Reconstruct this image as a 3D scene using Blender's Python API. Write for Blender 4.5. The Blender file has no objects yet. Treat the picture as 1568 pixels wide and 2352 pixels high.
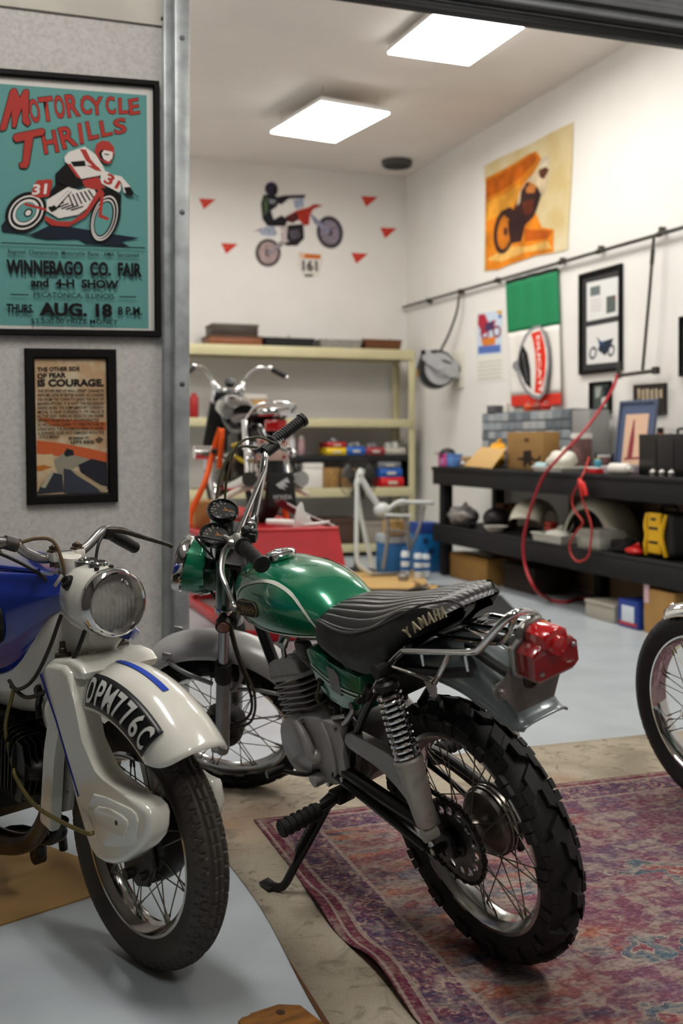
import bpy, bmesh, math, random
from mathutils import Vector, Matrix
from mathutils.bvhtree import BVHTree
random.seed(7)
SC = bpy.context.scene
COL = SC.collection
# ---------------------------------------------------------------- camera, world, lights, exposure
EYE = 1.13; FPX = 2500.0; HOR = 1020.0
YAW = math.atan(874 / 2500.0); CY, SY = math.cos(YAW), math.sin(YAW)
cam = bpy.data.cameras.new('camera'); camo = bpy.data.objects.new('camera', cam); COL.objects.link(camo)
camo.location = (0, 0, EYE); camo.rotation_euler = (math.pi / 2, 0, -YAW)
cam.sensor_fit = 'VERTICAL'; cam.sensor_height = 36.0; cam.sensor_width = 24.0
cam.lens = FPX * 36.0 / 2352.0
cam.shift_y = -(1176 - HOR) / 2352.0
cam.clip_start = .05; cam.clip_end = 60
cam.dof.use_dof = True; cam.dof.focus_distance = 2.62; cam.dof.aperture_fstop = 2.9
SC.camera = camo
w = bpy.data.worlds.new('world'); SC.world = w; w.use_nodes = True
w.node_tree.nodes['Background'].inputs[0].default_value = (.8, .85, .9, 1)
w.node_tree.nodes['Background'].inputs[1].default_value = .05
SC.view_settings.view_transform = 'Standard'; SC.view_settings.look = 'None'
SC.view_settings.gamma = 1; SC.view_settings.use_curve_mapping = False
SC.view_settings.exposure = 0.08
try:
    SC.cycles.use_denoising = True
    SC.cycles.max_bounces = 8; SC.cycles.diffuse_bounces = 5; SC.cycles.glossy_bounces = 4
    SC.cycles.transmission_bounces = 6; SC.cycles.caustics_reflective = False; SC.cycles.caustics_refractive = False
    SC.cycles.sample_clamp_indirect = 6
except Exception:
    pass
BACK_LAMP = 19.0     # emission of the back room's ceiling panels
BAY_LAMP = 40.0      # emission of the front bay's ceiling panels

# ---------------------------------------------------------------- helpers
def lin(h):
    h = h.lstrip('#'); c = [int(h[i:i + 2], 16) / 255 for i in (0, 2, 4)]
    return tuple(x / 12.92 if x <= .04045 else ((x + .055) / 1.055) ** 2.4 for x in c)
MATS = {}
def M(name, col='808080', rough=.5, metal=0, bump=0, bs=60, var=0, vs=6, spec=.5, coat=0, col2=None, emit=0, trans=0, alpha=1, ior=1.45, thresh=None, detail=4, stretch=None):
    """procedural material: principled, optional noise between two colours, optional noise bump"""
    if name in MATS: return MATS[name]
    m = bpy.data.materials.new(name); m.use_nodes = True
    nt = m.node_tree; b = nt.nodes['Principled BSDF']; c = lin(col)
    b.inputs['Base Color'].default_value = (*c, 1); b.inputs['Roughness'].default_value = rough
    b.inputs['Metallic'].default_value = metal; b.inputs['Specular IOR Level'].default_value = spec
    b.inputs['Coat Weight'].default_value = coat; b.inputs['Coat Roughness'].default_value = .06
    b.inputs['Transmission Weight'].default_value = trans; b.inputs['IOR'].default_value = ior
    b.inputs['Alpha'].default_value = alpha
    if emit:
        b.inputs['Emission Color'].default_value = (*c, 1); b.inputs['Emission Strength'].default_value = emit
    tc = None
    def coords():
        nonlocal tc
        if tc is None:
            t = nt.nodes.new('ShaderNodeTexCoord'); tc = t.outputs['Object']
            if stretch:
                mp = nt.nodes.new('ShaderNodeMapping'); mp.inputs['Scale'].default_value = stretch
                nt.links.new(tc, mp.inputs['Vector']); tc = mp.outputs['Vector']
        return tc
    if var or col2:
        n = nt.nodes.new('ShaderNodeTexNoise'); n.inputs['Scale'].default_value = vs; n.inputs['Detail'].default_value = detail
        nt.links.new(coords(), n.inputs['Vector'])
        r = nt.nodes.new('ShaderNodeValToRGB')
        lo, hi = thresh if thresh else (.35, .65)
        r.color_ramp.elements[0].position = lo; r.color_ramp.elements[1].position = hi
        c2 = lin(col2) if col2 else tuple(max(0, x * (1 - var)) for x in c)
        c1 = c if col2 else tuple(min(1, x * (1 + var * .6)) for x in c)
        r.color_ramp.elements[0].color = (*c2, 1); r.color_ramp.elements[1].color = (*c1, 1)
        nt.links.new(n.outputs['Fac'], r.inputs['Fac']); nt.links.new(r.outputs['Color'], b.inputs['Base Color'])
    if bump:
        n = nt.nodes.new('ShaderNodeTexNoise'); n.inputs['Scale'].default_value = bs; n.inputs['Detail'].default_value = 3
        nt.links.new(coords(), n.inputs['Vector'])
        p = nt.nodes.new('ShaderNodeBump'); p.inputs['Strength'].default_value = bump; p.inputs['Distance'].default_value = .004
        nt.links.new(n.outputs['Fac'], p.inputs['Height']); nt.links.new(p.outputs['Normal'], b.inputs['Normal'])
    MATS[name] = m
    return m
def thin_glass(name, tint='ffffff', refl=.10):
    if name in MATS: return MATS[name]
    m = bpy.data.materials.new(name); m.use_nodes = True; nt = m.node_tree; nt.nodes.remove(nt.nodes['Principled BSDF'])
    t = nt.nodes.new('ShaderNodeBsdfTransparent'); t.inputs[0].default_value = (*lin(tint), 1)
    gl = nt.nodes.new('ShaderNodeBsdfGlossy'); gl.inputs['Roughness'].default_value = .03
    lw = nt.nodes.new('ShaderNodeLayerWeight'); lw.inputs[0].default_value = refl + .25
    mr = nt.nodes.new('ShaderNodeMapRange'); mr.inputs['To Min'].default_value = refl * .5; mr.inputs['To Max'].default_value = .9
    mx = nt.nodes.new('ShaderNodeMixShader')
    nt.links.new(lw.outputs['Fresnel'], mr.inputs['Value']); nt.links.new(mr.outputs['Result'], mx.inputs[0]); nt.links.new(t.outputs[0], mx.inputs[1]); nt.links.new(gl.outputs[0], mx.inputs[2])
    nt.links.new(mx.outputs[0], nt.nodes['Material Output'].inputs['Surface']); MATS[name] = m; return m
def V(*a): return Vector(a[0] if len(a) == 1 else a)
def frame_z(p, d, xh=(0, 0, 1)):
    """matrix at p whose z axis points along d"""
    z = V(d).normalized(); x = V(xh) - z * V(xh).dot(z)
    if x.length < 1e-4: x = V(1, 0, 0) - z * z.x
    if x.length < 1e-4: x = V(0, 1, 0) - z * z.y
    x.normalize(); y = z.cross(x)
    m = Matrix((x, y, z)).transposed().to_4x4(); m.translation = V(p); return m
def axes(o, x, y, z):
    m = Matrix((V(x), V(y), V(z))).transposed().to_4x4(); m.translation = V(o); return m
def catmull(pts, n):
    pts = [V(p) for p in pts]
    if n <= 1 or len(pts) < 3: return pts
    out = []
    for i in range(len(pts) - 1):
        p0 = pts[i - 1] if i else pts[0] * 2 - pts[1]; p1, p2 = pts[i], pts[i + 1]
        p3 = pts[i + 2] if i + 2 < len(pts) else pts[-1] * 2 - pts[-2]
        for k in range(n):
            t = k / n
            out.append(.5 * ((2 * p1) + (p2 - p0) * t + (2 * p0 - 5 * p1 + 4 * p2 - p3) * t * t + (3 * p1 - p0 - 3 * p2 + p3) * t ** 3))
    out.append(pts[-1]); return out
class G:
    """collects shapes with material slots and links them as ONE mesh object"""
    def __init__(s): s.bm = bmesh.new()
    def _m(s, faces, m):
        for f in faces: f.material_index = m
    def add(s, verts, faces, m=0, T=None):
        vs = [s.bm.verts.new((T @ V(v)) if T else V(v)) for v in verts]; out = []
        for f in faces:
            try: out.append(s.bm.faces.new([vs[i] for i in f]))
            except ValueError: pass
        s._m(out, m); return vs
    def box(s, c, size, m=0, T=None, bev=0, seg=2, rz=0):
        mt = Matrix.Translation(V(c)) @ Matrix.Rotation(rz, 4, 'Z') @ Matrix.Diagonal((*size, 1))
        if T: mt = T @ mt
        r = bmesh.ops.create_cube(s.bm, size=1, matrix=mt); vs = r['verts']
        fs = list({f for v in vs for f in v.link_faces}); s._m(fs, m)
        if bev:
            es = list({e for v in vs for e in v.link_edges})
            r = bmesh.ops.bevel(s.bm, geom=es, offset=bev, segments=seg, affect='EDGES', profile=.5)
            s._m(r['faces'], m)
        return s
    def rings(s, rings, m=0, closed=False, cap=True, T=None):
        """loft of rings with equal counts"""
        rv = [[s.bm.verts.new((T @ V(p)) if T else V(p)) for p in r] for r in rings]; out = []
        n = len(rv[0]); k = len(rv)
        for i in range(k if closed else k - 1):
            a, b = rv[i], rv[(i + 1) % k]
            for j in range(n):
                try: out.append(s.bm.faces.new((a[j], a[(j + 1) % n], b[(j + 1) % n], b[j])))
                except ValueError: pass
        if cap and not closed:
            for r in (rv[0][::-1], rv[-1]):
                try: out.append(s.bm.faces.new(r))
                except ValueError: pass
        s._m(out, m); return rv
    def strip(s, rows, m=0, T=None):
        """open grid of points"""
        rv = [[s.bm.verts.new((T @ V(p)) if T else V(p)) for p in r] for r in rows]; out = []
        for a, b in zip(rv, rv[1:]):
            for j in range(len(a) - 1): out.append(s.bm.faces.new((a[j], a[j + 1], b[j + 1], b[j])))
        s._m(out, m); return rv
    def tube(s, pts, r, n=10, m=0, sm=0, closed=False, cap=True, T=None, flat=1):
        pts = catmull(pts, sm) if sm else [V(p) for p in pts]
        if not isinstance(r, (list, tuple)): rr = [r] * len(pts)
        else:
            rr = []
            for i in range(len(pts)):
                t = i / max(1, len(pts) - 1) * (len(r) - 1); k = min(int(t), len(r) - 2); rr.append(r[k] + (r[k + 1] - r[k]) * (t - k))
        rings = []; prev = None; N = len(pts)
        for i, p in enumerate(pts):
            if closed: t = pts[(i + 1) % N] - pts[i - 1]
            else: t = pts[min(i + 1, N - 1)] - pts[max(i - 1, 0)]
            if t.length < 1e-9: t = V(0, 0, 1)
            t.normalize()
            if prev is None:
                u = V(0, 0, 1) - t * t.z
                if u.length < .05: u = V(1, 0, 0) - t * t.x
            else: u = prev - t * prev.dot(t)
            u.normalize(); prev = u; v = t.cross(u)
            rings.append([p + rr[i] * (math.cos(a) * u * flat + math.sin(a) * v) for a in [2 * math.pi * j / n for j in range(n)]])
        s.rings(rings, m, closed, cap, T); return s
    def cyl(s, p0, p1, r0, r1=None, n=18, m=0, T=None, cap=True):
        p0, p1 = V(p0), V(p1); r1 = r0 if r1 is None else r1
        mt = frame_z(p0, p1 - p0); L = (p1 - p0).length
        cs = [(math.cos(2 * math.pi * j / n), math.sin(2 * math.pi * j / n)) for j in range(n)]
        s.rings([[mt @ V(r0 * c, r0 * d, 0) for c, d in cs], [mt @ V(r1 * c, r1 * d, L) for c, d in cs]], m, False, cap, T); return s
    def lathe(s, prof, T=None, n=32, m=0, closed=False, cap=False, arc=None):
        """profile of (radius, height) revolved about z"""
        a0, a1 = arc if arc else (0, 2 * math.pi); full = arc is None
        k = n if full else n + 1
        rings = [[(r * math.cos(a), r * math.sin(a), h) for r, h in prof] for a in [a0 + (a1 - a0) * j / n for j in range(k)]]
        if closed: s.rings(rings, m, full, not full, T)
        else:
            rv = [[s.bm.verts.new((T @ V(p)) if T else V(p)) for p in r] for r in rings]; out = []
            for i in range(k if full else k - 1):
                a, b = rv[i], rv[(i + 1) % k]
                for j in range(len(prof) - 1):
                    out.append(s.bm.faces.new((a[j], b[j], b[j + 1], a[j + 1])))
            if cap and full:
                for j in (0, -1):
                    try: out.append(s.bm.faces.new([r[j] for r in rv]))
                    except ValueError: pass
            s._m(out, m)
        return s
    def sph(s, c, r, m=0, T=None, n=16, k=10):
        if not isinstance(r, (tuple, list)): r = (r, r, r)
        mt = Matrix.Translation(V(c)) @ Matrix.Diagonal((*r, 1))
        if T: mt = T @ mt
        q = bmesh.ops.create_uvsphere(s.bm, u_segments=n, v_segments=k, radius=1, matrix=mt)
        s._m({f for v in q['verts'] for f in v.link_faces}, m); return s
    def prism(s, out2, h0, h1, T=None, m=0, bev=0, seg=2, mside=None):
        """2D outline extruded from h0 to h1 along local z"""
        n = len(out2); T = T or Matrix()
        b = [s.bm.verts.new(T @ V(x, y, h0)) for x, y in out2]; t = [s.bm.verts.new(T @ V(x, y, h1)) for x, y in out2]
        fs = [s.bm.faces.new(b[::-1]), s.bm.faces.new(t)]
        sd = [s.bm.faces.new((b[i], b[(i + 1) % n], t[(i + 1) % n], t[i])) for i in range(n)]
        s._m(fs, m); s._m(sd, m if mside is None else mside)
        if bev:
            es = list({e for v in t + b for e in v.link_edges})
            es = [e for e in es if (e.verts[0] in t) == (e.verts[1] in t)]
            r = bmesh.ops.bevel(s.bm, geom=es, offset=bev, segments=seg, affect='EDGES', profile=.5); s._m(r['faces'], m)
        return s
    def poly(s, pts, m=0, T=None):
        vs = [s.bm.verts.new((T @ V(p)) if T else V(p)) for p in pts]
        try: s._m([s.bm.faces.new(vs)], m)
        except ValueError: pass
        return s
    def text(s, txt, T, size=1, m=0, bold=0, sx=1, align='CENTER', extrude=0, shear=0, fit=None, space=1):
        cu = bpy.data.curves.new('t', 'FONT'); cu.body = txt; cu.size = size; cu.align_x = align; cu.align_y = 'BOTTOM_BASELINE' if False else 'BOTTOM'
        cu.offset = bold * size; cu.extrude = extrude; cu.shear = shear; cu.resolution_u = 3; cu.space_character = space
        ob = bpy.data.objects.new('t', cu); COL.objects.link(ob)
        dg = bpy.context.evaluated_depsgraph_get(); me = bpy.data.meshes.new_from_object(ob.evaluated_get(dg))
        bpy.data.objects.remove(ob); bpy.data.curves.remove(cu)
        if len(me.vertices):
            xs = [v.co.x for v in me.vertices]; ys = [v.co.y for v in me.vertices]
            if fit:   # fit = (width, height): scale the glyph box to it, base at the origin
                fx = fit[0] / max(1e-6, max(xs) - min(xs)); fy = fit[1] / max(1e-6, max(ys) - min(ys))
                mid = (max(xs) + min(xs)) / 2 if align == 'CENTER' else min(xs)
                X = Matrix.Diagonal((fx, fy, 1, 1)) @ Matrix.Translation((-mid, -min(ys), 0))
            else: X = Matrix.Diagonal((sx, 1, 1, 1))
            me.transform(T @ X)
            k = len(s.bm.faces); s.bm.from_mesh(me); s.bm.faces.ensure_lookup_table()
            s._m(s.bm.faces[k:], m)
        bpy.data.meshes.remove(me); return s
    def xf(s, T): bmesh.ops.transform(s.bm, matrix=T, verts=s.bm.verts); return s
    def bvh(s): s.bm.normal_update(); return BVHTree.FromBMesh(s.bm)
    def done(s, name, mats, parent=None, mtx=None, smooth=35, recalc=True):
        if recalc: bmesh.ops.recalc_face_normals(s.bm, faces=s.bm.faces)
        me = bpy.data.meshes.new(name); s.bm.to_mesh(me); s.bm.free()
        for m in (mats if isinstance(mats, (list, tuple)) else [mats]): me.materials.append(m)
        if smooth:
            me.polygons.foreach_set('use_smooth', [True] * len(me.polygons)); me.set_sharp_from_angle(angle=math.radians(smooth))
        o = bpy.data.objects.new(name, me); COL.objects.link(o)
        if parent: o.parent = parent
        if mtx is not None: o.matrix_basis = mtx
        return o
def tag(o, label, cat, group=None, kind=None):
    o['label'] = label; o['category'] = cat
    if group: o['group'] = group
    if kind: o['kind'] = kind
    return o
def struct(o): o['kind'] = 'structure'; return o
def thing(name, label, cat, mtx=None, group=None):
    o = bpy.data.objects.new(name, None); o.empty_display_size = .05; COL.objects.link(o)
    if mtx is not None: o.matrix_basis = mtx if isinstance(mtx, Matrix) else Matrix.Translation(V(mtx))
    return tag(o, label, cat, group)
def part(name, parent, mtx=None):
    o = bpy.data.objects.new(name, None); o.empty_display_size = .03; COL.objects.link(o); o.parent = parent
    if mtx is not None: o.matrix_basis = mtx
    return o
def copy_tree(o, parent=None):
    c = o.copy(); COL.objects.link(c)
    if parent: c.parent = parent
    for ch in list(o.children): copy_tree(ch, c)
    return c
# a point of the photograph laid onto a real plane of the room (axis 0/1/2 = X/Y/Z held at value v)
def at(px, py, ax, v):
    a, b = (px - 784) / FPX, (HOR - py) / FPX
    r = V(a * CY + SY, -a * SY + CY, b); o = V(0, 0, EYE)
    return o + r * ((v - o[ax]) / r[ax])
# wall frames: local x to the right along the wall, y up, z out of the wall
def wy(x, z, y): return axes((x, y, z), (1, 0, 0), (0, 0, 1), (0, -1, 0))       # on a wall facing the camera
def wx(y, z, x): return axes((x, y, z), (0, -1, 0), (0, 0, 1), (-1, 0, 0))      # on the right wall
CHROME = M('chrome', 'd8d8d8', .08, 1); STEEL = M('brushed_steel', 'b0aeac', .3, 1, var=.15, vs=20)
ALU = M('polished_aluminium', 'c9c8c6', .2, 1, var=.1, vs=30); RUBBER = M('black_rubber', '141313', .75, var=.3, vs=25, bump=.15, bs=120)
BLACK = M('black_paint', '0d0d0e', .35); SATIN = M('satin_black', '161616', .5, var=.2, vs=15)
DARK = M('dark_oily_metal', '2a2827', .45, .6, var=.4, vs=30); SILVER = M('silver_paint', 'a3a19f', .4, .2, var=.08, vs=30, bump=.03, bs=300)
WHITE = M('white_paint', 'e8e6e0', .4); RED = M('red_paint', 'b5101c', .35); CARD = M('cardboard', 'b98d55', .8, var=.12, vs=8)
PAPER = M('paper_white', 'e6e3da', .7); INK = M('black_ink', '14120f', .6); GLASS = thin_glass('clear_glass')
# ================================================================ the setting
XR, YB, YF, ZC = 4.55, 10.9, 4.05, 4.02
XL, XBAY, YBAY = -1.0, -2.2, -2.6
WALL = M('white_wall_paint', 'e6e3de', .75, bump=.08, bs=80, var=.03, vs=2)
WALLF = M('speckled_grey_wall', 'bdb9b5', .7, bump=.25, bs=160, var=.16, vs=70, thresh=(.25, .6))
CEIL = M('ceiling_paint', 'e6dfd8', .85, var=.04, vs=1.5)
def floor_mat():
    m = M('painted_concrete_floor', 'b0b8bd', .3, bump=.12, bs=22, var=.07, vs=5, spec=.55)
    nt = m.node_tree; b = nt.nodes['Principled BSDF']
    n = nt.nodes.new('ShaderNodeTexNoise'); n.inputs['Scale'].default_value = 9; n.inputs['Detail'].default_value = 6
    r = nt.nodes.new('ShaderNodeMapRange'); r.inputs['To Min'].default_value = .16; r.inputs['To Max'].default_value = .5
    nt.links.new(n.outputs['Fac'], r.inputs['Value']); nt.links.new(r.outputs['Result'], b.inputs['Roughness'])
    return m
ZF = -.008
g = G(); g.box(((XBAY + XR) / 2, (YBAY + YB) / 2, ZF - .05), (XR - XBAY + .6, YB - YBAY + .6, .1)); struct(g.done('floor', floor_mat()))
def slab(name, a, b, m):
    g = G(); g.box([(p + q) / 2 for p, q in zip(a, b)], [abs(q - p) for p, q in zip(a, b)]); return struct(g.done(name, m))
slab('wall_right', (XR, YBAY, ZF), (XR + .12, YB + .12, ZC + .1), WALL)
slab('wall_back', (XL - .12, YB, ZF), (XR, YB + .12, ZC + .1), WALL)
slab('wall_left', (XL - .12, YF + .15, ZF), (XL, YB, ZC + .1), WALL)
slab('wall_front', (XBAY, YF, ZF), (.735, YF + .15, ZC), WALLF)
slab('wall_header', (.735, YF + .02, 2.99), (XR, YF + .15, ZC), WALLF)
WALLD = M('dark_bay_wall', '4b4743', .7, var=.15, vs=3)  # unseen bay walls, darkened to cut bounce light and deepen contrast
slab('wall_bay_left', (XBAY - .12, YBAY, ZF), (XBAY, YF + .15, ZC + .1), WALLD)
slab('wall_bay_rear', (XBAY - .12, YBAY - .12, ZF), (XR + .12, YBAY, ZC + .1), WALLD)
slab('ceiling', (XBAY - .12, YBAY - .12, ZC), (XR + .12, YB + .12, ZC + .1), CEIL)
# galvanised jamb of the roller door, with its bolts
GALV = M('galvanised_steel', 'a7abac', .42, .35, var=.22, vs=14, bump=.05, bs=40)
g = G(); g.box((.766, 4.06, 1.43), (.056, .2, 2.89), 0, bev=.006); g.box((.724, 4.035, 1.43), (.03, .03, 2.89), 0, bev=.003)
g.box((.7095, 4.045, 1.43), (.006, .02, 2.89), 0)
jamb = struct(g.done('trim_1', GALV))
for z in (2.62, 1.98, 1.35, .72, .12):
    g = G(); g.lathe([(0, .005), (.008, .004), (.0105, 0)], frame_z((.766, 3.9605, z), (0, -1, 0)), 14); g.box((.766, 3.956, z), (.014, .002, .002), 0); g.done('bolt', M('zinc_bolt', '6f7274', .4, .8), jamb)
# rolled-up steel door above the opening
DG = M('door_steel', '9a9da0', .42, .3, var=.1, vs=6); DD = M('door_edge_black', '18181a', .5)
g = G()
g.box((2.66, 4.0, 2.873), (3.75, .05, .02), 1, bev=.004); g.box((2.66, 4.01, 2.895), (3.75, .03, .03), 1)
pr = [(3.985 + .012 * math.sin(k * 1.35), 2.906 + k * .0125) for k in range(24)]
g.rings([[(x, y, z) for y, z in pr] + [(x, 4.06, pr[-1][1]), (x, 4.06, pr[0][1])] for x in (.8, 4.54)], 0)
g.tube([(.8, 3.985, 2.925), (4.54, 3.985, 2.925)], .012, 10, 1); g.tube([(.8, 3.985, 2.985), (4.54, 3.985, 2.985)], .007, 8, 1)
door = struct(g.done('door_1', [DG, DD]))
g = G(); g.cyl((.8, 4.0, 3.42), (4.54, 4.0, 3.42), .2, n=40); g.done('curtain_roll', DG, door)
# white panel screwed to the wall above the poster
g = G(); g.box((.02, 4.043, 3.02), (1.43, .01, .67), 0, bev=.002)
t = tag(g.done('wall_panel', M('cream_panel', 'cfc9bd', .45, var=.1, vs=5)), 'plain off white panel screwed to the wall above the big poster', 'panel')
g = G(); g.lathe([(0, .004), (.009, .003), (.0115, 0)], frame_z((.712, 4.038, 2.71), (0, -1, 0)), 14); g.done('screw', M('rusty_screw', '3a3026', .5, .5), t)
# ---------------------------------------------------------------- lamps
LAMPF = M('lamp_frame', 'e8e8e4', .4)
def panel(c, sx, sy, rz, E_, label, group, drop=.1):
    mt = Matrix.Translation(V(c)) @ Matrix.Rotation(rz, 4, 'Z')
    t = thing('ceiling_light', label, 'ceiling light', mt, group)
    g = G(); g.box((0, 0, .03), (sx, sy, .04), 0, bev=.006); g.done('housing', LAMPF, t)
    g = G(); g.box((0, 0, .005), (sx * .985, sy * .985, .012), 0, bev=.004)
    g.done('diffuser', M('lit_diffuser_%d' % E_, 'fffcf6', .5, emit=E_), t)
    for x, y in ((-.4, -.4), (.4, -.4), (.4, .4), (-.4, .4)):
        g = G(); g.cyl((x * sx, y * sy, .05), (x * sx, y * sy, ZC - c[2]), .0025, n=6); g.done('hanger', STEEL, t)
panel((2.945, 8.76, 3.85), .64, .97, math.radians(9), BACK_LAMP, 'lit square ceiling panel hanging nearer the back wall', 'ceiling panels in the back room')
panel((3.235, 6.78, 3.93), .66, 1.0, math.radians(2), BACK_LAMP, 'lit square ceiling panel half cut by the roller door header', 'ceiling panels in the back room')
for x, y in ((.9, 8.7), (.8, 6.6), (3.6, 4.9)):
    panel((x, y, 3.93), .64, 1.0, 0, BACK_LAMP, 'lit ceiling panel out of sight deeper in the back room', 'ceiling panels in the back room')
for x, y in ((.1, 2.3), (2.5, 1.5), (1.2, -1.0)):
    panel((x, y, 3.6), .3, 1.22, 0, BAY_LAMP, 'lit long ceiling light over the front bay', 'ceiling lights over the front bay')
t = thing('ceiling_speaker', 'round dark grey disc on the ceiling near the back corner', 'ceiling speaker', (4.2, 10.3, ZC))
g = G(); g.lathe([(0, -.06), (.14, -.06), (.155, -.045), (.155, 0)], n=32); g.done('body', M('dark_grey_plastic', '4a4a48', .6), t)
g = G(); g.lathe([(0, -.0635), (.125, -.0635), (.125, -.06)], n=32); g.done('grille', M('black_grille', '161616', .7), t)
# ---------------------------------------------------------------- pictures: flat art on real sheets
class Art:
    """flat coloured shapes on a sheet; pixel outlines of the photograph are laid onto the wall plane"""
    def __init__(s, crop, ax, v): s.o, s.s = crop[:2], crop[2]; s.ax, s.v = ax, v; s.g = G(); s.cols = []; s.k = 0
    def p(s, x, y): return at(s.o[0] + x / s.s, s.o[1] + y / s.s, s.ax, s.v)
    def c(s, col):
        if col not in s.cols: s.cols.append(col)
        return s.cols.index(col)
    def lift(s, q, d):
        q = V(q); q[s.ax] -= d; return q
    def shape(s, col, pts, d=None):
        s.k += 1; d = .0006 + .00012 * s.k if d is None else d
        s.g.poly([s.lift(s.p(*q), d) for q in pts], s.c(col)); return s
    def ell(s, col, c, r, rot=0, n=24, ring=None):
        co, si = math.cos(rot), math.sin(rot)
        f = lambda k: [(c[0] + k * (r[0] * math.cos(a) * co - r[1] * math.sin(a) * si), c[1] + k * (r[0] * math.cos(a) * si + r[1] * math.sin(a) * co)) for a in [2 * math.pi * j / n for j in range(n)]]
        if ring is None: return s.shape(col, f(1))
        s.k += 1; A, B = f(1), f(ring)
        for j in range(n):
            s.g.poly([s.lift(s.p(*q), .0006 + .00012 * s.k) for q in (A[j], A[(j + 1) % n], B[(j + 1) % n], B[j])], s.c(col))
        return s
    def line(s, col, pts, w):
        for a, b in zip(pts, pts[1:]):
            dx, dy = b[0] - a[0], b[1] - a[1]; L = math.hypot(dx, dy) or 1; nx, ny = -dy / L * w / 2, dx / L * w / 2
            s.shape(col, [(a[0] + nx, a[1] + ny), (b[0] + nx, b[1] + ny), (b[0] - nx, b[1] - ny), (a[0] - nx, a[1] - ny)])
        return s
    def text(s, col, txt, a, b, h, bold=.02, shear=0, outline=None):
        """text from baseline point a to b, letter height h (pixels)"""
        s.k += 1; A, B = s.lift(s.p(*a), .0006 + .00012 * s.k), s.lift(s.p(*b), .0006 + .00012 * s.k)
        X = (B - A); L = X.length; X.normalize(); N = V(0, 0, 0); N[s.ax] = -1; Yv = N.cross(X)
        H_ = (s.p(a[0], a[1] - h) - s.p(*a)).length
        if outline:      # a darker, slightly larger copy behind the letter
            for dx, dy in ((-.03, -.022), (.03, -.022), (-.03, .022), (.03, .022)): s.g.text(txt, axes(A + X * L * dx + Yv * H_ * dy, X, Yv, N), 1, s.c(outline[0]), bold, align='LEFT', shear=shear, fit=(L, H_))
            A = s.lift(A, .0003)
        s.g.text(txt, axes(A, X, Yv, N), 1, s.c(col), bold, align='LEFT', shear=shear, fit=(L, H_)); return s
    def done(s, name, parent, var=0, vs=6): return s.g.done(name, [M('print_%s_%d' % (c, var * 100), c, .6, var=var, vs=vs, spec=.15, detail=8) for c in s.cols], parent, smooth=0)
def sheet(t, name, m, pts, ax, d0, d1):
    """a sheet with real thickness between depths d0 (wall) and d1, outline given as points on the wall plane"""
    g = G(); a = [V(p) for p in pts]; lo = [p.copy() for p in a]; hi = [p.copy() for p in a]
    for p in lo: p[ax] -= d0
    for p in hi: p[ax] -= d1
    g.rings([lo, hi], 0, False, True); return g.done(name, m, t, smooth=0)
def bar_frame(t, m, pts, ax, wd, d0, d1, inner=None):
    """mitred frame around the outline"""
    c = sum((V(p) for p in pts), V(0, 0, 0)) / 4; g = G(); n = len(pts); r4 = []
    for k in range(4):
        p = V(pts[k]); q = p.copy()
        for j in range(3):
            if j != ax: q[j] += wd if c[j] > p[j] else -wd
        s = []
        for b, dd in ((p, d0), (p, d1 - .003), (p.lerp(q, .12), d1), (p.lerp(q, .8), d1), (q, d1 - .006), (q, d0)):
            b = b.copy(); b[ax] -= dd; s.append(b)
        r4.append(s)
    g.rings(r4, 0, True, False); return g.done('frame', m, t, smooth=20)
FR = M('black_frame_wood', '0c0a09', .6, var=.3, vs=20, spec=.2)
# big race poster on the front wall
PW = YF
ptl, ptr, pbr, pbl = at(-27, 160, 1, PW), at(363, 191, 1, PW), at(367, 775, 1, PW), at(-24, 770, 1, PW)
t = thing('framed_poster', 'large teal race poster with red lettering in a black frame', 'poster', (ptl + pbr) / 2)
K = -(V(t.location)); T0 = Matrix.Translation(K)
def rel(o):
    o.matrix_basis = Matrix.Translation(-V(o.parent.location)) if o.parent else Matrix(); return o
rel(bar_frame(t, FR, [ptl, ptr, pbr, pbl], 1, .022, .001, .03))
def quad(L, ax, v): return [at(*p, ax, v) for p in L]
rel(sheet(t, 'mount', M('poster_white', 'c9c6c0', .5), quad([(-16, 175), (352, 203), (355, 764), (-14, 759)], 1, PW), 1, .002, .009))
g_ = rel(sheet(t, 'ochre_slip', M('ochre_slip', '6b4a1e', .5), quad([(-17, 173), (354, 200), (357, 766), (-15, 761)], 1, PW), 1, .001, .006))
a = Art((0, 0, 3.563), 1, PW - .009)
a.shape('5f9490', [(-60, 680), (1200, 780), (1216, 2690), (-60, 2660)], .0005)
RD, BK, WT = 'a83a33', '171314', 'd9d2cc'
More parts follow.
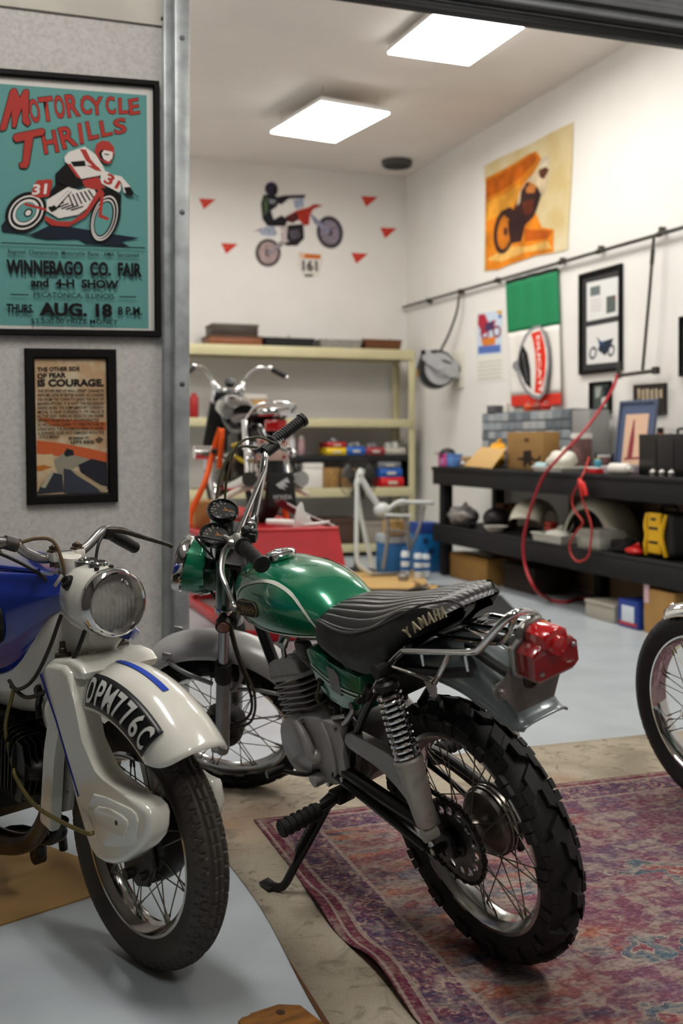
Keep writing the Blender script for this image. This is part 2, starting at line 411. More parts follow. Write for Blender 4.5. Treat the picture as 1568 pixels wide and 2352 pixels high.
# lettering, each letter its own size and slant
def word(L, shear=.12):
    for ch, x0, y0, x1, y1, h in L: a.text(RD, ch, (x0, y0), (x1, y1), h, .028, shear, (BK, .016))
word([('O', 262, 1010, 345, 1000, 195), ('T', 350, 1000, 470, 985, 200), ('O', 462, 975, 545, 968, 190), ('R', 555, 965, 660, 950, 185), ('C', 670, 940, 765, 935, 155), ('Y', 755, 945, 865, 935, 145), ('C', 880, 940, 960, 932, 145), ('L', 970, 935, 1055, 930, 130), ('E', 1062, 945, 1160, 930, 130)])
word([('H', 365, 1265, 500, 1240, 180), ('R', 515, 1225, 640, 1190, 175), ('I', 655, 1180, 705, 1172, 165), ('L', 725, 1150, 815, 1130, 150), ('L', 832, 1125, 925, 1105, 130), ('S', 940, 1105, 1050, 1085, 125)])
for o in ([(2, 1045), (85, 742), (110, 725), (132, 730), (160, 805), (192, 742), (215, 732), (236, 745), (232, 955), (252, 1008), (226, 1036), (186, 1005), (180, 880), (150, 960), (128, 1046), (100, 1046), (95, 905), (48, 1062), (8, 1076)], [(104, 1135), (120, 1100), (350, 1053), (370, 1078), (350, 1110), (272, 1126), (236, 1350), (214, 1380), (165, 1376), (155, 1342), (184, 1328), (200, 1152), (130, 1167)]):
    a.line(BK, o + [o[0]], 12); a.shape(RD, o)
# ground shadow, rear wheel, front wheel, frame, engine, rider
a.shape('1d2430', [(10, 1850), (40, 1810), (120, 1880), (250, 1920), (400, 1850), (560, 1860), (700, 1880), (900, 1915), (1140, 1950), (980, 1975), (1060, 2020), (820, 2000), (700, 1990), (640, 1955), (400, 1960), (300, 1945), (200, 1915), (20, 1895)])
a.ell(BK, (210, 1740), (185, 150), -.75, 32); a.ell(WT, (212, 1742), (158, 124), -.75, 32, .9); a.ell(WT, (212, 1740), (120, 92), -.75, 32, .8); a.ell('5f9490', (212, 1738), (92, 68), -.75); a.ell(BK, (230, 1745), (40, 32), -.75); a.ell(WT, (230, 1745), (26, 20), -.75)
a.shape(RD, [(200, 1660), (380, 1710), (375, 1730), (200, 1685)]); a.shape(BK, [(450, 1440), (540, 1350), (640, 1450), (670, 1530), (590, 1540), (540, 1640), (430, 1680), (390, 1600), (450, 1520)])
a.shape(WT, [(380, 1640), (560, 1530), (640, 1560), (760, 1530), (790, 1600), (720, 1700), (640, 1760), (480, 1790), (380, 1730)])
a.shape(RD, [(300, 1480), (420, 1470), (430, 1500), (400, 1610), (320, 1625), (250, 1600), (270, 1540)]); a.text(WT, '31', (262, 1600), (400, 1590), 85, .03, .2)
for k in range(6): a.line(BK, [(560 + 32 * k, 1600 - 8 * k), (600 + 34 * k, 1700 - 14 * k)], 12)
for k in range(5): a.line(BK, [(420 + 40 * k, 1700 + 6 * k), (520 + 40 * k, 1660 + 8 * k)], 10)
a.shape(RD, [(670, 1480), (800, 1450), (830, 1500), (850, 1560), (700, 1780), (560, 1860), (420, 1850), (360, 1800), (370, 1770), (470, 1815), (580, 1815), (690, 1740), (800, 1560), (690, 1535)])
a.shape(BK, [(430, 1690), (560, 1560), (585, 1570), (460, 1720), (420, 1740), (390, 1700)]); a.shape(WT, [(440, 1680), (575, 1550), (585, 1565), (460, 1700)])
a.ell(BK, (858, 1780), (118, 215), .28, 32); a.ell(WT, (852, 1790), (100, 190), .28, 32, .93); a.ell(WT, (846, 1795), (82, 165), .28, 32, .92); a.ell('5f9490', (844, 1795), (64, 140), .28)
a.shape(RD, [(830, 1520), (855, 1530), (830, 1760), (890, 1790), (880, 1810), (800, 1780)])
a.shape(BK, [(820, 1540), (900, 1560), (990, 1600), (985, 1680), (940, 1590), (860, 1600)])
# rider: trousers, striped jersey, sleeve, helmet, number plate, glove
a.shape(BK, [(450, 1430), (530, 1350), (600, 1370), (660, 1450), (680, 1530), (600, 1545), (470, 1500)])
a.shape(WT, [(525, 1290), (560, 1250), (690, 1205), (780, 1270), (830, 1350), (855, 1400), (820, 1440), (660, 1470), (600, 1380), (530, 1330)])
a.shape(RD, [(650, 1225), (700, 1230), (740, 1310), (820, 1400), (760, 1370), (700, 1320)]); a.shape(RD, [(550, 1350), (575, 1345), (660, 1465), (630, 1460)])
a.shape(BK, [(575, 1330), (690, 1320), (700, 1365), (600, 1370)]); a.shape(RD, [(700, 1355), (800, 1370), (830, 1410), (780, 1400)])
a.shape(RD, [(770, 1240), (785, 1185), (830, 1157), (890, 1165), (930, 1210), (933, 1260), (900, 1345), (860, 1345), (800, 1300)])
a.shape(WT, [(815, 1250), (850, 1235), (920, 1250), (915, 1300), (885, 1330), (830, 1300)]); a.shape(BK, [(805, 1260), (825, 1235), (850, 1232), (828, 1262), (840, 1300), (860, 1330), (815, 1300)]); a.shape(BK, [(850, 1262), (890, 1268), (888, 1278), (850, 1272)])
a.shape(WT, [(825, 1410), (860, 1405), (985, 1470), (985, 1560), (970, 1580), (830, 1510), (818, 1480)]); a.text(RD, '31', (838, 1500), (965, 1560), 95, .04, .1)
a.shape(WT, [(925, 1435), (990, 1450), (1060, 1530), (1085, 1590), (1060, 1610), (1010, 1580), (990, 1500)]); a.shape(BK, [(1010, 1540), (1060, 1535), (1090, 1580), (1075, 1612), (1030, 1600)]); a.line(BK, [(1085, 1590), (1130, 1622)], 7)
a.line(BK, [(8, 1992), (1182, 2034)], 9)
a.text(BK, 'Regional  Championship  Motorcycle  Races - AMA  Sanctioned', (65, 2090), (1130, 2120), 46, .012)
a.text(BK, 'WINNEBAGO  CO.  FAIR', (52, 2245), (1158, 2272), 120, .045)
a.text(BK, 'and  4-H  SHOW', (250, 2350), (970, 2368), 72, .045)
a.text(BK, 'PECATONICA, ILLINOIS', (275, 2442), (930, 2455), 48, .008); a.line(BK, [(82, 2413), (232, 2417)], 9); a.line(BK, [(970, 2432), (1110, 2434)], 9)
a.text(BK, 'THURS.', (52, 2560), (275, 2566), 72, .042); a.text(BK, 'AUG. 18', (320, 2588), (915, 2600), 112, .05); a.text(BK, '8 P.M.', (960, 2580), (1160, 2582), 68, .03)
a.text(BK, '$3,500.00 PRIZE MONEY', (250, 2655), (962, 2664), 46, .008)
rel(a.done('print', t))
# small quotation print below it
c2 = (0, 540, 3.563)
q = lambda L: [at(c2[0] + x / 3.563, c2[1] + y / 3.563, 1, PW) for x, y in L]
qo = q([(195, 928), (944, 938), (962, 2182), (217, 2208)])
t = thing('framed_print', 'small black framed print of a quotation above an open road photo', 'picture', (qo[0] + qo[2]) / 2)
rel(bar_frame(t, FR, qo, 1, .036, .001, .022))
rel(sheet(t, 'sheet', M('aged_print', 'c6b79a', .6, col2='b5936f', vs=14, thresh=(.42, .6)), q([(270, 1005), (880, 1010), (895, 2150), (285, 2165)]), 1, .002, .008))
a = Art(c2, 1, PW - .008)
a.shape('bf5d35', [(300, 1680), (480, 1700), (700, 1740), (875, 1780), (878, 1860), (640, 1830), (420, 1800), (300, 1790)]); a.shape('b8653a', [(300, 1490), (560, 1510), (870, 1530), (870, 1600), (600, 1580), (420, 1560)])
a.shape('c9b08a', [(300, 1800), (430, 1790), (450, 1880), (400, 1960), (300, 1880)]); a.shape('b06a2c', [(300, 1890), (360, 1880), (430, 1900), (330, 1930), (300, 1930)])
a.shape('8d8878', [(440, 1850), (520, 1780), (600, 1800), (720, 1830), (740, 1870), (620, 1900), (540, 1960), (470, 1950)]); a.shape('26262b', [(520, 1790), (545, 1745), (600, 1760), (605, 1800), (540, 1815)])
a.shape('2b2c33', [(750, 1830), (875, 1860), (882, 2080), (800, 2030), (660, 1940), (640, 1880)]); a.shape('3a3e48', [(520, 1910), (580, 1920), (800, 2080), (840, 2120), (520, 2110)])
a.shape('a8967a', [(560, 1900), (640, 1940), (800, 2040), (880, 2060), (850, 2110), (780, 2060), (620, 1960)]); a.shape('33363c', [(300, 2120), (330, 2050), (420, 1940), (510, 1960), (520, 2100)]); a.shape('a9a08c', [(330, 2060), (420, 1930), (440, 1945), (370, 2070)])
a.text('2a2622', 'THE OTHER SiDE', (306, 1118), (650, 1110), 36, .03); a.text('2a2622', 'OF FEAR', (306, 1175), (540, 1165), 42, .035); a.text('2a2622', 'iS COURAGE.', (306, 1240), (850, 1238), 62, .045)
for k, s_ in enumerate(['THE OTHER END OF WALL STREET CONNECTS', 'WITH MILLIONS OF BETTER ROADS. GO LOOKING', 'FAR FROM THE TOWN TO LEARN THE WAY OF', 'BANKRUPTCIES. IT IS NOT THE RECESSION', 'WHERE WORK THE COMPLIMENTARY CURRENCY', 'METAL IS OUR CURRENCY. ITS VALUE IS', 'IN THE RIDE. EVEN AS WEALTH ON PAPER', 'SPONTANEOUSLY EVAPORATES', 'SO WE LL LOOK DOWN TO THREE PATCHES OF', 'LONG DAYS. THE ENORMOUS IDEAS OF WORK', 'A REWARD DOES NOT DIMINISH WITH THE']):
    a.text('3b332c', s_, (308, 1288 + 34.5 * k), (850 - (40 if k == 7 else 0), 1286 + 34 * k), 25, .02)
a.text('3b332c', 'STOCK MARKET', (322, 1664), (490, 1662), 25, .02); a.text('2a2622', 'SCREW IT,', (560, 1676), (735, 1674), 26, .04); a.text('2a2622', "LET'S RIDE.", (578, 1708), (778, 1704), 26, .04); a.shape('55493c', [(775, 1672), (812, 1648), (848, 1672), (812, 1698)])
rel(a.done('print', t))
# ---------------------------------------------------------------- back wall decals
bc = (400, 380, 2.8); BW = YB
def decal(name, label, cat, outline, group=None):
    pts = [at(bc[0] + x / bc[2], bc[1] + y / bc[2], 1, BW) for x, y in outline]; c = sum(pts, V(0, 0, 0)) / len(pts)
    return thing(name, label, cat, c, group), Art(bc, 1, BW)
t, a = decal('wall_decal', 'large wall decal of a dirt bike rider pulling a wheelie', 'wall decal', [(520, 110), (1085, 650)])
a.ell('3a2f33', (603, 562), (82, 90), 0, 28); a.ell('b09a9a', (603, 562), (64, 72)); a.ell('5e5156', (603, 562), (22, 24))
a.ell('403a42', (1000, 430), (85, 106), -.2, 28); a.ell('8d8490', (1000, 430), (62, 80), -.2); a.ell('4a4450', (1000, 430), (18, 22))
a.shape('9a9096', [(590, 560), (690, 480), (705, 512), (612, 582)]); a.shape('2a2328', [(715, 385), (830, 375), (836, 470), (790, 517), (720, 517), (690, 490)]); a.shape('5b5560', [(740, 420), (800, 410), (810, 460), (750, 480)])
a.shape('8f8fa6', [(868, 305), (890, 318), (1005, 420), (990, 445), (900, 372)]); a.shape('a33a33', [(505, 428), (560, 402), (560, 414)]); a.shape('a8b0c4', [(540, 420), (570, 400), (640, 390), (662, 440), (640, 458), (560, 446)])
a.shape('b3382c', [(715, 330), (790, 288), (860, 270), (900, 248), (960, 256), (895, 280), (872, 320), (868, 380), (840, 388), (800, 352), (718, 352)]); a.shape('5a2a2c', [(720, 325), (790, 300), (800, 350), (760, 372), (700, 352)]); a.shape('a9b3cc', [(762, 225), (832, 200), (830, 268), (780, 282)])
a.shape('24222a', [(572, 190), (640, 182), (672, 215), (662, 262), (622, 292), (640, 350), (690, 372), (690, 388), (600, 392), (566, 345), (557, 245)]); a.shape('55684a', [(575, 215), (600, 205), (602, 290), (578, 330)]); a.shape('2a2630', [(640, 206), (715, 192), (842, 188), (838, 208), (735, 214), (690, 252), (650, 242)])
a.shape('c9bcbc', [(680, 385), (730, 378), (722, 470), (740, 490), (690, 500)]); a.shape('241f26', [(600, 370), (690, 320), (730, 350), (715, 390), (640, 392)]); a.ell('3a3348', (624, 150), (42, 44)); a.shape('2a2330', [(640, 140), (668, 150), (660, 190), (630, 185)])
a.shape('8a949a', [(610, 215), (655, 225), (640, 250), (612, 245)]); rel(a.done('print', t, .4, 30))
for lab, o in (('leftmost red pennant decal level with the rider helmet', (0, 0)), ('red pennant decal left of the rider rear wheel', (143, 287)), ('topmost red pennant decal right of the rider', (1043, -15)), ('rightmost red pennant decal beside the room corner', (1165, 187)), ('red pennant decal right of the number plate', (980, 350)), ('red pennant decal half hidden by the steel jamb', (-165, 250))):
    t, a = decal('pennant_decal', lab, 'pennant', [(150 + o[0], 215 + o[1]), (265 + o[0], 220 + o[1]), (182 + o[0], 280 + o[1])], 'red pennants around the rider decal')
    a.shape('c8261e', [(x + o[0], y + o[1]) for x, y in ((158, 212), (266, 218), (190, 282))])
    for k in range(4): a.line('e0705a', [(178 + 14 * k + o[0], 224 + o[1]), (186 + 12 * k + o[0], 258 - 6 * k + o[1])], 5)
    rel(a.done('print', t))
t, a = decal('number_plate_decal', 'white racing number plate decal reading 161 below the rider', 'number plate', [(790, 560), (955, 720)])
a.shape('ddd8d0', [(797, 562), (945, 572), (957, 620), (925, 718), (832, 718), (788, 640)]); a.shape('c86a24', [(800, 564), (943, 574), (938, 602), (815, 596)]); a.shape('e8c8b0', [(805, 568), (840, 572), (835, 592), (810, 590)])
a.text('1c1a1a', '161', (824, 680), (922, 682), 72, .04); a.shape('2a2826', [(835, 700), (895, 700), (888, 716), (842, 716)]); rel(a.done('print', t))
# ---------------------------------------------------------------- right wall
RW = XR
oc = (880, 0, 2.279)
qq = lambda c, L, v=RW: [at(c[0] + x / c[2], c[1] + y / c[2], 0, v) for x, y in L]
out = qq(oc, [(530, 868), (640, 812), (760, 762), (880, 695), (998, 640), (990, 900), (978, 1100), (968, 1308), (880, 1330), (800, 1340), (740, 1362), (650, 1392), (600, 1415), (530, 1420), (534, 1200), (538, 1000)])
t = thing('tapestry', 'orange and cream cloth print of a dirt bike rider high on the right wall', 'tapestry', sum(out, V(0, 0, 0)) / len(out))
rel(sheet(t, 'cloth', M('tapestry_cloth', 'd8cba6', .8, col2='c9b27c', vs=3), out, 0, .004, .008))
a = Art(oc, 0, RW - .008)
a.shape('d9801c', [(535, 932), (600, 900), (690, 852), (760, 805), (800, 790), (828, 832), (790, 900), (770, 940), (790, 1100), (830, 1190), (892, 1200), (892, 1320), (800, 1336), (740, 1358), (650, 1388), (600, 1410), (534, 1415)])
a.shape('c2600f', [(538, 950), (690, 870), (790, 800), (810, 830), (730, 920), (620, 1000), (540, 1035)]); a.shape('e09a34', [(540, 1060), (640, 1010), (720, 960), (700, 1060), (600, 1130), (540, 1160)]); a.shape('b5560f', [(740, 1200), (890, 1205), (860, 1250), (740, 1265)]); a.shape('e3b060', [(540, 1360), (650, 1290), (760, 1290), (860, 1260), (885, 1300), (740, 1320), (620, 1370)])
a.ell('3a2220', (632, 1212), (54, 118), .12, 28); a.ell('c2701c', (634, 1214), (36, 92), .12); a.ell('3a2220', (640, 1212), (10, 24)); a.ell('38201e', (660, 1115), (24, 30))
a.shape('3a2220', [(652, 1160), (690, 1080), (720, 1000), (752, 955), (806, 975), (828, 1020), (806, 1090), (788, 1135), (742, 1180), (722, 1265), (668, 1275), (655, 1215)]); a.shape('6b2f1c', [(730, 1060), (790, 1040), (780, 1110), (740, 1130)]); a.shape('c47a3a', [(745, 985), (775, 955), (805, 975), (790, 1010), (750, 1010)])
a.shape('d8c2a0', [(700, 1080), (712, 1010), (750, 945), (800, 895), (860, 890), (862, 960), (835, 1030), (820, 1000), (800, 960), (752, 950), (722, 1000), (715, 1060)]); a.ell('e0d2b8', (846, 850), (24, 34), .3); a.shape('5a3020', [(815, 890), (850, 872), (868, 890), (840, 940), (818, 925)]); rel(a.done('print', t, .35, 5))
ac = (900, 540, 2.347)
out = qq(ac, [(452, 415), (596, 392), (604, 780), (452, 798)]); t = thing('wall_calendar', 'white paper calendar with a red motorcycle picture between hose reel and flag', 'calendar', sum(out, V(0, 0, 0)) / 4)
rel(sheet(t, 'sheet', PAPER, out, 0, .001, .004)); a = Art(ac, 0, RW - .004)
a.shape('c9d6e6', [(460, 424), (592, 402), (592, 636), (458, 652)]); a.shape('b03040', [(465, 430), (500, 424), (520, 470), (560, 455), (550, 500), (490, 540), (462, 480)]); a.ell('8a3a50', (500, 530), (24, 32), 0, 20, .6); a.ell('8a3a50', (565, 520), (24, 34), 0, 20, .6); a.shape('503a60', [(500, 480), (545, 460), (550, 510), (505, 520)])
a.shape('d8a23a', [(560, 410), (592, 404), (590, 440)]); a.shape('3a68b0', [(575, 430), (590, 425), (590, 450), (572, 445)]); a.shape('d8803a', [(480, 560), (560, 545), (555, 590), (490, 600)]); a.shape('5b74b8', [(465, 600), (585, 590), (585, 630), (465, 640)])
for k in range(5): a.line('a8a49c', [(462, 690 + 22 * k), (592, 676 + 22 * k)], 4)
rel(a.done('print', t))
# flag: hung cloth with folds and an oval crest
fl4 = qq(ac, [(612, 245), (888, 172), (916, 915), (640, 925)], RW - .03)
t = thing('flag', 'green white and red banner with a red and black crest hanging below the pipe', 'flag', sum(fl4, V(0, 0, 0)) / 4)
NU, NV = 36, 40
def flagpt(u, v, d=0):
    p = fl4[0].lerp(fl4[1], u).lerp(fl4[3].lerp(fl4[2], u), v); p.x += .010 * math.sin(u * 9 + v * 1.5) * (.3 + v) + .006 * math.sin(u * 21 - v * 2) - d; return p
for nm, v0, v1, col in (('top_hem', 0, .03, '17181a'), ('green_field', .03, .42, '118050'), ('white_field', .42, .915, 'e8e4de'), ('red_field', .915, 1, 'd8301e')):
    g = G(); g.strip([[flagpt(i / NU, v0 + (v1 - v0) * j / 12) for i in range(NU + 1)] for j in range(13)]); o = g.done(nm, M('cloth_' + nm, col, .75, bump=.1, bs=200), t, smooth=80)
    md = o.modifiers.new('s', 'SOLIDIFY'); md.thickness = .002; rel(o)
a = Art(ac, 0, RW - .052)
a.shape('8a8a8c', [(770, 488), (800, 484), (826, 530), (848, 610), (852, 700), (826, 850), (796, 888), (760, 878), (720, 850), (690, 795), (674, 742), (648, 716), (650, 690), (676, 672), (690, 600), (715, 540), (745, 505)]); a.shape('e6e2dc', [(775, 505), (798, 500), (818, 545), (836, 620), (838, 700), (816, 838), (792, 868), (762, 860), (728, 832), (702, 785), (688, 735), (688, 690), (705, 600), (728, 550), (750, 520)])
a.shape('de3420', [(748, 530), (800, 514), (822, 590), (830, 660), (826, 750), (804, 856), (768, 850), (776, 740), (772, 640), (760, 570)]); a.shape('1c1c1e', [(706, 592), (732, 640), (746, 720), (750, 832), (718, 800), (692, 740), (682, 700), (686, 640)])
a.text('f0e4dc', 'DUCATI', (778, 545), (792, 838), -34, .03); a.text('8a8a8c', 'MECCANICA', (700, 640), (728, 795), -14, .01); rel(a.done('crest', t))
# tall frame with two pictures
def framed(name, label, y0, y1, z0, z1, wd, arts, mat_=None):
    c = V(RW, (y0 + y1) / 2, (z0 + z1) / 2); t = thing(name, label, 'picture', c)
    rel(bar_frame(t, FR, [(RW, y0, z1), (RW, y1, z1), (RW, y1, z0), (RW, y0, z0)], 0, wd, .002, .03))
    rel(sheet(t, 'mount', mat_ or M('dark_mount', '2a2a2d', .6), [(RW, y0 - .01, z1 - .01), (RW, y1 + .01, z1 - .01), (RW, y1 + .01, z0 + .01), (RW, y0 - .01, z0 + .01)], 0, .003, .01))
    a = Art(ac, 0, RW - .011); arts(a); rel(a.done('print', t)); return t
def ar(a):
    a.shape('dcdcda', [(1050, 258), (1222, 222), (1222, 432), (1050, 466)]); a.shape('6a7472', [(1068, 282), (1122, 270), (1122, 320), (1068, 332)]); a.shape('5b6360', [(1155, 332), (1206, 322), (1206, 412), (1155, 424)]); a.shape('8a4a3a', [(1195, 330), (1206, 328), (1206, 350), (1197, 350)])
    for k in range(5): a.line('b8b8b6', [(1068, 352 + 15 * k), (1130, 342 + 15 * k)], 4)
    a.shape('dcdcda', [(1050, 496), (1222, 464), (1222, 682), (1050, 698)]); a.ell('4a4c50', (1084, 636), (20, 36), .2, 20, .6); a.ell('4a4c50', (1182, 622), (18, 34), .2, 20, .6)
    a.shape('2c3440', [(1100, 545), (1130, 575), (1195, 555), (1180, 600), (1150, 650), (1110, 620), (1120, 585)]); a.shape('2a4a70', [(1112, 575), (1145, 572), (1140, 592), (1118, 592)])
framed('framed_picture', 'tall black frame holding a page above a motorcycle drawing', 7.37, 6.80, 1.665, 2.445, .03, ar)
def ar(a): a.shape('4a5552', [(1088, 806), (1180, 800), (1180, 936), (1090, 938)]); a.shape('9aa09a', [(1095, 815), (1130, 812), (1120, 870), (1096, 880)]); a.shape('c9ccc6', [(1130, 880), (1150, 870), (1155, 925), (1130, 930)]); a.shape('20242a', [(1140, 820), (1172, 816), (1170, 870), (1142, 868)])
framed('framed_photo', 'small black framed grey photo below the tall frame', 7.22, 6.94, 1.37, 1.6, .018, ar)
def ar(a): a.shape('9c9a92', [(1575, 470), (1660, 455), (1660, 740), (1575, 745)])
framed('framed_certificate', 'black framed picture cut off by the right edge of the photo', 6.12, 5.6, 1.58, 1.98, .02, ar)
out = qq(ac, [(1312, 808), (1484, 796), (1484, 960), (1312, 985)]); t = thing('wall_sign', 'dark wall sign with cream block lettering above the bench', 'sign', sum(out, V(0, 0, 0)) / 4)
rel(sheet(t, 'board', M('sign_brown_black', '241a14', .6), out, 0, .002, .02)); a = Art(ac, 0, RW - .02)
for k, (x, h) in enumerate(((1322, 60), (1345, 80), (1368, 72), (1392, 70), (1416, 60), (1440, 52))): a.shape('cbbba0', [(x, 830 + (k % 2) * 8), (x + 16, 826), (x + 17, 826 + h), (x + 10, 850 + h // 2), (x + 2, 826 + h)])
rel(a.done('print', t))
# ================================================================ wheels shared by the motorcycles
def tyre_mesh(R, Rf, hw, style, N=None):
    """tyre revolved about local Y; R outer radius, Rf rim flange radius, hw half width"""
    g = G(); TY = Matrix.Rotation(-math.pi / 2, 4, 'X')   # local z of lathe -> +Y
    if style == 'knobby':
        Rc = R - .016
        pr = [(Rf - .004, .62), (Rf + .008, .78), ((Rf + Rc) / 2, 1.0), (Rc - .018, .98), (Rc - .006, .70), (Rc, .32), (Rc + .001, 0)]
        pr = [(r, -hw * k) for r, k in pr] + [(r, hw * k) for r, k in pr[:-1][::-1]]
        g.lathe(pr, TY, 96)
        def knob(a, y0, y1, da, r0, h, tw=0, tilt=0):
            # a block between lateral y0..y1 and angular half width da, following the crown
            def P(aa, y, r): return (r * math.cos(aa), y, r * math.sin(aa))
            rr = lambda y: Rc - .022 * (abs(y) / hw) ** 2.4
            top = []; bot = []
            for sa, y in ((-1, y0), (1, y0), (1, y1), (-1, y1)):
                aa = a + sa * da + tw * (y - (y0 + y1) / 2); k = .88
                bot.append(P(aa, y, rr(y) - .006)); ym = (y0 + y1) / 2 + (y - (y0 + y1) / 2) * k
                top.append(P(a + sa * da * .86 + tw * (y - (y0 + y1) / 2), ym, rr(y) + h))
            g.rings([bot, top], 0)
        n = N or 34
        for k in range(n):
            a = 2 * math.pi * k / n; s = 1 if k % 2 else -1
            da = 2 * math.pi / n * .33
            knob(a, -.021 * 1 + .010 * s, .011 + .010 * s, da, R, .016, 2.2 * s)
            knob(a + math.pi / n, s * .018, s * .036, da * .95, R, .0155, 1.5 * s)
            for q in (-1, 1):
                knob(a + (math.pi / n if q == s else 0), q * .028, q * (hw * .97), da * .8, R, .014)
                aa = a + (0 if q == s else math.pi / n)        # side lugs on the shoulder
                T = Matrix.Rotation(-aa, 4, 'Y')
                g.box((Rc - .024, q * hw * 1.0, 0), (.026, .010, .021), 0, T)
    else:
        nu, nv = (N or 400), 34
        def rad(a, t):
            # t -1..1 across
            base = Rf - .004 + (R - Rf + .004) * (1 - abs(t) ** 2.6) ** .5 if abs(t) < 1 else Rf - .004
            return base
        rings = []
        prof = []
        for j in range(nv + 1):
            ph = math.pi * (-.5 + j / nv) * 1.22
            y = hw * math.sin(ph) / (1 if abs(ph) < math.pi / 2 else 1); rr_ = (R - (R - Rf) * .52) + (R - Rf) * .52 * math.cos(ph)
            if abs(ph) > math.pi / 2: y = hw * (1 if ph > 0 else -1) * (1 - .28 * (abs(ph) - math.pi / 2)); rr_ = (R - (R - Rf) * .52) - (R - Rf) * .5 * math.sin(abs(ph) - math.pi / 2) * 1.4
            prof.append((max(rr_, Rf - .004), y, ph))
        prof[0], prof[-1] = (Rf - .010, -hw * .62, prof[0][2]), (Rf - .010, hw * .62, prof[-1][2])
        for i in range(nu):
            a = 2 * math.pi * i / nu; ring = []
            for r, y, ph in prof:
                d = 0; t = ph / (math.pi * .30)
                if abs(t) <= 1.02:
                    per = (a * 56 / (2 * math.pi)) % 1
                    if min(abs(t - q) for q in (-.42, 0, .42)) < .075: d = .006
                    elif abs(t) > .52 and (abs(per - .5) - (abs(t) - .5) * .5) % .5 < .11: d = .006
                    elif abs(t) <= .42 and per < .14: d = .005
                elif abs(t) <= 1.32 and (a * 56 / (2 * math.pi)) % 1 < .15: d = .005
                ring.append(((r - d) * math.cos(a), y, (r - d) * math.sin(a)))
            rings.append(ring)
        rv = [[g.bm.verts.new(p) for p in r] for r in rings]
        for i in range(nu):
            A, B = rv[i], rv[(i + 1) % nu]
            for j in range(nv): g.bm.faces.new((A[j], A[j + 1], B[j + 1], B[j]))
    return g
SPOKEM = M('spoke_wire', '7d776c', .35, .9)
def wheel(parent, name, mtx, R, Rf, hw, style, rimw, rimmat, tyremat, hub, nsp=36, hubr=(.035, .075), huby=(.04, -.04), N=None, tyre_label=None):
    """hub: function(part) adding hub meshes; spokes laced between hub flanges and rim"""
    wh = part(name, parent, mtx)
    o = tyre_mesh(R, Rf, hw, style, N).done('tyre', tyremat, wh, smooth=30)
    TY = Matrix.Rotation(-math.pi / 2, 4, 'X'); g = G(); w2 = rimw / 2
    pr = [(Rf, -w2), (Rf + .002, -w2 + .003), (Rf - .006, -w2 + .005), (Rf - .012, -w2 * .6), (Rf - .020, -w2 * .4), (Rf - .021, 0), (Rf - .020, w2 * .4), (Rf - .012, w2 * .6), (Rf - .006, w2 - .005), (Rf + .002, w2 - .003), (Rf, w2),
          (Rf - .008, w2), (Rf - .015, w2 * .66), (Rf - .024, w2 * .45), (Rf - .026, 0), (Rf - .024, -w2 * .45), (Rf - .015, -w2 * .66), (Rf - .008, -w2)]
    g.lathe(pr, TY, 96, closed=True); g.done('rim', rimmat, wh, smooth=30)
    hub(wh)
    first = None
    for k in range(nsp):
        s = k % 2; y0 = huby[s]; r0 = hubr[s]; j = k // 2; a0 = 2 * math.pi * j / (nsp / 2) + (.17 if s else 0); d = .62 if (j % 2) else -.62
        d *= 1.0 if r0 < .05 else .8
        p0 = V(r0 * math.cos(a0), y0, r0 * math.sin(a0)); a1 = a0 + d; r1 = Rf - .025; p1 = V(r1 * math.cos(a1), (.007 if s == 0 else -.007), r1 * math.sin(a1))
        g = G(); g.cyl(p0, p1, .0016, n=6); u = (p0 - p1).normalized(); g.cyl(p1 - u * .001, p1 + u * .016, .0028, n=7); g.done('spoke', SPOKEM, wh)
    return wh
# ================================================================ green motorcycle
GREEN = M('green_candy_paint', '0d7a55', .22, .3, coat=1, var=.1, vs=300); STRIPE = M('white_stripe', 'd9dccf', .4); GUNM = M('grey_fender_paint', '70787a', .3, .3, coat=.5, var=.1, vs=12)
DGREEN = M('dark_green_paint', '07402e', .25, .4, coat=1)
def vcol(*c): return V(c)
lean = math.radians(14.4); az = math.radians(31.2)
def camdir(x, d, z=0): return V(x * CY + d * SY, -x * SY + d * CY, z)
fwd = camdir(-math.sin(az), math.cos(az)); lfh = camdir(-math.cos(az), -math.sin(az)); upv = V(0, 0, 1)
B_up = math.cos(lean) * upv + math.sin(lean) * lfh; B_l = math.cos(lean) * lfh - math.sin(lean) * upv
GB = axes((1.1334, 2.1638, 0), fwd, B_l, B_up)
gb = thing('motorcycle', 'green trail motorcycle on its side stand on the purple rug, rear knobbly tyre nearest', 'motorcycle', GB)
L = lambda *p: V(p)
# --- rear wheel
def hub_rear(wh):
    TY = Matrix.Rotation(-math.pi / 2, 4, 'X'); g = G()
    g.lathe([(0, .055), (.03, .055), (.034, .045), (.042, .043), (.042, .038), (.03, .03), (.030, .005), (.044, -.004), (.066, -.012), (.072, -.018), (.074, -.03), (.079, -.031), (.079, -.035), (.075, -.036), (.075, -.041), (.079, -.042), (.079, -.046), (.075, -.047), (.075, -.052), (0, -.052)], TY, 40)
    g.done('hub', M('dull_hub_aluminium', '75706a', .3, .8, var=.2, vs=12), wh)
    g = G(); g.lathe([(0, -.052), (.076, -.052), (.079, -.056), (.074, -.068), (.03, -.075), (0, -.075)], TY, 40); g.box((-.02, -.07, -.06), (.016, .014, .05), bev=.004); g.done('brake_plate', DARK, wh)
wheel(gb, 'rear_wheel', Matrix.Translation((0, -.008, .30)) @ Matrix.Rotation(.3, 4, 'Y'), .299, .228, .047, 'knobby', .064, ALU, M('knobbly_tyre_rubber', '1f1e1f', .65, var=.3, vs=14, bump=.2, bs=180), hub_rear)
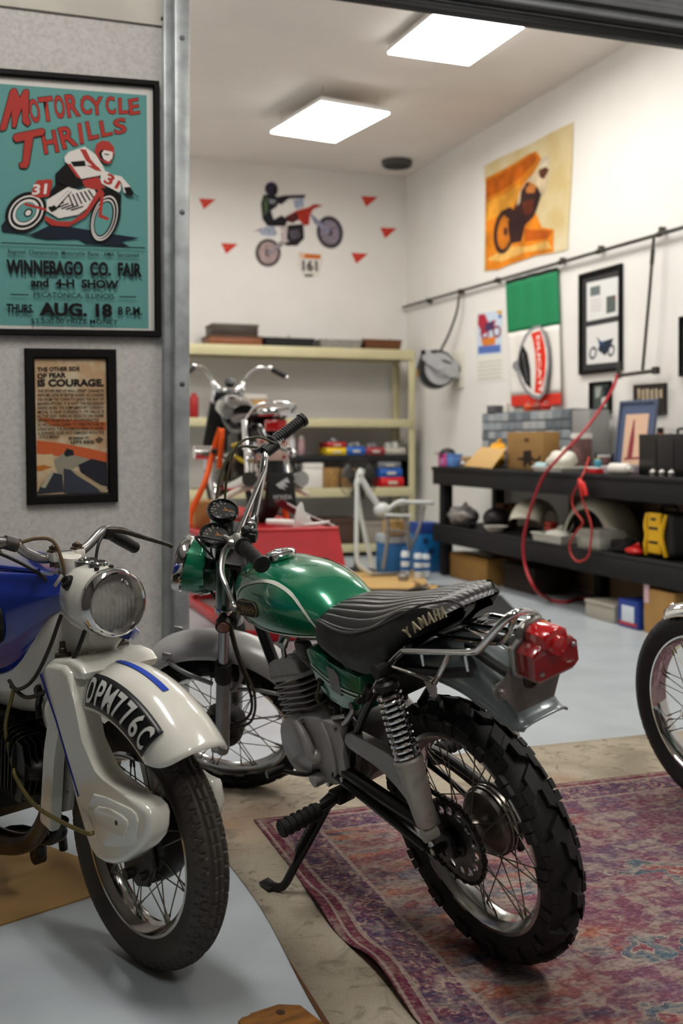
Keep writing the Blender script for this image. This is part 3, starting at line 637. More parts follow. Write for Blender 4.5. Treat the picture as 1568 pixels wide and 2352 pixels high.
# --- sprocket and chain
SPK = L(-.012, .062, .305); SR = .094; FSP = L(.365, .062, .385); FR_ = .03
g = G(); TS = Matrix.Translation(SPK) @ Matrix.Rotation(-math.pi / 2, 4, 'X')
rt = []
for k in range(41 * 2): a = math.pi * k / 41; rt.append(((SR - .002 + (.005 if k % 2 else -.003)) * math.cos(a), (SR - .002 + (.005 if k % 2 else -.003)) * math.sin(a)))
nb = 82
def ringpts(r): return [(r * math.cos(math.pi * k / 41), r * math.sin(math.pi * k / 41)) for k in range(82)]
def band(a, b, h0, h1):
    g.rings([[(x, y, h0) for x, y in a], [(x, y, h1) for x, y in a], [(x, y, h1) for x, y in b], [(x, y, h0) for x, y in b]], 0, True, False, TS)
band(rt, ringpts(.079), -.003, .003); band(ringpts(.060), ringpts(.036), -.003, .003)
for k in range(14):   # webs between the lightening holes
    a = 2 * math.pi * k / 14; hw_ = .095
    pts = []
    for j in range(7): t = j / 6; w_ = .062 + .09 * (2 * t - 1) ** 2; r = .059 + .021 * t; pts.append((r, w_))
    o2 = [(r * math.cos(a + w_), r * math.sin(a + w_)) for r, w_ in pts] + [(r * math.cos(a - w_), r * math.sin(a - w_)) for r, w_ in pts[::-1]]
    g.prism(o2, -.0029, .0029, TS)
g.done('rear_sprocket', M('sprocket_steel', '5a5855', .4, .8, var=.3, vs=40), gb)
g = G(); TS = Matrix.Translation(SPK) @ Matrix.Rotation(-math.pi / 2, 4, 'X')
g.lathe([(0, .016), (.012, .016), (.014, .008), (.036, .006), (.038, -.004), (0, -.004)], TS, 28)
for k in range(4): a = k * math.pi / 2 + .4; g.cyl(TS @ V(.027 * math.cos(a), .027 * math.sin(a), .004), TS @ V(.027 * math.cos(a), .027 * math.sin(a), .012), .006, n=6)
g.box(SPK + L(0, .012, 0), (.03, .014, .03), 0, bev=.004); g.done('sprocket_carrier', DARK, gb)
dv = FSP - SPK; dist = math.hypot(dv.x, dv.z); base = math.atan2(dv.z, dv.x); off = math.acos((SR - FR_) / dist)
path = []
aT, aB = base + off, base - off
for k in range(11): path.append(FSP + FR_ * L(math.cos(aB + (aT - aB) * k / 10), 0, math.sin(aB + (aT - aB) * k / 10)))
for k in range(41): a = aT + (2 * math.pi - (aT - aB)) * k / 40; path.append(SPK + SR * L(math.cos(a), 0, math.sin(a)))
low0, low1 = path[-1].copy(), path[0].copy()
for k in range(1, 12): t = k / 12; p = low0.lerp(low1, t); p.z -= .018 * math.sin(math.pi * t); path.append(p)
g = G(); tot = 0; P2 = path + [path[0]]; seg = []
for a, b in zip(P2, P2[1:]):
    l = (b - a).length; seg.append((a, b, tot, l)); tot += l
NL = 92
for k in range(NL):
    s_ = tot * k / NL
    for a, b, s0, l in seg:
        if s0 <= s_ <= s0 + l + 1e-9: p = a.lerp(b, (s_ - s0) / max(l, 1e-9)); d = (b - a).normalized(); break
    mt = frame_z(p, d, (0, 1, 0)); wv = .013 if k % 2 else .009
    g.box((0, 0, 0), (wv, .0085, .0125), 0, mt, bev=.002, seg=1)
g.done('chain', M('greasy_chain', '211d1a', .5, .6, var=.4, vs=90), gb)
# --- swingarm, axle, torque arm
for s in (1, -1):
    g = G(); g.tube([(.355, s * .095, .375), (.2, s * .10, .362), (.03, s * .088, .33)], .017, 12, sm=5)
    g.prism([(.06, .35), (-.035, .335), (-.04, .285), (.05, .30)], s * .082, s * .094, Matrix(((1, 0, 0, 0), (0, 0, 1, 0), (0, 1, 0, 0), (0, 0, 0, 1))), bev=.002)
    g.cyl((0, s * .08, .30), (0, s * .118, .30), .011, n=6); g.cyl((-.045, s * .088, .31), (.02, s * .088, .315), .004, n=8)
    g.done('swingarm', BLACK, gb)
g = G(); g.tube([(.02, -.085, .255), (.2, -.09, .315), (.34, -.09, .35)], .007, 8); g.done('torque_arm', BLACK, gb)
g = G(); g.cyl((0, -.12, .30), (0, .12, .30), .007, n=10); g.done('axle', STEEL, gb)
# dark lower chain-guard tubes seen below the silver guard
g = G(); g.tube([(.40, .105, .36), (.22, .108, .33), (.06, .10, .285)], .012, 10, sm=4); g.done('frame_rail', BLACK, gb)
# --- rear shocks
for s in (1, -1):
    top, bot = L(.022, s * .13, .70), L(-.022, s * .128, .355); ax = (bot - top).normalized(); mt = frame_z(top, ax, (1, 0, 0))
    g = G(); g.cyl(top - ax * .012 + L(0, -.018, 0), top - ax * .012 + L(0, .018, 0), .016, n=16); g.lathe([(0, .012), (.02, .012), (.027, .018), (.027, .03), (.013, .034), (.011, .2), (0, .2)], mt, 22); sh = g.done('shock_absorber', DARK, gb)
    g = G(); pts = []; turns = 11.5; a_, b_ = .035, .185
    for k in range(int(turns * 14) + 1):
        t = k / (turns * 14); an = 2 * math.pi * turns * t; pts.append(mt @ V(.0245 * math.cos(an), .0245 * math.sin(an), a_ + (b_ - a_) * t))
    g.tube(pts, .0047, 8); g.done('spring', CHROME, sh)
    g = G(); g.lathe([(0, .180), (.031, .180), (.033, .185), (.031, .192), (.029, .2), (.028, .215), (.0275, .25), (.025, .30), (.022, .325), (.018, .332), (0, .332)], mt, 26); g.cyl(bot + L(0, -.016, -.0), bot + L(0, .016, 0), .015, n=14); g.done('lower_cover', M('aged_silver_paint', 'a8a39c', .4, .25, var=.18, vs=40, thresh=(.3, .5)), sh)
XZ = Matrix(((1, 0, 0, 0), (0, 0, 1, 0), (0, 1, 0, 0), (0, 0, 0, 1)))   # outline (x, z) extruded along y
# --- chain guard
g = G(); o2 = [(.312, .470), (.300, .489), (.280, .499), (.262, .500), (.20, .497), (.12, .489), (.07, .478), (.03, .44), (.01, .40), (-.004, .352), (.028, .350), (.05, .368), (.075, .394), (.105, .415), (.15, .432), (.20, .445), (.26, .452), (.30, .455)]
g.prism(o2, .083, .108, XZ, bev=.005, seg=3); g.done('chain_guard', SILVER, gb)
# --- rear fender and tail
st = [(.34, .675), (.25, .715), (.15, .740), (.06, .752), (-.02, .757), (-.10, .755), (-.16, .747), (-.21, .733), (-.245, .715), (-.275, .692), (-.298, .666), (-.315, .648), (-.332, .642)]
rows = []
for i, (x, z) in enumerate(st):
    a, b = V(st[max(i - 1, 0)]), V(st[min(i + 1, len(st) - 1)]); d = (b - a).normalized(); nx, nz = d.y, -d.x
    if nz < 0: nx, nz = -nx, -nz
    r = []; last = i >= len(st) - 3
    wq = .080 - .0016 * max(0, i - 5) ** 1.15 * 1.6
    for k in range(-8, 9):
        t = k / 8; dr = (.058 if i < len(st) - 4 else max(.008, .046 - .013 * (i - len(st) + 4))) * abs(t) ** 2.6 + (.004 if abs(t) > .9 else 0)
        r.append((x - nx * dr, wq * math.sin(t * math.pi / 2 * .98) * (1 if abs(t) < .95 else 1.03) + .0015 * max(0, i - 7), z - nz * dr))
    rows.append(r)
rows = [[(catmull([rw[j] for rw in rows], 4)[i]) for j in range(17)] for i in range((len(st) - 1) * 4 + 1)]
g = G(); g.strip(rows); o = g.done('rear_fender', GUNM, gb, smooth=60); md = o.modifiers.new('s', 'SOLIDIFY'); md.thickness = .003
# black trim under the tail and wiring
g = G(); g.tube([(-.16, .03, .762), (-.24, .045, .748), (-.30, .05, .735)], .010, 8, sm=4); g.tube([(-.16, -.03, .762), (-.24, -.03, .748), (-.31, -.02, .742)], .008, 8, sm=4); g.done('wiring', RUBBER, gb)
YZ = lambda x, t=0: axes((x, .018, .76), (0, 1, 0), (math.sin(t), 0, math.cos(t)), (math.cos(t), 0, -math.sin(t)) if False else (-math.cos(t), 0, math.sin(t)))  # outline (y, z) facing rearwards
# tail bracket
g = G(); T = YZ(-.338, -.12)
o2 = [(-.088, -.036), (-.094, -.022), (-.088, -.008), (-.066, -.006), (-.052, .012), (-.052, .062), (.052, .062), (.052, .014), (.070, -.012), (.094, -.016), (.104, -.030), (.098, -.046), (.074, -.052), (.05, -.09), (-.04, -.092), (-.058, -.056), (-.07, -.036)]
g.prism(o2, 0, .003, T, bev=.0008, seg=1)
br = g.done('tail_bracket', M('worn_grey_bracket', '73716c', .42, .3, var=.3, vs=25), gb)
for y, z in ((.086, -.032), (-.076, -.022)):
    g = G(); g.cyl(T @ V(y, z, .003), T @ V(y, z, .010), .0085, n=6); g.cyl(T @ V(y, z, .010), T @ V(y, z, .013), .005, n=10); g.done('bolt', STEEL, br)
for y, z, r in ((.012, -.035, .019), (-.022, -.022, .020)):
    g = G(); g.lathe([(r, 0), (r * .92, .004), (r * .7, .004), (r * .6, .001), (0, .001)], T @ Matrix.Translation((y, z, .0032)), 20); g.done('grommet', M('brown_rubber', '2c2220', .6), br)
# tail light
g = G(); T = YZ(-.35, -.12) @ Matrix.Translation((-.003, .018, 0)) @ Matrix.Diagonal((.95, .92, 1, 1))
base2 = [(-.060, -.030), (-.060, .018), (-.048, .032), (-.030, .040), (-.026, .058), (-.014, .066), (.020, .066), (.034, .056), (.038, .040), (.060, .026), (.062, -.03), (.048, -.04), (-.046, -.04)]
g.prism([(x * 1.03, y * 1.03) for x, y in base2], -.012, .004, T, bev=.003); tl = g.done('tail_light', M('tail_light_base', '9a9893', .35, .8), gb)
REDL = M('red_lens', 'c00a12', .12, trans=.55, coat=.6, ior=1.4); REDD = M('dark_red_lens', '8c0a10', .18, coat=.8, bump=.1, bs=90)
g = G(); g.prism([(-.058, -.026), (-.058, .016), (-.046, .030), (-.030, .036), (.036, .036), (.058, .022), (.059, -.026), (.046, -.036), (-.044, -.036)], .004, .052, T, bev=.005, seg=3); g.done('lower_lens', [REDD], tl)
g = G(); g.prism([(-.030, .030), (-.026, .056), (-.014, .064), (.018, .064), (.031, .055), (.034, .030)], .004, .060, T, bev=.005, seg=3)
g.lathe([(0, .068), (.018, .066), (.022, .060), (.022, .03)], T @ Matrix.Translation((.002, .030, 0)), 26); g.done('upper_lens', M('bright_red_lens', 'b40c12', .14, coat=.8, bump=.15, bs=120), tl)
g = G(); g.prism([(-.044, -.040), (.046, -.040), (.044, -.034), (-.042, -.034)], .006, .046, T); g.done('number_plate_window', M('clear_amber_plastic', 'b09a86', .3), tl)
for x, y in ((.042, -.018), (-.044, .014)):
    g = G(); g.lathe([(0, .0575), (.004, .057), (.0055, .053)], T @ Matrix.Translation((x, y, 0)), 12); g.done('screw', STEEL, tl)
# --- luggage rack
R1 = .0075
g = G(); pts = [(.115, .118, .632), (.075, .116, .668), (.02, .113, .716), (-.035, .110, .753), (-.055, .109, .760), (-.12, .106, .769), (-.24, .102, .787), (-.285, .1, .796), (-.313, .095, .818), (-.338, .085, .842), (-.355, .07, .859), (-.361, .05, .864), (-.352, .02, .854), (-.326, -.02, .829), (-.293, -.052, .801), (-.258, -.074, .781), (-.20, -.092, .770), (-.12, -.10, .767), (-.07, -.103, .763), (-.035, -.108, .748), (.02, -.113, .716), (.075, -.116, .668), (.115, -.118, .632)]
g.tube(pts, R1, 12, sm=4); rk = g.done('luggage_rack', CHROME, gb)
def bar(pts, r=.006, name='bar', sm=0):
    g = G(); g.tube(pts, r, 10, sm=sm); g.done(name, CHROME, rk)
bar([(-.05, .109, .762), (-.06, 0, .768), (-.072, -.103, .764)], .0065); bar([(-.06, .04, .769), (-.229, .04, .783), (-.30, .045, .80), (-.345, .05, .845), (-.36, .05, .862)], sm=4); bar([(-.068, -.04, .766), (-.227, -.04, .776), (-.27, -.035, .79), (-.31, -.03, .815)], sm=4)
for s in (1, -1): bar([(.02, s * .113, .716), (-.07, s * .108, .712), (-.11, s * .106, .708), (-.135, s * .106, .711), (-.20, s * .104, .778)], .006, 'strut', 3)
for x in (-.10, -.25): bar([(x, .104, .765 if x > -.2 else .782), (x - .002, .106, .735 if x > -.2 else .752)], .0032, 'hook')
g = G(); g.prism([(-.085, .715), (-.125, .715), (-.128, .690), (-.122, .672), (-.108, .668), (-.098, .676), (-.094, .692)], .102, .106, XZ, bev=.001); g.done('mounting_tab', STEEL, rk)
g = G(); g.cyl((.125, .125, .628), (.105, .122, .65), .013, n=14); g.sph((.128, .135, .626), (.012, .012, .012)); g.cyl((.127, .12, .626), (.127, .15, .626), .008, n=8); g.done('clamp', DARK, rk)
# --- seat
S = [  # x, crown z, piping z, half width at the piping, bottom z
    (.352, .752, .742, .060, .708), (.345, .772, .757, .082, .698), (.325, .789, .768, .100, .690), (.29, .798, .770, .108, .682), (.24, .806, .765, .112, .671), (.19, .812, .764, .114, .667), (.14, .817, .769, .114, .669), (.085, .825, .783, .112, .684), (.03, .836, .806, .109, .716), (-.01, .844, .826, .106, .748),
    (-.045, .850, .840, .102, .772), (-.075, .854, .846, .098, .786), (-.10, .856, .851, .093, .796), (-.12, .857, .854, .087, .803), (-.136, .855, .851, .080, .810), (-.148, .850, .846, .072, .822), (-.155, .842, .840, .062, .832)]
SS = catmull([V(a[0], a[1], a[2]) for a in S], 3); SW = catmull([V(a[0], a[3], a[4]) for a in S], 3)
def tail(p):      # the hump follows the tail: its end is cut on the slant
    k = max(0, min(1, (.14 - p[0]) / .24)); k = k * k * (3 - 2 * k); return (p[0] - 1.05 * k * p[1], p[1], p[2] + .30 * k * p[1])
def seat_sec(i):
    x, zc, zp = SS[i]; _, wp, zb = SW[i]; top = []
    for k in range(-44, 45):
        t = k / 44; rib = .0034 * abs(math.sin(t * math.pi * 5.5)) ** .5 * (1 if -.10 < x < .335 else .2)
        top.append((x, wp * t, zp + (zc - zp) * (1 - abs(t) ** 2.4) + rib - .0034))
    return x, wp, zp, zb, top
rows_t, side = [], {1: [], -1: []}
for i in range(len(SS)):
    x, wp, zp, zb, top = seat_sec(i); rows_t.append(top)
    for s in (1, -1):
        r = []
        for k in range(9): t = k / 8; r.append((x, s * (wp + .013 * math.sin(min(1, t * 1.25) * math.pi * .8) * (1 if x < .33 else .4) - .020 * t ** 3), zp + (zb - zp) * t - (.012 * math.sin(t * math.pi) if x > .2 else 0)))
        side[s].append(r)
g = G(); g.strip([[V(p) for p in r] for r in rows_t], 0)
for s in (1, -1): g.strip(side[s], 1)
rows_t = [[tail(p) for p in r] for r in rows_t]; side = {s: [[tail(p) for p in r] for r in side[s]] for s in side}
e0 = rows_t[0] + side[1][0][1:] + side[-1][0][1:][::-1]; g.poly(e0, 1)
e1 = rows_t[-1] + side[1][-1][1:] + side[-1][-1][1:][::-1]; g.poly(e1, 1)
for i in range(len(SS) - 1):
    a, b = side[1][i][8], side[1][i + 1][8]; c, d = side[-1][i + 1][8], side[-1][i][8]; g.poly([a, b, c, d], 1)
LEA = M('black_leather_top', '1a1817', .32, bump=.12, bs=220, var=.2, vs=40, spec=.6); LEAS = M('black_leather_side', '121111', .45, bump=.35, bs=150, var=.2, vs=40)
seat = g.done('seat', [LEA, LEAS], gb, smooth=50)
for s in (1, -1):
    g = G(); g.tube([V(tail((SS[i].x, s * (SW[i].y + .0015), SS[i].z + .0005))) for i in range(len(SS))], .0028, 7); g.done('piping', M('seat_piping', '2b2927', .4), seat)
g = G(); bvh = None
def sidept(x, t):
    i = next(k for k in range(len(SS) - 1) if SS[k].x >= x >= SS[k + 1].x); f = (SS[i].x - x) / (SS[i].x - SS[i + 1].x); a, b = side[1][i], side[1][i + 1]; k = min(int(t * 8), 7); h = t * 8 - k
    return V(a[k]).lerp(V(a[k + 1]), h).lerp(V(b[k]).lerp(V(b[k + 1]), h), f)
for k, ch in enumerate('YAMAHA'):
    x = -.010 - .0182 * k; tb_, tt_ = .66 - .02 * k, .30 - .035 * k; q = [sidept(x + .0065, tb_), sidept(x - .0065, tb_), sidept(x, tt_)]
    xd = (q[1] - q[0]).normalized(); yd = q[2] - (q[0] + q[1]) / 2; hh = yd.length; nz = xd.cross(yd).normalized(); nz = nz if nz.y > 0 else -nz; yd = nz.cross(xd).normalized(); c = (q[0] + q[1]) / 2 + nz * .0022
    g.text(ch, axes(c, xd, yd, nz), 1, 0, .02, fit=((q[1] - q[0]).length * 1.12, .022), shear=.05, extrude=.001)
g.done('lettering', M('gold_print', 'b9a98a', .5), seat)
# --- tank
TK = [(.812, .020, .800, .770), (.803, .052, .826, .742), (.785, .078, .842, .724), (.755, .100, .852, .712), (.71, .116, .858, .706), (.65, .125, .860, .702), (.58, .127, .858, .700), (.51, .123, .853, .700), (.45, .114, .842, .702), (.40, .102, .827, .705), (.36, .090, .808, .709), (.335, .080, .790, .714), (.318, .066, .772, .722)]
TK = [(a, b, c, d - .013 * min(1, (.80 - a) / .06 if a > .74 else 1)) for a, b, c, d in TK]
A1 = catmull([V(a[0], a[1], 0) for a in TK], 3); A2 = catmull([V(a[0], a[2], a[3]) for a in TK], 3)
rings = []
for p, q_ in zip(A1, A2):
    x, w_ = p.x, p.y; zt, zb = q_.y, q_.z; zm = zb + (zt - zb) * .44; r = []
    for k in range(36):
        a = 2 * math.pi * k / 36; c, s_ = math.cos(a), math.sin(a)
        e = .72 if s_ > 0 else .45
        y = w_ * math.copysign(abs(c) ** (.82 if s_ > 0 else .5), c); z = zm + ((zt - zm) if s_ > 0 else (zm - zb)) * math.copysign(abs(s_) ** (.95 if s_ > 0 else .6), s_)
        r.append((x, y, z))
    rings.append(r)
g = G(); g.rings(rings, 0); bvt = g.bvh(); tank = g.done('fuel_tank', GREEN, gb, smooth=60)
def ribbon(g, bv, pts, wd, sgn=1, closed=True, sm=8, m=0, off=.0012):
    """a strip of paint following a surface seen from the side; pts are (x, z)"""
    P = catmull([V(p[0], 0, p[1]) for p in (pts + [pts[0]] if closed else pts)], sm); n = len(P); up_, dn = [], []
    for i, p in enumerate(P):
        a, b = P[max(i - 1, 0)], P[min(i + 1, n - 1)]; d = (b - a).normalized(); nv = V(-d.z, 0, d.x) * wd / 2; row = []
        for q in (p + nv, p - nv):
            h, nn, _, _ = bv.ray_cast(V(q.x, sgn * .4, q.z), V(0, -sgn, 0))
            row.append(None if h is None else h + V(0, sgn, 0) * off + (nn if nn.y * sgn > 0 else -nn) * off)
        up_.append(row)
    for a, b in zip(up_, up_[1:]):
        if None not in a and None not in b and (a[0] - b[0]).length < .06: g.poly([a[0], a[1], b[1], b[0]], m)
outl = [(.742, .716), (.735, .745), (.712, .785), (.672, .813), (.60, .830), (.525, .832), (.45, .815), (.395, .783), (.355, .742), (.340, .719)]
for s in (1, -1):
    g = G(); ribbon(g, bvt, outl, .0062, s, False); ribbon(g, bvt, [(.340, .717), (.42, .712), (.52, .709), (.62, .708), (.70, .709), (.744, .716)], .0062, s, False); g.done('white_stripe', STRIPE, tank)
g = G(); T = axes((.634, .1285, .764), V(-1, -.06, .02).normalized(), (0, -.1, 1), V(0, 1, 0))
ov = lambda a, b, n=24: [((a - b) * (1 if math.cos(t) > 0 else -1) + b * math.cos(t), b * math.sin(t)) for t in [2 * math.pi * (k + .5) / n for k in range(n)]]
g.prism(ov(.056, .021), -.012, .003, T, bev=.002); bd = g.done('tank_badge', M('badge_black', '151412', .35), tank)
g = G(); g.text('YAMAHA', T @ Matrix.Translation((0, -.011, .0035)), 1, 0, .02, fit=(.086, .022), extrude=.0008); g.rings([[T @ V(x * k, y * k, z) for x, y in ov(.056, .021)] for k, z in ((.97, .003), (.97, .005), (.90, .005), (.90, .003))], 0, False, False); g.done('lettering', M('badge_bronze', '8c7a58', .35, .8), bd)
g = G(); g.lathe([(.036, -.02), (.036, .004), (.034, .006)], Matrix.Translation((.640, 0, .858)), 28, cap=False); g.done('filler_neck', GREEN, tank)
g = G(); g.lathe([(.030, .004), (.041, .005), (.042, .014), (.038, .018), (.022, .022), (0, .023)], Matrix.Translation((.640, 0, .858)), 32); g.prism(ov(.02, .01), 0, .004, Matrix.Translation((.640, 0, .879)), bev=.001); g.done('fuel_cap', CHROME, tank)
# --- side cover
o2 = [(.428, .676), (.400, .684), (.36, .672), (.312, .655), (.25, .652), (.190, .652), (.196, .62), (.206, .575), (.222, .556), (.30, .553), (.35, .556), (.385, .572), (.410, .60)]
g = G(); g.prism(o2, -.07, .096, XZ, bev=.007, seg=3); bvs = g.bvh(); sc = g.done('side_cover', GREEN, gb)
g = G(); ribbon(g, bvs, [(.412, .642), (.36, .622), (.30, .608), (.26, .604), (.203, .604)], .0045, 1, False, 4); ribbon(g, bvs, [(.414, .630), (.36, .610), (.30, .597), (.26, .593), (.203, .593)], .0045, 1, False, 4); g.done('double_stripe', STRIPE, sc)
g = G(); g.prism([(.332, .592), (.288, .585), (.284, .636), (.296, .648), (.330, .652)], .096, .0995, XZ, bev=.0005, seg=1); g.done('tape_patch', M('silver_tape', '8f8f8f', .5, .3, bump=.2, bs=150), sc)
g = G(); g.cyl((.385, .094, .600), (.385, .100, .600), .010, n=16); g.done('oil_level_window', RUBBER, sc)
# --- engine
eng = part('engine', gb)
AXU = V(.25, 0, .968).normalized(); AXF = V(.968, 0, -.25).normalized(); EC = V(.592, 0, .462)
EM = axes(EC, AXF, (0, 1, 0), AXU)
def rrect(a, b, r, n=5):
    o = []
    for cx, cy, s in ((a - r, b - r, 0), (-a + r, b - r, 1), (-a + r, -b + r, 2), (a - r, -b + r, 3)):
        for k in range(n + 1): t = math.pi / 2 * (s + k / n); o.append((cx + r * math.cos(t), cy + r * math.sin(t)))
    return o
FIN = M('engine_fin_aluminium', 'a3a09c', .45, .2, var=.15, vs=30)
g = G(); g.cyl(EM @ V(0, 0, -.04), EM @ V(0, 0, .1), .045, n=24); g.done('cylinder', DARK, eng)
for k in range(7):
    g = G(); g.prism(rrect(.098, .082, .02), 0, .0042, EM @ Matrix.Translation((0, 0, -.018 + k * .0155)), bev=.001, seg=1); g.done('cooling_fin', FIN, eng)
g = G(); g.prism(rrect(.098, .082, .02), .092, .104, EM, bev=.002); g.done('cylinder_head', FIN, eng)
for k in range(5):
    y = .074 - .037 * k; hh = .056 - .003 * abs(k - 2)
    o2 = [(-.092, .10), (-.090, .10 + hh * .72), (-.078, .10 + hh * .97), (-.062, .10 + hh), (.040, .10 + hh), (.070, .10 + hh * .88), (.088, .10 + hh * .6), (.096, .10)]
    g = G(); g.prism(o2, y - .0035, y + .0035, EM @ Matrix(((1, 0, 0, 0), (0, 0, 1, 0), (0, 1, 0, 0), (0, 0, 0, 1))), bev=.0015, seg=1); g.done('head_fin', FIN, eng)
g = G(); g.cyl(EM @ V(.0, 0, .15), EM @ V(.0, 0, .175), .011, n=6); g.cyl(EM @ V(.0, 0, .175), EM @ V(-.02, 0, .20), .012, .010, n=12, m=1); g.done('spark_plug_cap', [STEEL, RUBBER], eng)
g = G(); o2 = [(.66, .43), (.62, .465), (.54, .49), (.44, .505), (.33, .512), (.29, .49), (.30, .37), (.34, .335), (.45, .315), (.58, .318), (.64, .35), (.665, .39)]
g.prism(o2, -.10, .06, XZ, bev=.012, seg=3); g.done('crankcase', M('crankcase_aluminium', '7d7a76', .42, .4, var=.2, vs=20), eng)
CASE = M('crankcase_silver', 'b4b2af', .38, .2, var=.08, vs=25, bump=.05, bs=250)
g = G(); o2 = [(.585, .452), (.540, .477), (.475, .496), (.40, .504), (.325, .511), (.310, .500), (.322, .470), (.330, .430), (.338, .385), (.362, .345), (.42, .325), (.52, .324), (.585, .330), (.625, .352), (.640, .39), (.626, .428)]
g.prism(o2, .055, .108, XZ, bev=.010, seg=4); g.lathe([(0, .128), (.066, .127), (.076, .122), (.080, .112), (.080, .09)], Matrix.Translation((.553, 0, .397)) @ Matrix.Rotation(-math.pi / 2, 4, 'X'), 40)
g.sph((.470, .112, .392), (.024, .020, .020)); g.tube([(.52, .118, .475), (.49, .122, .455), (.472, .124, .425), (.468, .124, .395)], [.009, .010, .012, .014], 10, sm=4); g.tube([(.40, .108, .497), (.38, .112, .46), (.375, .112, .41), (.39, .11, .35)], .006, 8, sm=4)
g.cyl((.468, .10, .335), (.468, .136, .335), .016, n=14); g.cyl((.495, .10, .328), (.495, .128, .328), .012, n=6)
mc = g.done('magneto_cover', CASE, eng)
for x, z in ((.566, .455), (.505, .477), (.335, .498), (.352, .365), (.43, .330), (.60, .345)):
    g = G(); g.cyl((x, .104, z), (x, .117, z), .0065, n=12); g.cyl((x, .117, z), (x, .1172, z), .003, n=6); g.done('screw', STEEL, mc)
g = G(); g.cyl((.645, .09, .418), (.665, .09, .424), .008, n=8); g.done('cable_adjuster', DARK, eng)
# carburettor, taps, cables and linkage between cylinder and side cover
g = G(); g.cyl((.50, 0, .50), (.42, 0, .54), .030, n=18); g.cyl((.455, .0, .49), (.455, 0, .58), .024, n=16); g.box((.455, 0, .475), (.05, .05, .04), 0, bev=.008); g.cyl((.47, .05, .535), (.44, .085, .545), .011, n=10); g.cyl((.33, .075, .53), (.37, .09, .545), .009, n=8); g.sph((.35, .085, .525), .014)
g.done('carburettor', DARK, gb)
g = G(); g.tube([(.41, .07, .505), (.405, .105, .55), (.385, .098, .60)], .0038, 8, sm=4, m=0); g.cyl((.41, .07, .495), (.41, .075, .525), .008, n=10); g.done('cable', M('cable_olive', '4a4636', .5), gb)
g = G(); g.tube([(.33, .09, .505), (.29, .105, .52), (.24, .105, .56), (.25, .10, .575)], .007, 10, sm=4); g.tube([(.36, .095, .515), (.30, .108, .535), (.27, .108, .545)], .006, 8, sm=3); g.done('kick_lever', STEEL, gb)
g = G(); g.cyl((.60, .045, .69), (.60, .075, .645), .014, n=12); g.cyl((.60, .06, .665), (.58, .085, .655), .010, n=8); g.tube([(.602, .07, .645), (.605, .072, .61), (.61, .07, .60)], .007, 8); g.done('fuel_tap', STEEL, gb)
g = G(); g.box((.485, .07, .66), (.05, .03, .04), 0, Matrix.Translation((0, 0, 0)), bev=.008); g.cyl((.50, .07, .645), (.47, .05, .60), .014, n=10); g.done('ignition_coil', M('grey_coil', '55534f', .5, .4), gb)
# --- frame
FT = .014
for nm, pts, r in (('down_tube', [(.905, 0, .735), (.862, 0, .615), (.80, .0, .43), (.735, 0, .335), (.66, 0, .30), (.45, 0, .295)], .017), ('backbone', [(.93, 0, .79), (.80, 0, .77), (.55, 0, .72), (.33, 0, .69)], .018)):
    g = G(); g.tube(pts, r, 12, sm=5); g.done(nm, BLACK, gb)
for s in (1, -1):
    g = G(); g.tube([(.33, s * .06, .69), (.22, s * .085, .685), (.05, s * .098, .70), (-.12, s * .095, .72), (-.22, s * .08, .735)], .011, 10, sm=4); g.done('subframe_rail', BLACK, gb)
    g = G(); g.tube([(.30, s * .07, .69), (.315, s * .08, .55), (.345, s * .085, .40), (.42, s * .075, .30)], .014, 10, sm=4); g.done('seat_tube', BLACK, gb)
    g = G(); g.tube([(.34, s * .085, .42), (.20, s * .10, .56), (.06, s * .105, .69)], .010, 10); g.done('subframe_strut', BLACK, gb)
g = G(); g.box((.21, 0, .63), (.13, .12, .10), 0, bev=.01); g.box((.13, .02, .64), (.06, .1, .07), 0, bev=.01); g.done('air_box', SATIN, gb)
g = G(); g.cyl((.90, 0, .725), (.938, 0, .86), .026, n=20); g.done('head_tube', BLACK, gb)
# --- pegs, stand
g = G(); g.tube([(.42, .06, .300), (.415, .15, .292), (.412, .19, .290)], .011, 10); g.box((.42, .09, .296), (.05, .05, .03), 0, bev=.006); g.done('peg_bracket', BLACK, gb)
for s in (1, -1):
    g = G(); g.cyl((.412, s * .165, .290), (.410, s * .275, .288), .019, n=16)
    for k in range(6): g.lathe([(.019, -.004), (.0225, -.003), (.0225, .003), (.019, .004)], frame_z((.411, s * (.178 + .018 * k), .289), (0, s, 0)), 16)
    g.done('foot_peg', RUBBER, gb)
g = G(); g.tube([(.425, -.06, .298), (.415, -.17, .290)], .011, 8); g.done('peg_bracket', BLACK, gb)
g = G(); g.tube([(.440, .115, .285), (.47, .155, .22), (.52, .215, .125), (.545, .245, .078), (.572, .262, .075), (.60, .265, .074)], [.0125, .011, .011, .011, .010, .009], 10, sm=4); g.box((.59, .266, .0745), (.055, .030, .009), 0, bev=.003); g.cyl((.436, .10, .292), (.444, .135, .276), .017, n=12); stn = g.done('side_stand', BLACK, gb)
g = G(); pts = []
for k in range(201): t = k / 200; p = V(.447, .150, .270).lerp(V(.503, .208, .165), t); a = 2 * math.pi * 20 * t; pts.append(p + .0075 * (math.cos(a) * V(.86, -.47, 0) + math.sin(a) * V(.3, .6, .7)))
g.tube(pts, .0018, 6); g.tube([(.503, .208, .165), (.512, .217, .140), (.518, .214, .130)], .003, 6); g.done('spring', DARK, stn)
g = G(); g.tube([(.47, .10, .35), (.50, .135, .345), (.60, .145, .33), (.615, .15, .332)], .006, 8, sm=3); g.cyl((.615, .14, .332), (.618, .19, .335), .011, n=12); g.done('gear_lever', BLACK, gb)
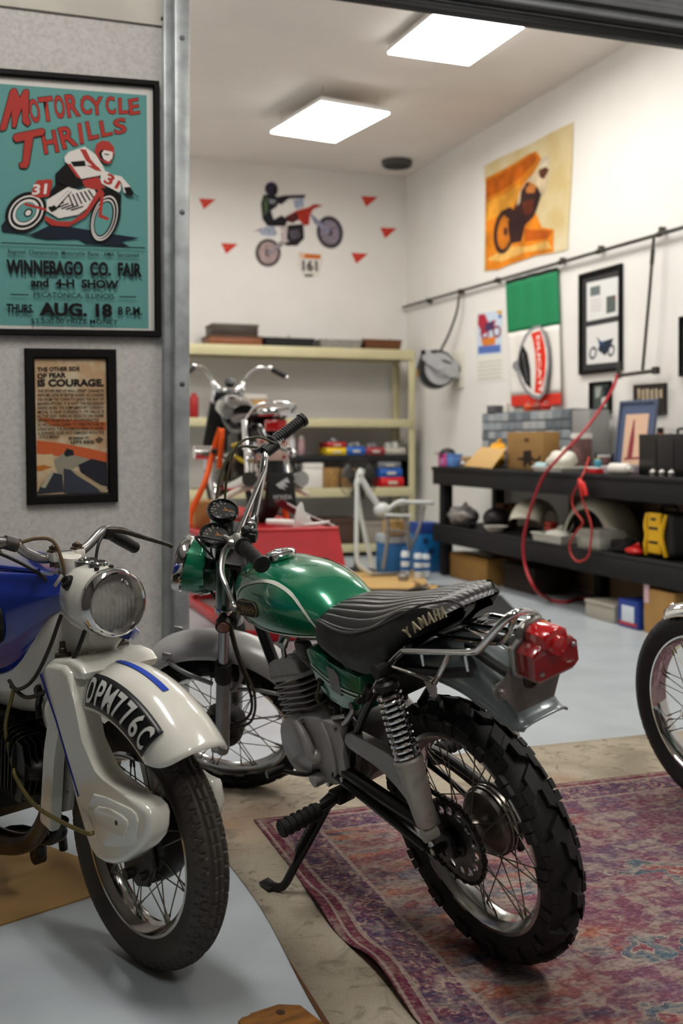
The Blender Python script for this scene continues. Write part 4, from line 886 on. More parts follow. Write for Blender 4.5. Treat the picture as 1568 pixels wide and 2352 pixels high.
# --- exhaust, far side
g = G(); g.tube([(.64, -.06, .45), (.68, -.12, .36), (.58, -.13, .31), (.42, -.125, .32), (.28, -.12, .35)], [.02, .022, .03, .034, .026], 16, sm=5); g.done('exhaust', BLACK, gb)
# ================= front end, turned on the steering axis
rk_ = math.radians(29); dl_ = math.radians(47); axv = V(-math.sin(rk_), 0, math.cos(rk_)); RS = Matrix.Rotation(dl_, 3, axv)
FP = RS @ V(math.cos(rk_), 0, math.sin(rk_)); FL = RS @ V(0, 1, 0); FM = axes((1.302, .003, .247), FP, FL, axv)
def F(g, name, mats, parent=None, **k): g.xf(FM); return g.done(name, mats, parent or gb, **k)
FM_L = FM
for s in (1, -1):
    g = G(); g.cyl((-.014, s * .086, .26), (-.014, s * .086, .60), .0165, n=20); lg = F(g, 'fork_tube', M('dull_chrome', '9a9a9e', .25, .95), )
    g = G(); g.lathe([(.012, -.045), (.019, -.04), (.022, -.02), (.0225, .10), (.0215, .265), (.020, .27)], Matrix.Translation((-.014, s * .086, 0)), 22, cap=True); g.box((-.004, s * .086, -.02), (.05, .034, .04), 0, bev=.008); F(g, 'fork_slider', M('fork_slider_grey', '8b898c', .4, .35, var=.08, vs=20), lg)
    g = G(); g.lathe([(.021, .262), (.0255, .268), (.0265, .30), (.025, .338), (.018, .342)], Matrix.Translation((-.014, s * .086, 0)), 22); F(g, 'fork_seal', RUBBER, lg)
    g = G(); g.lathe([(.0235, .555), (.025, .56), (.0255, .70), (.024, .712), (.0, .714)], Matrix.Translation((-.014, s * .086, 0)), 24); g.box((.02, s * .080, .64), (.05, .012, .07), 0, bev=.005); F(g, 'headlight_ear', DGREEN, lg)
    g = G(); g.lathe([(.024, .537), (.0275, .541), (.0275, .556), (.024, .56)], Matrix.Translation((-.014, s * .086, 0)), 24); F(g, 'chrome_ring', CHROME, lg)
    g = G(); g.lathe([(0, .012), (.018, .011), (.020, .006), (.020, -.012), (0, -.012)], frame_z((-.022, s * .128, .522), (-.25, s, 0)), 24, m=0); g.lathe([(.019, .008), (.0225, .009), (.0225, -.013), (.019, -.013)], frame_z((-.022, s * .128, .522), (-.25, s, 0)), 24, m=1); g.cyl((-.014, s * .10, .522), (-.02, s * .12, .522), .008, n=8, m=1); F(g, 'side_reflector', [M('amber_reflector', '8a3c1c', .3, coat=.5), DARK], lg)
g = G(); g.box((-.03, 0, .515), (.06, .215, .034), 0, bev=.01); g.box((-.03, 0, .715), (.07, .205, .022), 0, bev=.008); g.cyl((-.045, 0, .50), (-.045, 0, .735), .020, n=18); g.cyl((-.045, 0, .728), (-.045, 0, .745), .017, n=6); F(g, 'fork_yoke', DARK)
# front wheel, hub, fender
def hub_front(wh):
    TY = Matrix.Rotation(-math.pi / 2, 4, 'X'); g = G()
    g.lathe([(0, .050), (.03, .050), (.060, .046), (.066, .038), (.068, .01), (.066, -.02), (.050, -.032), (.030, -.04), (.0, -.045)], TY, 36); g.done('hub', DARK, wh)
    g = G(); g.lathe([(0, .064), (.02, .063), (.056, .058), (.062, .05), (.062, .04)], TY, 36)
    for k in range(6): a = k * math.pi / 3 + .3; g.box((.038 * math.cos(a), .060, .038 * math.sin(a)), (.022, .01, .016), 0, bev=.004)
    g.box((.05, .058, -.03), (.035, .012, .02), 0, bev=.004); g.done('brake_plate', M('front_hub_dark', '3a3634', .5, .5, var=.4, vs=40), wh)
WF = FM @ Matrix.Rotation(.2, 4, 'Y')
wheel(gb, 'front_wheel', WF, .282, .220, .040, 'knobby', .056, M('front_rim_chrome', 'bdbab8', .16, 1), M('front_tyre_rubber', '121112', .75, var=.3, vs=14, bump=.2, bs=150), hub_front, hubr=(.062, .048), huby=(.036, -.03), N=40)
g = G(); g.cyl((0, -.11, 0), (0, .11, 0), .007, n=10); g.cyl((0, .10, 0), (0, .118, 0), .012, n=6); F(g, 'front_axle', STEEL)
fr = []
cc = [(.255, .205), (.242, .245), (.215, .282), (.175, .315), (.12, .341), (.06, .357), (0, .364), (-.06, .360), (-.12, .342), (-.17, .315), (-.215, .28), (-.25, .235)]
cc = [(p.x, p.y) for p in catmull([V(a, b, 0) for a, b in cc], 3)]
for i, (x, z) in enumerate(cc):
    n_ = V(x, z).normalized() if True else 0; r = []
    wq = .060 if 3 < i < len(cc) - 3 else .056
    for k in range(-8, 9):
        t = k / 8; d = .045 * abs(t) ** 2.4; lip = .004 if abs(t) > .97 else 0
        r.append((x - n_.x * d, wq * math.sin(t * math.pi / 2 * .97) + math.copysign(lip, t), z - n_.y * d))
    fr.append(r)
g = G(); g.strip(fr); g.xf(FM); ff = g.done('front_fender', M('silver_fender', 'bab9b7', .36, .2, var=.06, vs=12), gb, smooth=60); md = ff.modifiers.new('s', 'SOLIDIFY'); md.thickness = .003
for s in (1, -1):
    g = G(); g.tube([(.165, s * .062, .290), (.15, s * .066, .275), (.10, s * .074, .255), (.02, s * .080, .238)], .007, 8, sm=4); g.box((.168, s * .061, .298), (.03, .006, .035), 0, bev=.003); F(g, 'fender_stay', M('stay_grey', '939291', .38, .4), ff)
    g = G(); g.tube([(-.06, s * .062, .32), (-.065, s * .07, .27), (-.045, s * .078, .225), (-.02, s * .082, .215)], .006, 8, sm=3); g.tube([(-.03, s * .080, .22), (-.10, s * .074, .235), (-.20, s * .064, .222)], .006, 8, sm=3); F(g, 'fender_stay', M('stay_grey', '939291', .38, .4), ff)
# headlight
HLM = axes((.085, 0, .615), (0, 1, 0), (-.12, 0, .99), (.99, 0, .12))
g = G(); g.lathe([(0, -.085), (.03, -.083), (.055, -.07), (.072, -.045), (.079, -.01), (.080, .02), (.080, .035)], HLM, 36); hl = F(g, 'headlight', GREEN)
g = G(); g.lathe([(.080, .03), (.0835, .034), (.085, .05), (.081, .058), (.074, .06)], HLM, 40); F(g, 'chrome_rim', CHROME, hl)
g = G(); g.lathe([(.075, .058), (.06, .067), (.035, .073), (0, .075)], HLM, 36); F(g, 'lens', thin_glass('headlight_glass'), hl)
g = G(); g.lathe([(.074, .057), (.05, .03), (.02, .0), (0, -.005)], HLM, 30); F(g, 'reflector', CHROME, hl)
g = G(); g.cyl((.055, .079, .590), (.055, .088, .590), .009, n=6); F(g, 'bolt', STEEL, hl)
# instruments
for s, txt in ((1, None), (-1, None)):
    d = V(-.06, .08, 1).normalized(); T = frame_z((.03, .032 if s > 0 else -.055, .712 if s > 0 else .737), d, (1, 0, 0))
    g = G(); g.lathe([(0, -.012), (.030, -.010), (.035, -.004), (.036, .045), (.038, .05)], T, 32); ins = F(g, 'instrument', CHROME)
    g = G(); g.lathe([(.037, .044), (.0445, .046), (.046, .055), (.044, .064), (.039, .066), (.037, .060)], T, 36); F(g, 'bezel', M('gloss_black_bezel', '0b0b0c', .2, coat=.5), ins)
    g = G(); g.lathe([(.039, .056), (0, .056)], T, 32); F(g, 'dial', M('dial_black', '0a0a0a', .5), ins)
    g = G(); T2 = T @ Matrix.Translation((0, 0, .0566)) @ Matrix.Rotation(-.75, 4, 'Z')
    for k in range(13):
        a = math.radians(225 - 22.5 * k); r0, r1 = .028, .034
        g.box((.031 * math.cos(a), .031 * math.sin(a), 0), (.006, .0016, .0004), 0, T2 @ Matrix.Identity(4), rz=0) if False else g.add([(r0 * math.cos(a) - .0008 * math.sin(a), r0 * math.sin(a) + .0008 * math.cos(a), 0), (r1 * math.cos(a) - .0008 * math.sin(a), r1 * math.sin(a) + .0008 * math.cos(a), 0), (r1 * math.cos(a) + .0008 * math.sin(a), r1 * math.sin(a) - .0008 * math.cos(a), 0), (r0 * math.cos(a) + .0008 * math.sin(a), r0 * math.sin(a) - .0008 * math.cos(a), 0)], [(0, 1, 2, 3)], 0, T2)
        if k % 2 == 0 and k < 12: g.text(str(k * (10 if s > 0 else 1)), T2 @ Matrix.Translation((.022 * math.cos(a), .022 * math.sin(a) - .003, 0)), .0075, 0, .0)
    g.add([(-.001, .001, .0008), (.001, -.001, .0008), (-.018, -.0235, .0008), (-.019, -.0225, .0008)], [(0, 1, 2, 3)], 1, T2); g.add([(-.008, -.011, 0), (.008, -.011, 0), (.008, -.0085, 0), (-.008, -.0085, 0)], [(0, 1, 2, 3)], 1, T2)
    F(g, 'dial_markings', [M('dial_white', 'd6d2c4', .5), M('dial_orange', 'c07a1e', .5)], ins, smooth=0)
    g = G(); g.lathe([(0, .0625), (.025, .062), (.039, .0605)], T, 32); F(g, 'glass', GLASS, ins)
g = G(); g.box((.01, 0, .700), (.06, .13, .006), 0, bev=.002); g.tube([(.028, .049, .700), (.05, .06, .66), (.04, .08, .60)], .005, 8, sm=3); F(g, 'instrument_bracket', DARK)
# handlebar, cross brace, grips, levers
HB = [(-.060, 0, .768), (-.060, .045, .768), (-.062, .075, .785), (-.066, .165, .868), (-.070, .195, .893), (-.080, .225, .905), (-.150, .325, .936)]
HB = [(x, y, z) for x, y, z in HB]; full = [(x + .0 + .036 * min(1, max(0, (y - .15) / .19)), -y, z) for x, y, z in HB[:0:-1]] + HB
g = G(); g.tube(full, .0112, 14, sm=5); hb = F(g, 'handlebar', CHROME)
g = G(); g.tube([(-.066, -.17, .872), (-.064, 0, .866), (-.066, .17, .872)], .007, 10); F(g, 'cross_brace', CHROME, hb)
for s in (1, -1):
    g = G(); g.box((-.060, s * .042, .757), (.034, .026, .046), 0, bev=.008); g.cyl((-.074, s * .042, .775), (-.074, s * .042, .795), .0065, n=6); g.cyl((-.046, s * .042, .775), (-.046, s * .042, .795), .0065, n=6); F(g, 'clamp', M('clamp_metal', '8a8784', .3, .9), hb)
    rx = 0 if s > 0 else .034; a, b = V(-.104 + rx, s * .255, .915), V(-.172 + rx, s * .352, .946); g = G(); u = (b - a).normalized(); g.cyl(a, b, .0155, n=18)
    for k in range(14): g.lathe([(.0155, -.0032), (.0178, -.002), (.0178, .002), (.0155, .0032)], frame_z(a + u * (.008 + .0088 * k), u), 18)
    g.lathe([(.016, 0), (.0215, .002), (.0225, .008), (.0215, .013), (.012, .015), (0, .013)], frame_z(b - u * .004, u), 20); g.lathe([(.016, 0), (.0235, .001), (.0235, .005), (.016, .007)], frame_z(a - u * .002, u), 20); F(g, 'grip', M('black_grip', '121112', .45, bump=.1, bs=100), hb)
    p = V(-.088 + (0 if s > 0 else .018), s * .232, .908)
    g = G(); g.cyl(p - u * .022, p + u * .024, .0175, n=16); g.box(p + V(.012, 0, -.004), (.035, .03, .026), 0, bev=.007); g.cyl(p + V(.02, s * .0, 0), p + V(.045, -s * .02, -.006), .007, n=10); F(g, 'lever_perch' if s > 0 else 'throttle_housing', M('lever_alloy', '9a9894', .3, .9) if s > 0 else SATIN, hb)
    g = G(); g.tube([p + V(.022, 0, -.008), p + V(.035, s * .022, -.030), p + V(.028, s * .07, -.050), p + V(.004, s * .11, -.062), p + V(-.018, s * .135, -.085), p + V(-.024, s * .150, -.088)], [.008, .0085, .007, .0062, .0055, .006], 10, sm=5, flat=1.2); g.sph(p + V(-.026, s * .153, -.089), .0095); F(g, 'brake_lever' if s < 0 else 'clutch_lever', M('lever_alloy', '9a9894', .3, .9), hb)
    if s > 0:
        g = G(); g.sph(p + V(-.01, -s * .03, .018), .013); g.sph(p + V(-.03, -s * .035, .012), .011); g.box(p + V(-.02, -s * .035, .0), (.04, .03, .03), 0, bev=.006); F(g, 'switch', M('switch_black', '1a1a1a', .4), hb)
# cables
CB = M('black_cable', '1a1813', .5); CO = M('olive_cable', '3e3a24', .5)
for nm, pts, r, m in (('throttle_cable', [(-.085, -.235, .925), (-.03, -.225, .945), (.02, -.19, .93), (.035, -.14, .86), (.03, -.09, .78), (.0, -.05, .70), (-.05, -.02, .62)], .0036, CO), ('brake_cable', [(-.055, -.235, .905), (.03, -.22, .90), (.06, -.15, .84), (.05, -.05, .74), (.03, .02, .60), (-.02, .06, .50), (-.06, .075, .36), (-.11, .08, .22), (-.10, .075, .10), (-.03, .065, .04)], .0042, CO), ('speedometer_cable', [(.03, .05, .72), (.045, .06, .62), (-.01, .06, .50), (-.05, .07, .36), (-.10, .08, .21), (-.09, .08, .12), (-.02, .07, .05)], .0045, CB), ('clutch_cable', [(-.05, .225, .90), (.03, .20, .88), (.05, .12, .80), (.02, .06, .70), (-.04, .03, .60)], .0036, CB)):
    g = G(); g.tube(pts, r, 8, sm=6); F(g, nm, m)
# ================================================================ white and blue motorcycle
az = math.radians(222.9); le = math.radians(-2.8)
fwd = camdir(-math.sin(az), math.cos(az)); lfh = camdir(-math.cos(az), -math.sin(az))
AM = axes((.3687, 2.386, ZF), fwd, math.cos(le) * lfh - math.sin(le) * upv, math.cos(le) * upv + math.sin(le) * lfh)
ab = thing('motorcycle', 'white and blue motorcycle with registration DPM776C, in front of the framed posters', 'motorcycle', AM)
CREAM = M('cream_white_enamel', 'd9d6cc', .18, coat=.9, var=.04, vs=6); BLUE = M('royal_blue_enamel', '15308c', .16, coat=1, var=.06, vs=5); LINE = M('blue_coachline', '15206a', .3)
CY_ = .012
def hub_white(wh):
    TY = Matrix.Rotation(-math.pi / 2, 4, 'X'); g = G()
    g.lathe([(0, -.050), (.020, -.050), (.026, -.044), (.03, -.03), (.066, -.024), (.084, -.018), (.090, -.010), (.092, .03), (.088, .05), (.03, .056), (0, .056)], TY, 40); g.done('brake_drum', M('black_brake_drum', '1d1c1c', .45, .3, var=.3, vs=30), wh)
    g = G(); g.prism([(.03, .06), (.075, .02), (.085, -.03), (.06, -.075), (.02, -.085), (-.03, -.06), (-.04, 0)], -.04, -.026, XZ, bev=.005); g.cyl((.055, -.055, -.05), (.055, -.02, -.05), .009, n=10); g.cyl((.0, -.056, -.06), (.0, -.02, -.06), .012, n=10); g.done('torque_plate', M('dark_alloy', '35322f', .45, .5, var=.3, vs=30), wh)
TYM = M('worn_road_tyre', '474037', .6, bump=.2, bs=120, col2='37322d', vs=9)
wheel(ab, 'front_wheel', Matrix.Translation((.0, .028, .27)), .272, .2008, .043, 'road', .060, M('chrome_rim', 'c6c0ba', .12, 1, var=.12, vs=25), TYM, hub_white, nsp=36, hubr=(.088, .05), huby=(.045, -.022))
# mudguard
fc = V(-.020, 0, .258); rows = []; NA = 40; A0, A1 = math.radians(43), math.radians(131)
def fend(a, ph, off=0):
    sy, cy = math.sin(ph), math.cos(ph); hwf = .083
    r = .316 + .088 * max(0, cy) ** .85 + off * max(0, cy) ** .3; y = CY_ - .006 + (hwf + off) * math.copysign(min(1, abs(sy) * 1.005) ** .9, sy)
    lip = .0
    return V(fc.x + r * math.cos(a), y, fc.z + r * math.sin(a))
for i in range(NA + 1):
    t = i / NA; row = []
    for k in range(-18, 19):
        ph = k / 18 * math.pi / 2; a = A0 + (A1 - A0) * t
        if t < .25: a += (.25 - t) * .55 * (abs(k) / 18) ** 6      # rounded lower front corners
        row.append(fend(a, ph))
    rows.append(row)
g = G(); g.strip(rows); bvf = g.bvh(); fen = g.done('front_mudguard', CREAM, ab, smooth=60); md = fen.modifiers.new('s', 'SOLIDIFY'); md.thickness = .003; md.offset = 0
def on_fender(a, r_off):     # a point on the right flank at angle a and height r above the wheel side
    h, n, _, _ = bvf.ray_cast(V(fc.x + r_off * math.cos(a), -.4, fc.z + r_off * math.sin(a)), V(0, 1, 0)); return h, n
# registration plate following the flank
rows2 = []
a0, a1 = math.radians(53), math.radians(93.5)
for i in range(31):
    a = a0 + (a1 - a0) * i / 30; row = []
    for j in range(7):
        r = .325 + .061 * j / 6; h, n = on_fender(a, r); n = n if n.y < 0 else -n; row.append(h + n * .0062)
    rows2.append(row)
g = G(); g.strip(rows2); npl = g.done('registration_plate', M('plate_black', '111114', .35), ab, smooth=60); md = npl.modifiers.new('s', 'SOLIDIFY'); md.thickness = .0012
g = G()
for k, ch in enumerate('DPM776C'):
    g2 = G(); wd = .033 if ch == 'M' else .0260; g2.text(ch, Matrix(), 1, 0, .02, fit=(wd, .045)); am = a1 - (a1 - a0) * (k + .60) / 7.2
    bmesh.ops.subdivide_edges(g2.bm, edges=[e for e in g2.bm.edges if e.calc_length() > .008], cuts=3); bmesh.ops.triangulate(g2.bm, faces=g2.bm.faces)
    for v in g2.bm.verts:
        h, n = on_fender(am - v.co.x / .355, .334 + v.co.y); n = n if n.y < 0 else -n; v.co = h + n * .0088
    tmp = bpy.data.meshes.new('t'); g2.bm.to_mesh(tmp); g2.bm.free(); g.bm.from_mesh(tmp); bpy.data.meshes.remove(tmp)
g.done('lettering', M('plate_silver', 'c4c3bf', .4), npl, smooth=0)
g = G()
pts = []
for i in range(21):
    a = math.radians(66 + 27 * i / 20)
    pts.append([fend(a, math.asin(max(-1, min(1, (q) / .088))) , .0036) for q in (-.010, -.004, .002)])
g.strip(pts); g.done('coachline', M('bright_blue_line', '1c3fa8', .3), fen)
# fork legs with trailing link boxes
LS = Matrix.Translation((-.072, 0, -.014)) @ XZ
LT = Matrix.Translation((-.072, 0, -.014))
def leg(s):
    y0, y1 = (CY_ - .112, CY_ - .056) if s < 0 else (CY_ + .056, CY_ + .090)
    o2 = [(-.135, .648), (-.10, .672), (-.03, .676), (-.004, .664), (.018, .60), (.042, .525), (.060, .488), (.085, .462), (.12, .450), (.20, .447), (.262, .447), (.284, .438), (.291, .424), (.287, .395), (.278, .376), (.252, .350), (.188, .306), (.15, .290), (.117, .283), (.080, .283), (.055, .295), (.034, .322), (.026, .36), (.020, .395), (-.018, .463), (-.07, .556)]
    if s > 0: o2 = [(min(x, .262 + (x - .262) * .3), z) for x, z in o2]
    g = G(); g.prism(o2, y0, y1, LS, bev=.012, seg=4); return g.done('fork_leg', CREAM, ab, smooth=40)
for s in (-1, 1):
    lg = leg(s)
    yf = CY_ + (-.112 if s < 0 else .090)
    g = G(); g.tube([(-.131, yf - s * .003, .643), (-.0685, yf - s * .003, .554), (-.0165, yf - s * .003, .461), (.018, yf - s * .003, .402)], .005, 8, T=LT); g.done('coachline', LINE, lg)
    T = LS
    g = G(); g.prism([(.090, .426), (.14, .430), (.233, .430), (.252, .424), (.258, .41), (.246, .372), (.235, .356), (.16, .332), (.128, .325), (.097, .331), (.066, .37), (.066, .395)], *sorted((yf, yf + s * .005)), T, bev=.002); cp = g.done('link_cover', CREAM, lg)
    g = G(); g.prism([(.098, .398), (.115, .408), (.156, .413), (.205, .412), (.226, .406), (.229, .396), (.212, .371), (.204, .366), (.157, .362), (.10, .372), (.088, .382)], *sorted((yf + s * .005, yf + s * .010)), T, bev=.003, seg=3); g.done('raised_panel', CREAM, cp)
    g = G(); g.cyl((.186, yf, .391), (.186, yf + s * .0105, .391), .0055, n=14, T=LT); g.done('inspection_hole', M('rust_hole', '3a2c1e', .8), cp)
    # inner link and damper rod
    g = G(); yi = CY_ + s * .058
    g.prism([(-.01, .478), (.03, .484), (.052, .470), (.056, .450), (.040, .436), (.0, .440)], *sorted((yi, yi + s * .008)), LS, bev=.002); g.cyl((.036, yi - s * .012, .455), (.036, yi + s * .012, .455), .017, n=18, T=LT)
    g.prism([(.028, .455), (.050, .452), (.096, .375), (.088, .355), (.072, .370), (.066, .40), (.04, .42)], *sorted((yi - s * .008, yi)), LS, bev=.002); g.done('damper_link', CREAM, lg)
    g = G(); g.cyl((.034, yi - s * .02, .455), (.034, yi - s * .011, .455), .011, n=14, T=LT); g.done('pivot_bush', M('brown_rubber', '2c2220', .6), lg)
# yoke over the mudguard
yk = [(-.135, .640), (-.125, .668), (-.09, .682), (-.02, .690), (.02, .684), (.04, .668), (.03, .652), (-.06, .640)]
g = G(); g.prism(yk, CY_ - .100, CY_ + .092, LS, bev=.010, seg=3); g.tube([(-.17, CY_, .665), (-.20, CY_, .73), (-.235, CY_, .80)], [.055, .05, .042], 20, sm=4); g.cyl((-.12, CY_ - .03, .674), (-.12, CY_ - .03, .680), .012, n=6); yok = g.done('fork_yoke', CREAM, ab)
for s in (-1, 1):
    g = G(); c = V(-.165, CY_ + (s * .075), .668); g.lathe([(0, .035), (.006, .034), (.007, .02), (.009, .018), (.009, .008), (.017, .007), (.018, -.002), (0, -.004)], Matrix.Translation(c), 18); g.done('top_stud', M('rusty_stud', '4a4239', .45, .7, var=.3, vs=60), yok)
g = G(); g.prism([(-.20, .700), (-.06, .700), (-.04, .72), (-.08, .735), (-.2, .735)], CY_ + .03, CY_ + .05, XZ, bev=.003); g.done('blue_stay', BLUE, ab)
# head lamp
HX = V(.99, -.02, .02).normalized(); HC = V(-.060, -.003, .793); HMT = axes(HC, HX.cross(V(0, 0, 1)).normalized() * -1, HX.cross(HX.cross(V(0, 0, 1))).normalized() * -1, HX)
g = G()
rg = []
for k, (d, ry, rz, dz, ex) in enumerate([(-.168, .012, .016, .004, 1), (-.162, .030, .034, .004, 1), (-.142, .046, .056, .004, .95), (-.11, .060, .070, .004, .88), (-.07, .068, .077, .003, .85), (-.02, .0715, .0775, .001, .9), (.012, .0715, .0735, 0, 1)]):
    rg.append([HMT @ V(ry * math.copysign(abs(math.cos(a)) ** ex, math.cos(a)), rz * math.copysign(abs(math.sin(a)) ** ex, math.sin(a)) + dz, d) for a in [2 * math.pi * j / 32 for j in range(32)]])
g.rings(rg, 0); hs = g.done('headlamp_shell', CREAM, ab, smooth=60)
g = G(); g.lathe([(.0715, .006), (.0755, .010), (.0765, .022), (.0735, .034), (.068, .040), (.063, .038), (.0625, .030)], HMT, 48); g.done('chrome_rim', CHROME, hs)
g = G(); g.lathe([(.064, .036), (.06, .012), (.045, -.02), (.02, -.04), (0, -.045)], HMT, 40); g.sph((0, 0, -.012), (.012, .012, .018), T=HMT); g.done('reflector', M('lamp_reflector', 'e8e4da', .06, 1), hs)
g = G()
nx_ = 40
def lens_pt(r, a): return HMT @ V(r * math.cos(a), r * math.sin(a), .038 + .016 * (1 - (r / .064) ** 2) + .0026 * math.sin(r * math.cos(a) * 620) * (1 if r < .06 else 0))
rr_ = [.064 * k / 28 for k in range(1, 29)]
rws = [[lens_pt(r, 2 * math.pi * j / 72) for j in range(72)] for r in rr_]
g.rings(rws, 0, False, True); g.done('fluted_lens', thin_glass('fluted_glass'), hs, smooth=70)
for d, y, r in ((-.092, -.004, .029), (-.032, .004, .021)):
    g = G(); c = HMT @ V(-y, .0805, d); g.lathe([(0, .004), (r * .85, .004), (r * .9, .007), (r, .005), (r * 1.02, 0), (r * .98, -.012)], Matrix.Translation(c) @ Matrix.Rotation(.06, 4, 'Y'), 32); g.done('gauge_ring' if r > .03 else 'ammeter_ring', CHROME, hs)
    g = G(); g.lathe([(0, .0048), (r * .84, .0048)], Matrix.Translation(c) @ Matrix.Rotation(.06, 4, 'Y'), 32); g.done('dial', M('dial_black', '0a0a0a', .5), hs)
g = G(); kc = V(-.128, -.060, .836); kd = V(.15, -.75, .64).normalized(); T = frame_z(kc, kd, (1, 0, 0)); g.lathe([(0, .016), (.009, .015), (.010, .008), (.0165, .006), (.018, -.004), (0, -.006)], T, 24); g.box((0, 0, .02), (.004, .016, .012), 0, T, bev=.002); g.done('ignition_switch', BLACK, hs)
g = G(); g.box((.004, -.012, .03), (.002, .03, .010), 0, T, bev=.001); g.done('key', STEEL, hs)
for y in (-.012, .024): 
    g = G(); c = HMT @ V(-y, .076, -.002); g.sph(c, (.006, .006, .005)); g.done('screw', DARK, hs)
# steering stem with amber rubber and bar clamps
g = G(); g.lathe([(.030, -.03), (.029, 0), (.026, .035), (.026, .05), (.030, .062), (.027, .075), (0, .077)], Matrix.Translation((-.262, CY_ - .004, .808)) @ Matrix.Rotation(.25, 4, 'Y'), 24)
for s in (-1, 1): g.box((-.262, CY_ - .004 + s * .030, .880), (.040, .024, .026), 0, bev=.006)
stem = g.done('handlebar_stem', CREAM, ab)
g = G(); g.lathe([(.0315, -.038), (.033, -.02), (.0305, .005), (.0285, .03), (.026, .031)], Matrix.Translation((-.262, CY_ - .004, .806)) @ Matrix.Rotation(.25, 4, 'Y'), 24); g.done('aged_rubber_sleeve', M('amber_rubber', 'a88550', .5, var=.35, vs=25), stem)
for s in (-1, 1):
    g = G(); c = V(-.262, CY_ - .004 + s * .030, .889); g.box(c, (.036, .022, .014), 0, bev=.005)
    for q in (-.012, .012): g.cyl(c + V(q, 0, -.035), c + V(q, 0, .014), .0055, n=6)
    g.sph(c + V(0, 0, .012), (.008, .008, .007)); g.done('bar_clamp', M('rusty_clamp', '6a5c4c', .45, .7, var=.35, vs=50), stem)
hbp = [(-.275, -.36, .905), (-.275, -.25, .940), (-.278, -.16, .930), (-.280, -.112, .917), (-.280, -.080, .893), (-.278, -.042, .876), (-.272, 0, .878), (-.276, .042, .878), (-.282, .078, .892), (-.288, .112, .916), (-.296, .135, .923), (-.315, .162, .916), (-.36, .21, .895)]
g = G(); g.tube(hbp, .0115, 14, sm=5); hbw = g.done('handlebar', M('worn_chrome_bar', '8f8c8a', .35, .9, var=.2, vs=40), ab)
g = G(); g.tube([(-.305, .150, .913), (-.318, .19, .893), (-.335, .236, .868)], [.014, .0165, .015], 14, sm=3); g.sph((-.336, .238, .867), .0155); g.done('grip', M('black_grip', '121112', .45), hbw)
g = G(); g.tube([(-.285, .135, .925), (-.262, .165, .920), (-.255, .21, .902), (-.25, .26, .883), (-.25, .290, .871)], [.008, .008, .0065, .0055, .005], 10, sm=4); g.cyl((-.292, .128, .918), (-.298, .152, .912), .0155, n=14); g.sph((-.25, .292, .870), .006); g.done('brake_lever', M('pitted_lever', '4a4540', .45, .8, var=.3, vs=60), hbw)
g = G(); g.cyl((-.28, -.135, .925), (-.28, -.105, .913), .0155, n=14); g.tube([(-.28, -.12, .92), (-.255, -.17, .915), (-.25, -.26, .905)], .006, 8, sm=3); g.done('clutch_lever', M('pitted_lever', '4a4540', .45, .8, var=.3, vs=60), hbw)
# blue dummy tank
TN = [(-.150, .016, .800, .775), (-.165, .030, .822, .768), (-.19, .042, .833, .757), (-.23, .055, .838, .735), (-.28, .075, .840, .70), (-.33, .098, .842, .66), (-.38, .118, .842, .62), (-.44, .135, .842, .588), (-.52, .145, .842, .568), (-.65, .15, .840, .555), (-.85, .145, .825, .56), (-1.02, .12, .80, .58)]
rg = []
B1 = catmull([V(a[0], a[1], 0) for a in TN], 3); B2 = catmull([V(a[0], a[2], a[3]) for a in TN], 3)
for p, q_ in zip(B1, B2):
    x, w_, zt, zb = p.x, p.y, q_.y, q_.z; h_ = zt - zb; sh_ = min(.6, .25 + abs(x + .15) * 1.2)
    half = [(0, zt + .004), (w_ * .45, zt + .002), (w_ * .72, zt - .002), (w_ * .80, zt - .012), (w_ * .86, zt - .026), (w_, zt - .046 if h_ > .1 else zt - h_ * .4), (w_ * 1.02, zt - h_ * .42), (w_ * .97, zt - h_ * .62), (w_ * .82, zb + h_ * .14), (w_ * .62, zb + .004), (w_ * .3, zb)]
    r = [V(x, CY_ + y, z) for y, z in half] + [V(x, CY_ - y, z) for y, z in half[:0:-1]]
    rg.append([pp for pp in catmull(r + [r[0]], 2)[:-1]])
g = G(); g.rings(rg, 0); tk = g.done('dummy_tank', BLUE, ab, smooth=55)
g = G(); g.tube([(-.30, CY_ - .055, .846), (-.42, CY_ - .085, .848), (-.60, CY_ - .10, .847)], .006, 8, sm=4); g.tube([(-.30, CY_ + .055, .846), (-.42, CY_ + .085, .848), (-.60, CY_ + .10, .847)], .006, 8, sm=4); g.done('lid_bead', BLUE, tk)
g = G(); g.tube([(-.148, CY_ - .02, .812), (-.150, CY_ - .030, .80), (-.156, CY_ - .026, .78)], .006, 8, sm=3); g.tube([(-.17, CY_ - .03, .826), (-.155, CY_, .834), (-.17, CY_ + .03, .826)], .007, 8, sm=4); g.done('nose_rubber', M('tan_rubber', '6b5a3e', .6), tk)
g = G(); g.cyl((-.185, CY_ - .046, .797), (-.18, CY_ - .056, .797), .012, n=18); g.done('nose_bolt', STEEL, tk)
bT = axes((-.405, CY_ - .1275, .727), V(1, -.20, 0).normalized(), V(0, -.05, 1).normalized(), V(-.2, -1, -.05).normalized())
g = G(); n_ = 28; g.prism([(.036 * math.cos(2 * math.pi * k / n_), .056 * math.sin(2 * math.pi * k / n_)) for k in range(n_)], -.02, .004, bT, bev=.002); bdg = g.done('tank_badge', M('badge_black', '151412', .35), tk)
g = G(); g.text('ARIEL', bT @ Matrix.Translation((0, .022, .0048)), .014, 0); g.text('200', bT @ Matrix.Translation((0, -.010, .0048)), .026, 0, .02); g.text('Arrow', bT @ Matrix.Translation((0, -.032, .0048)), .014, 0, shear=.2)
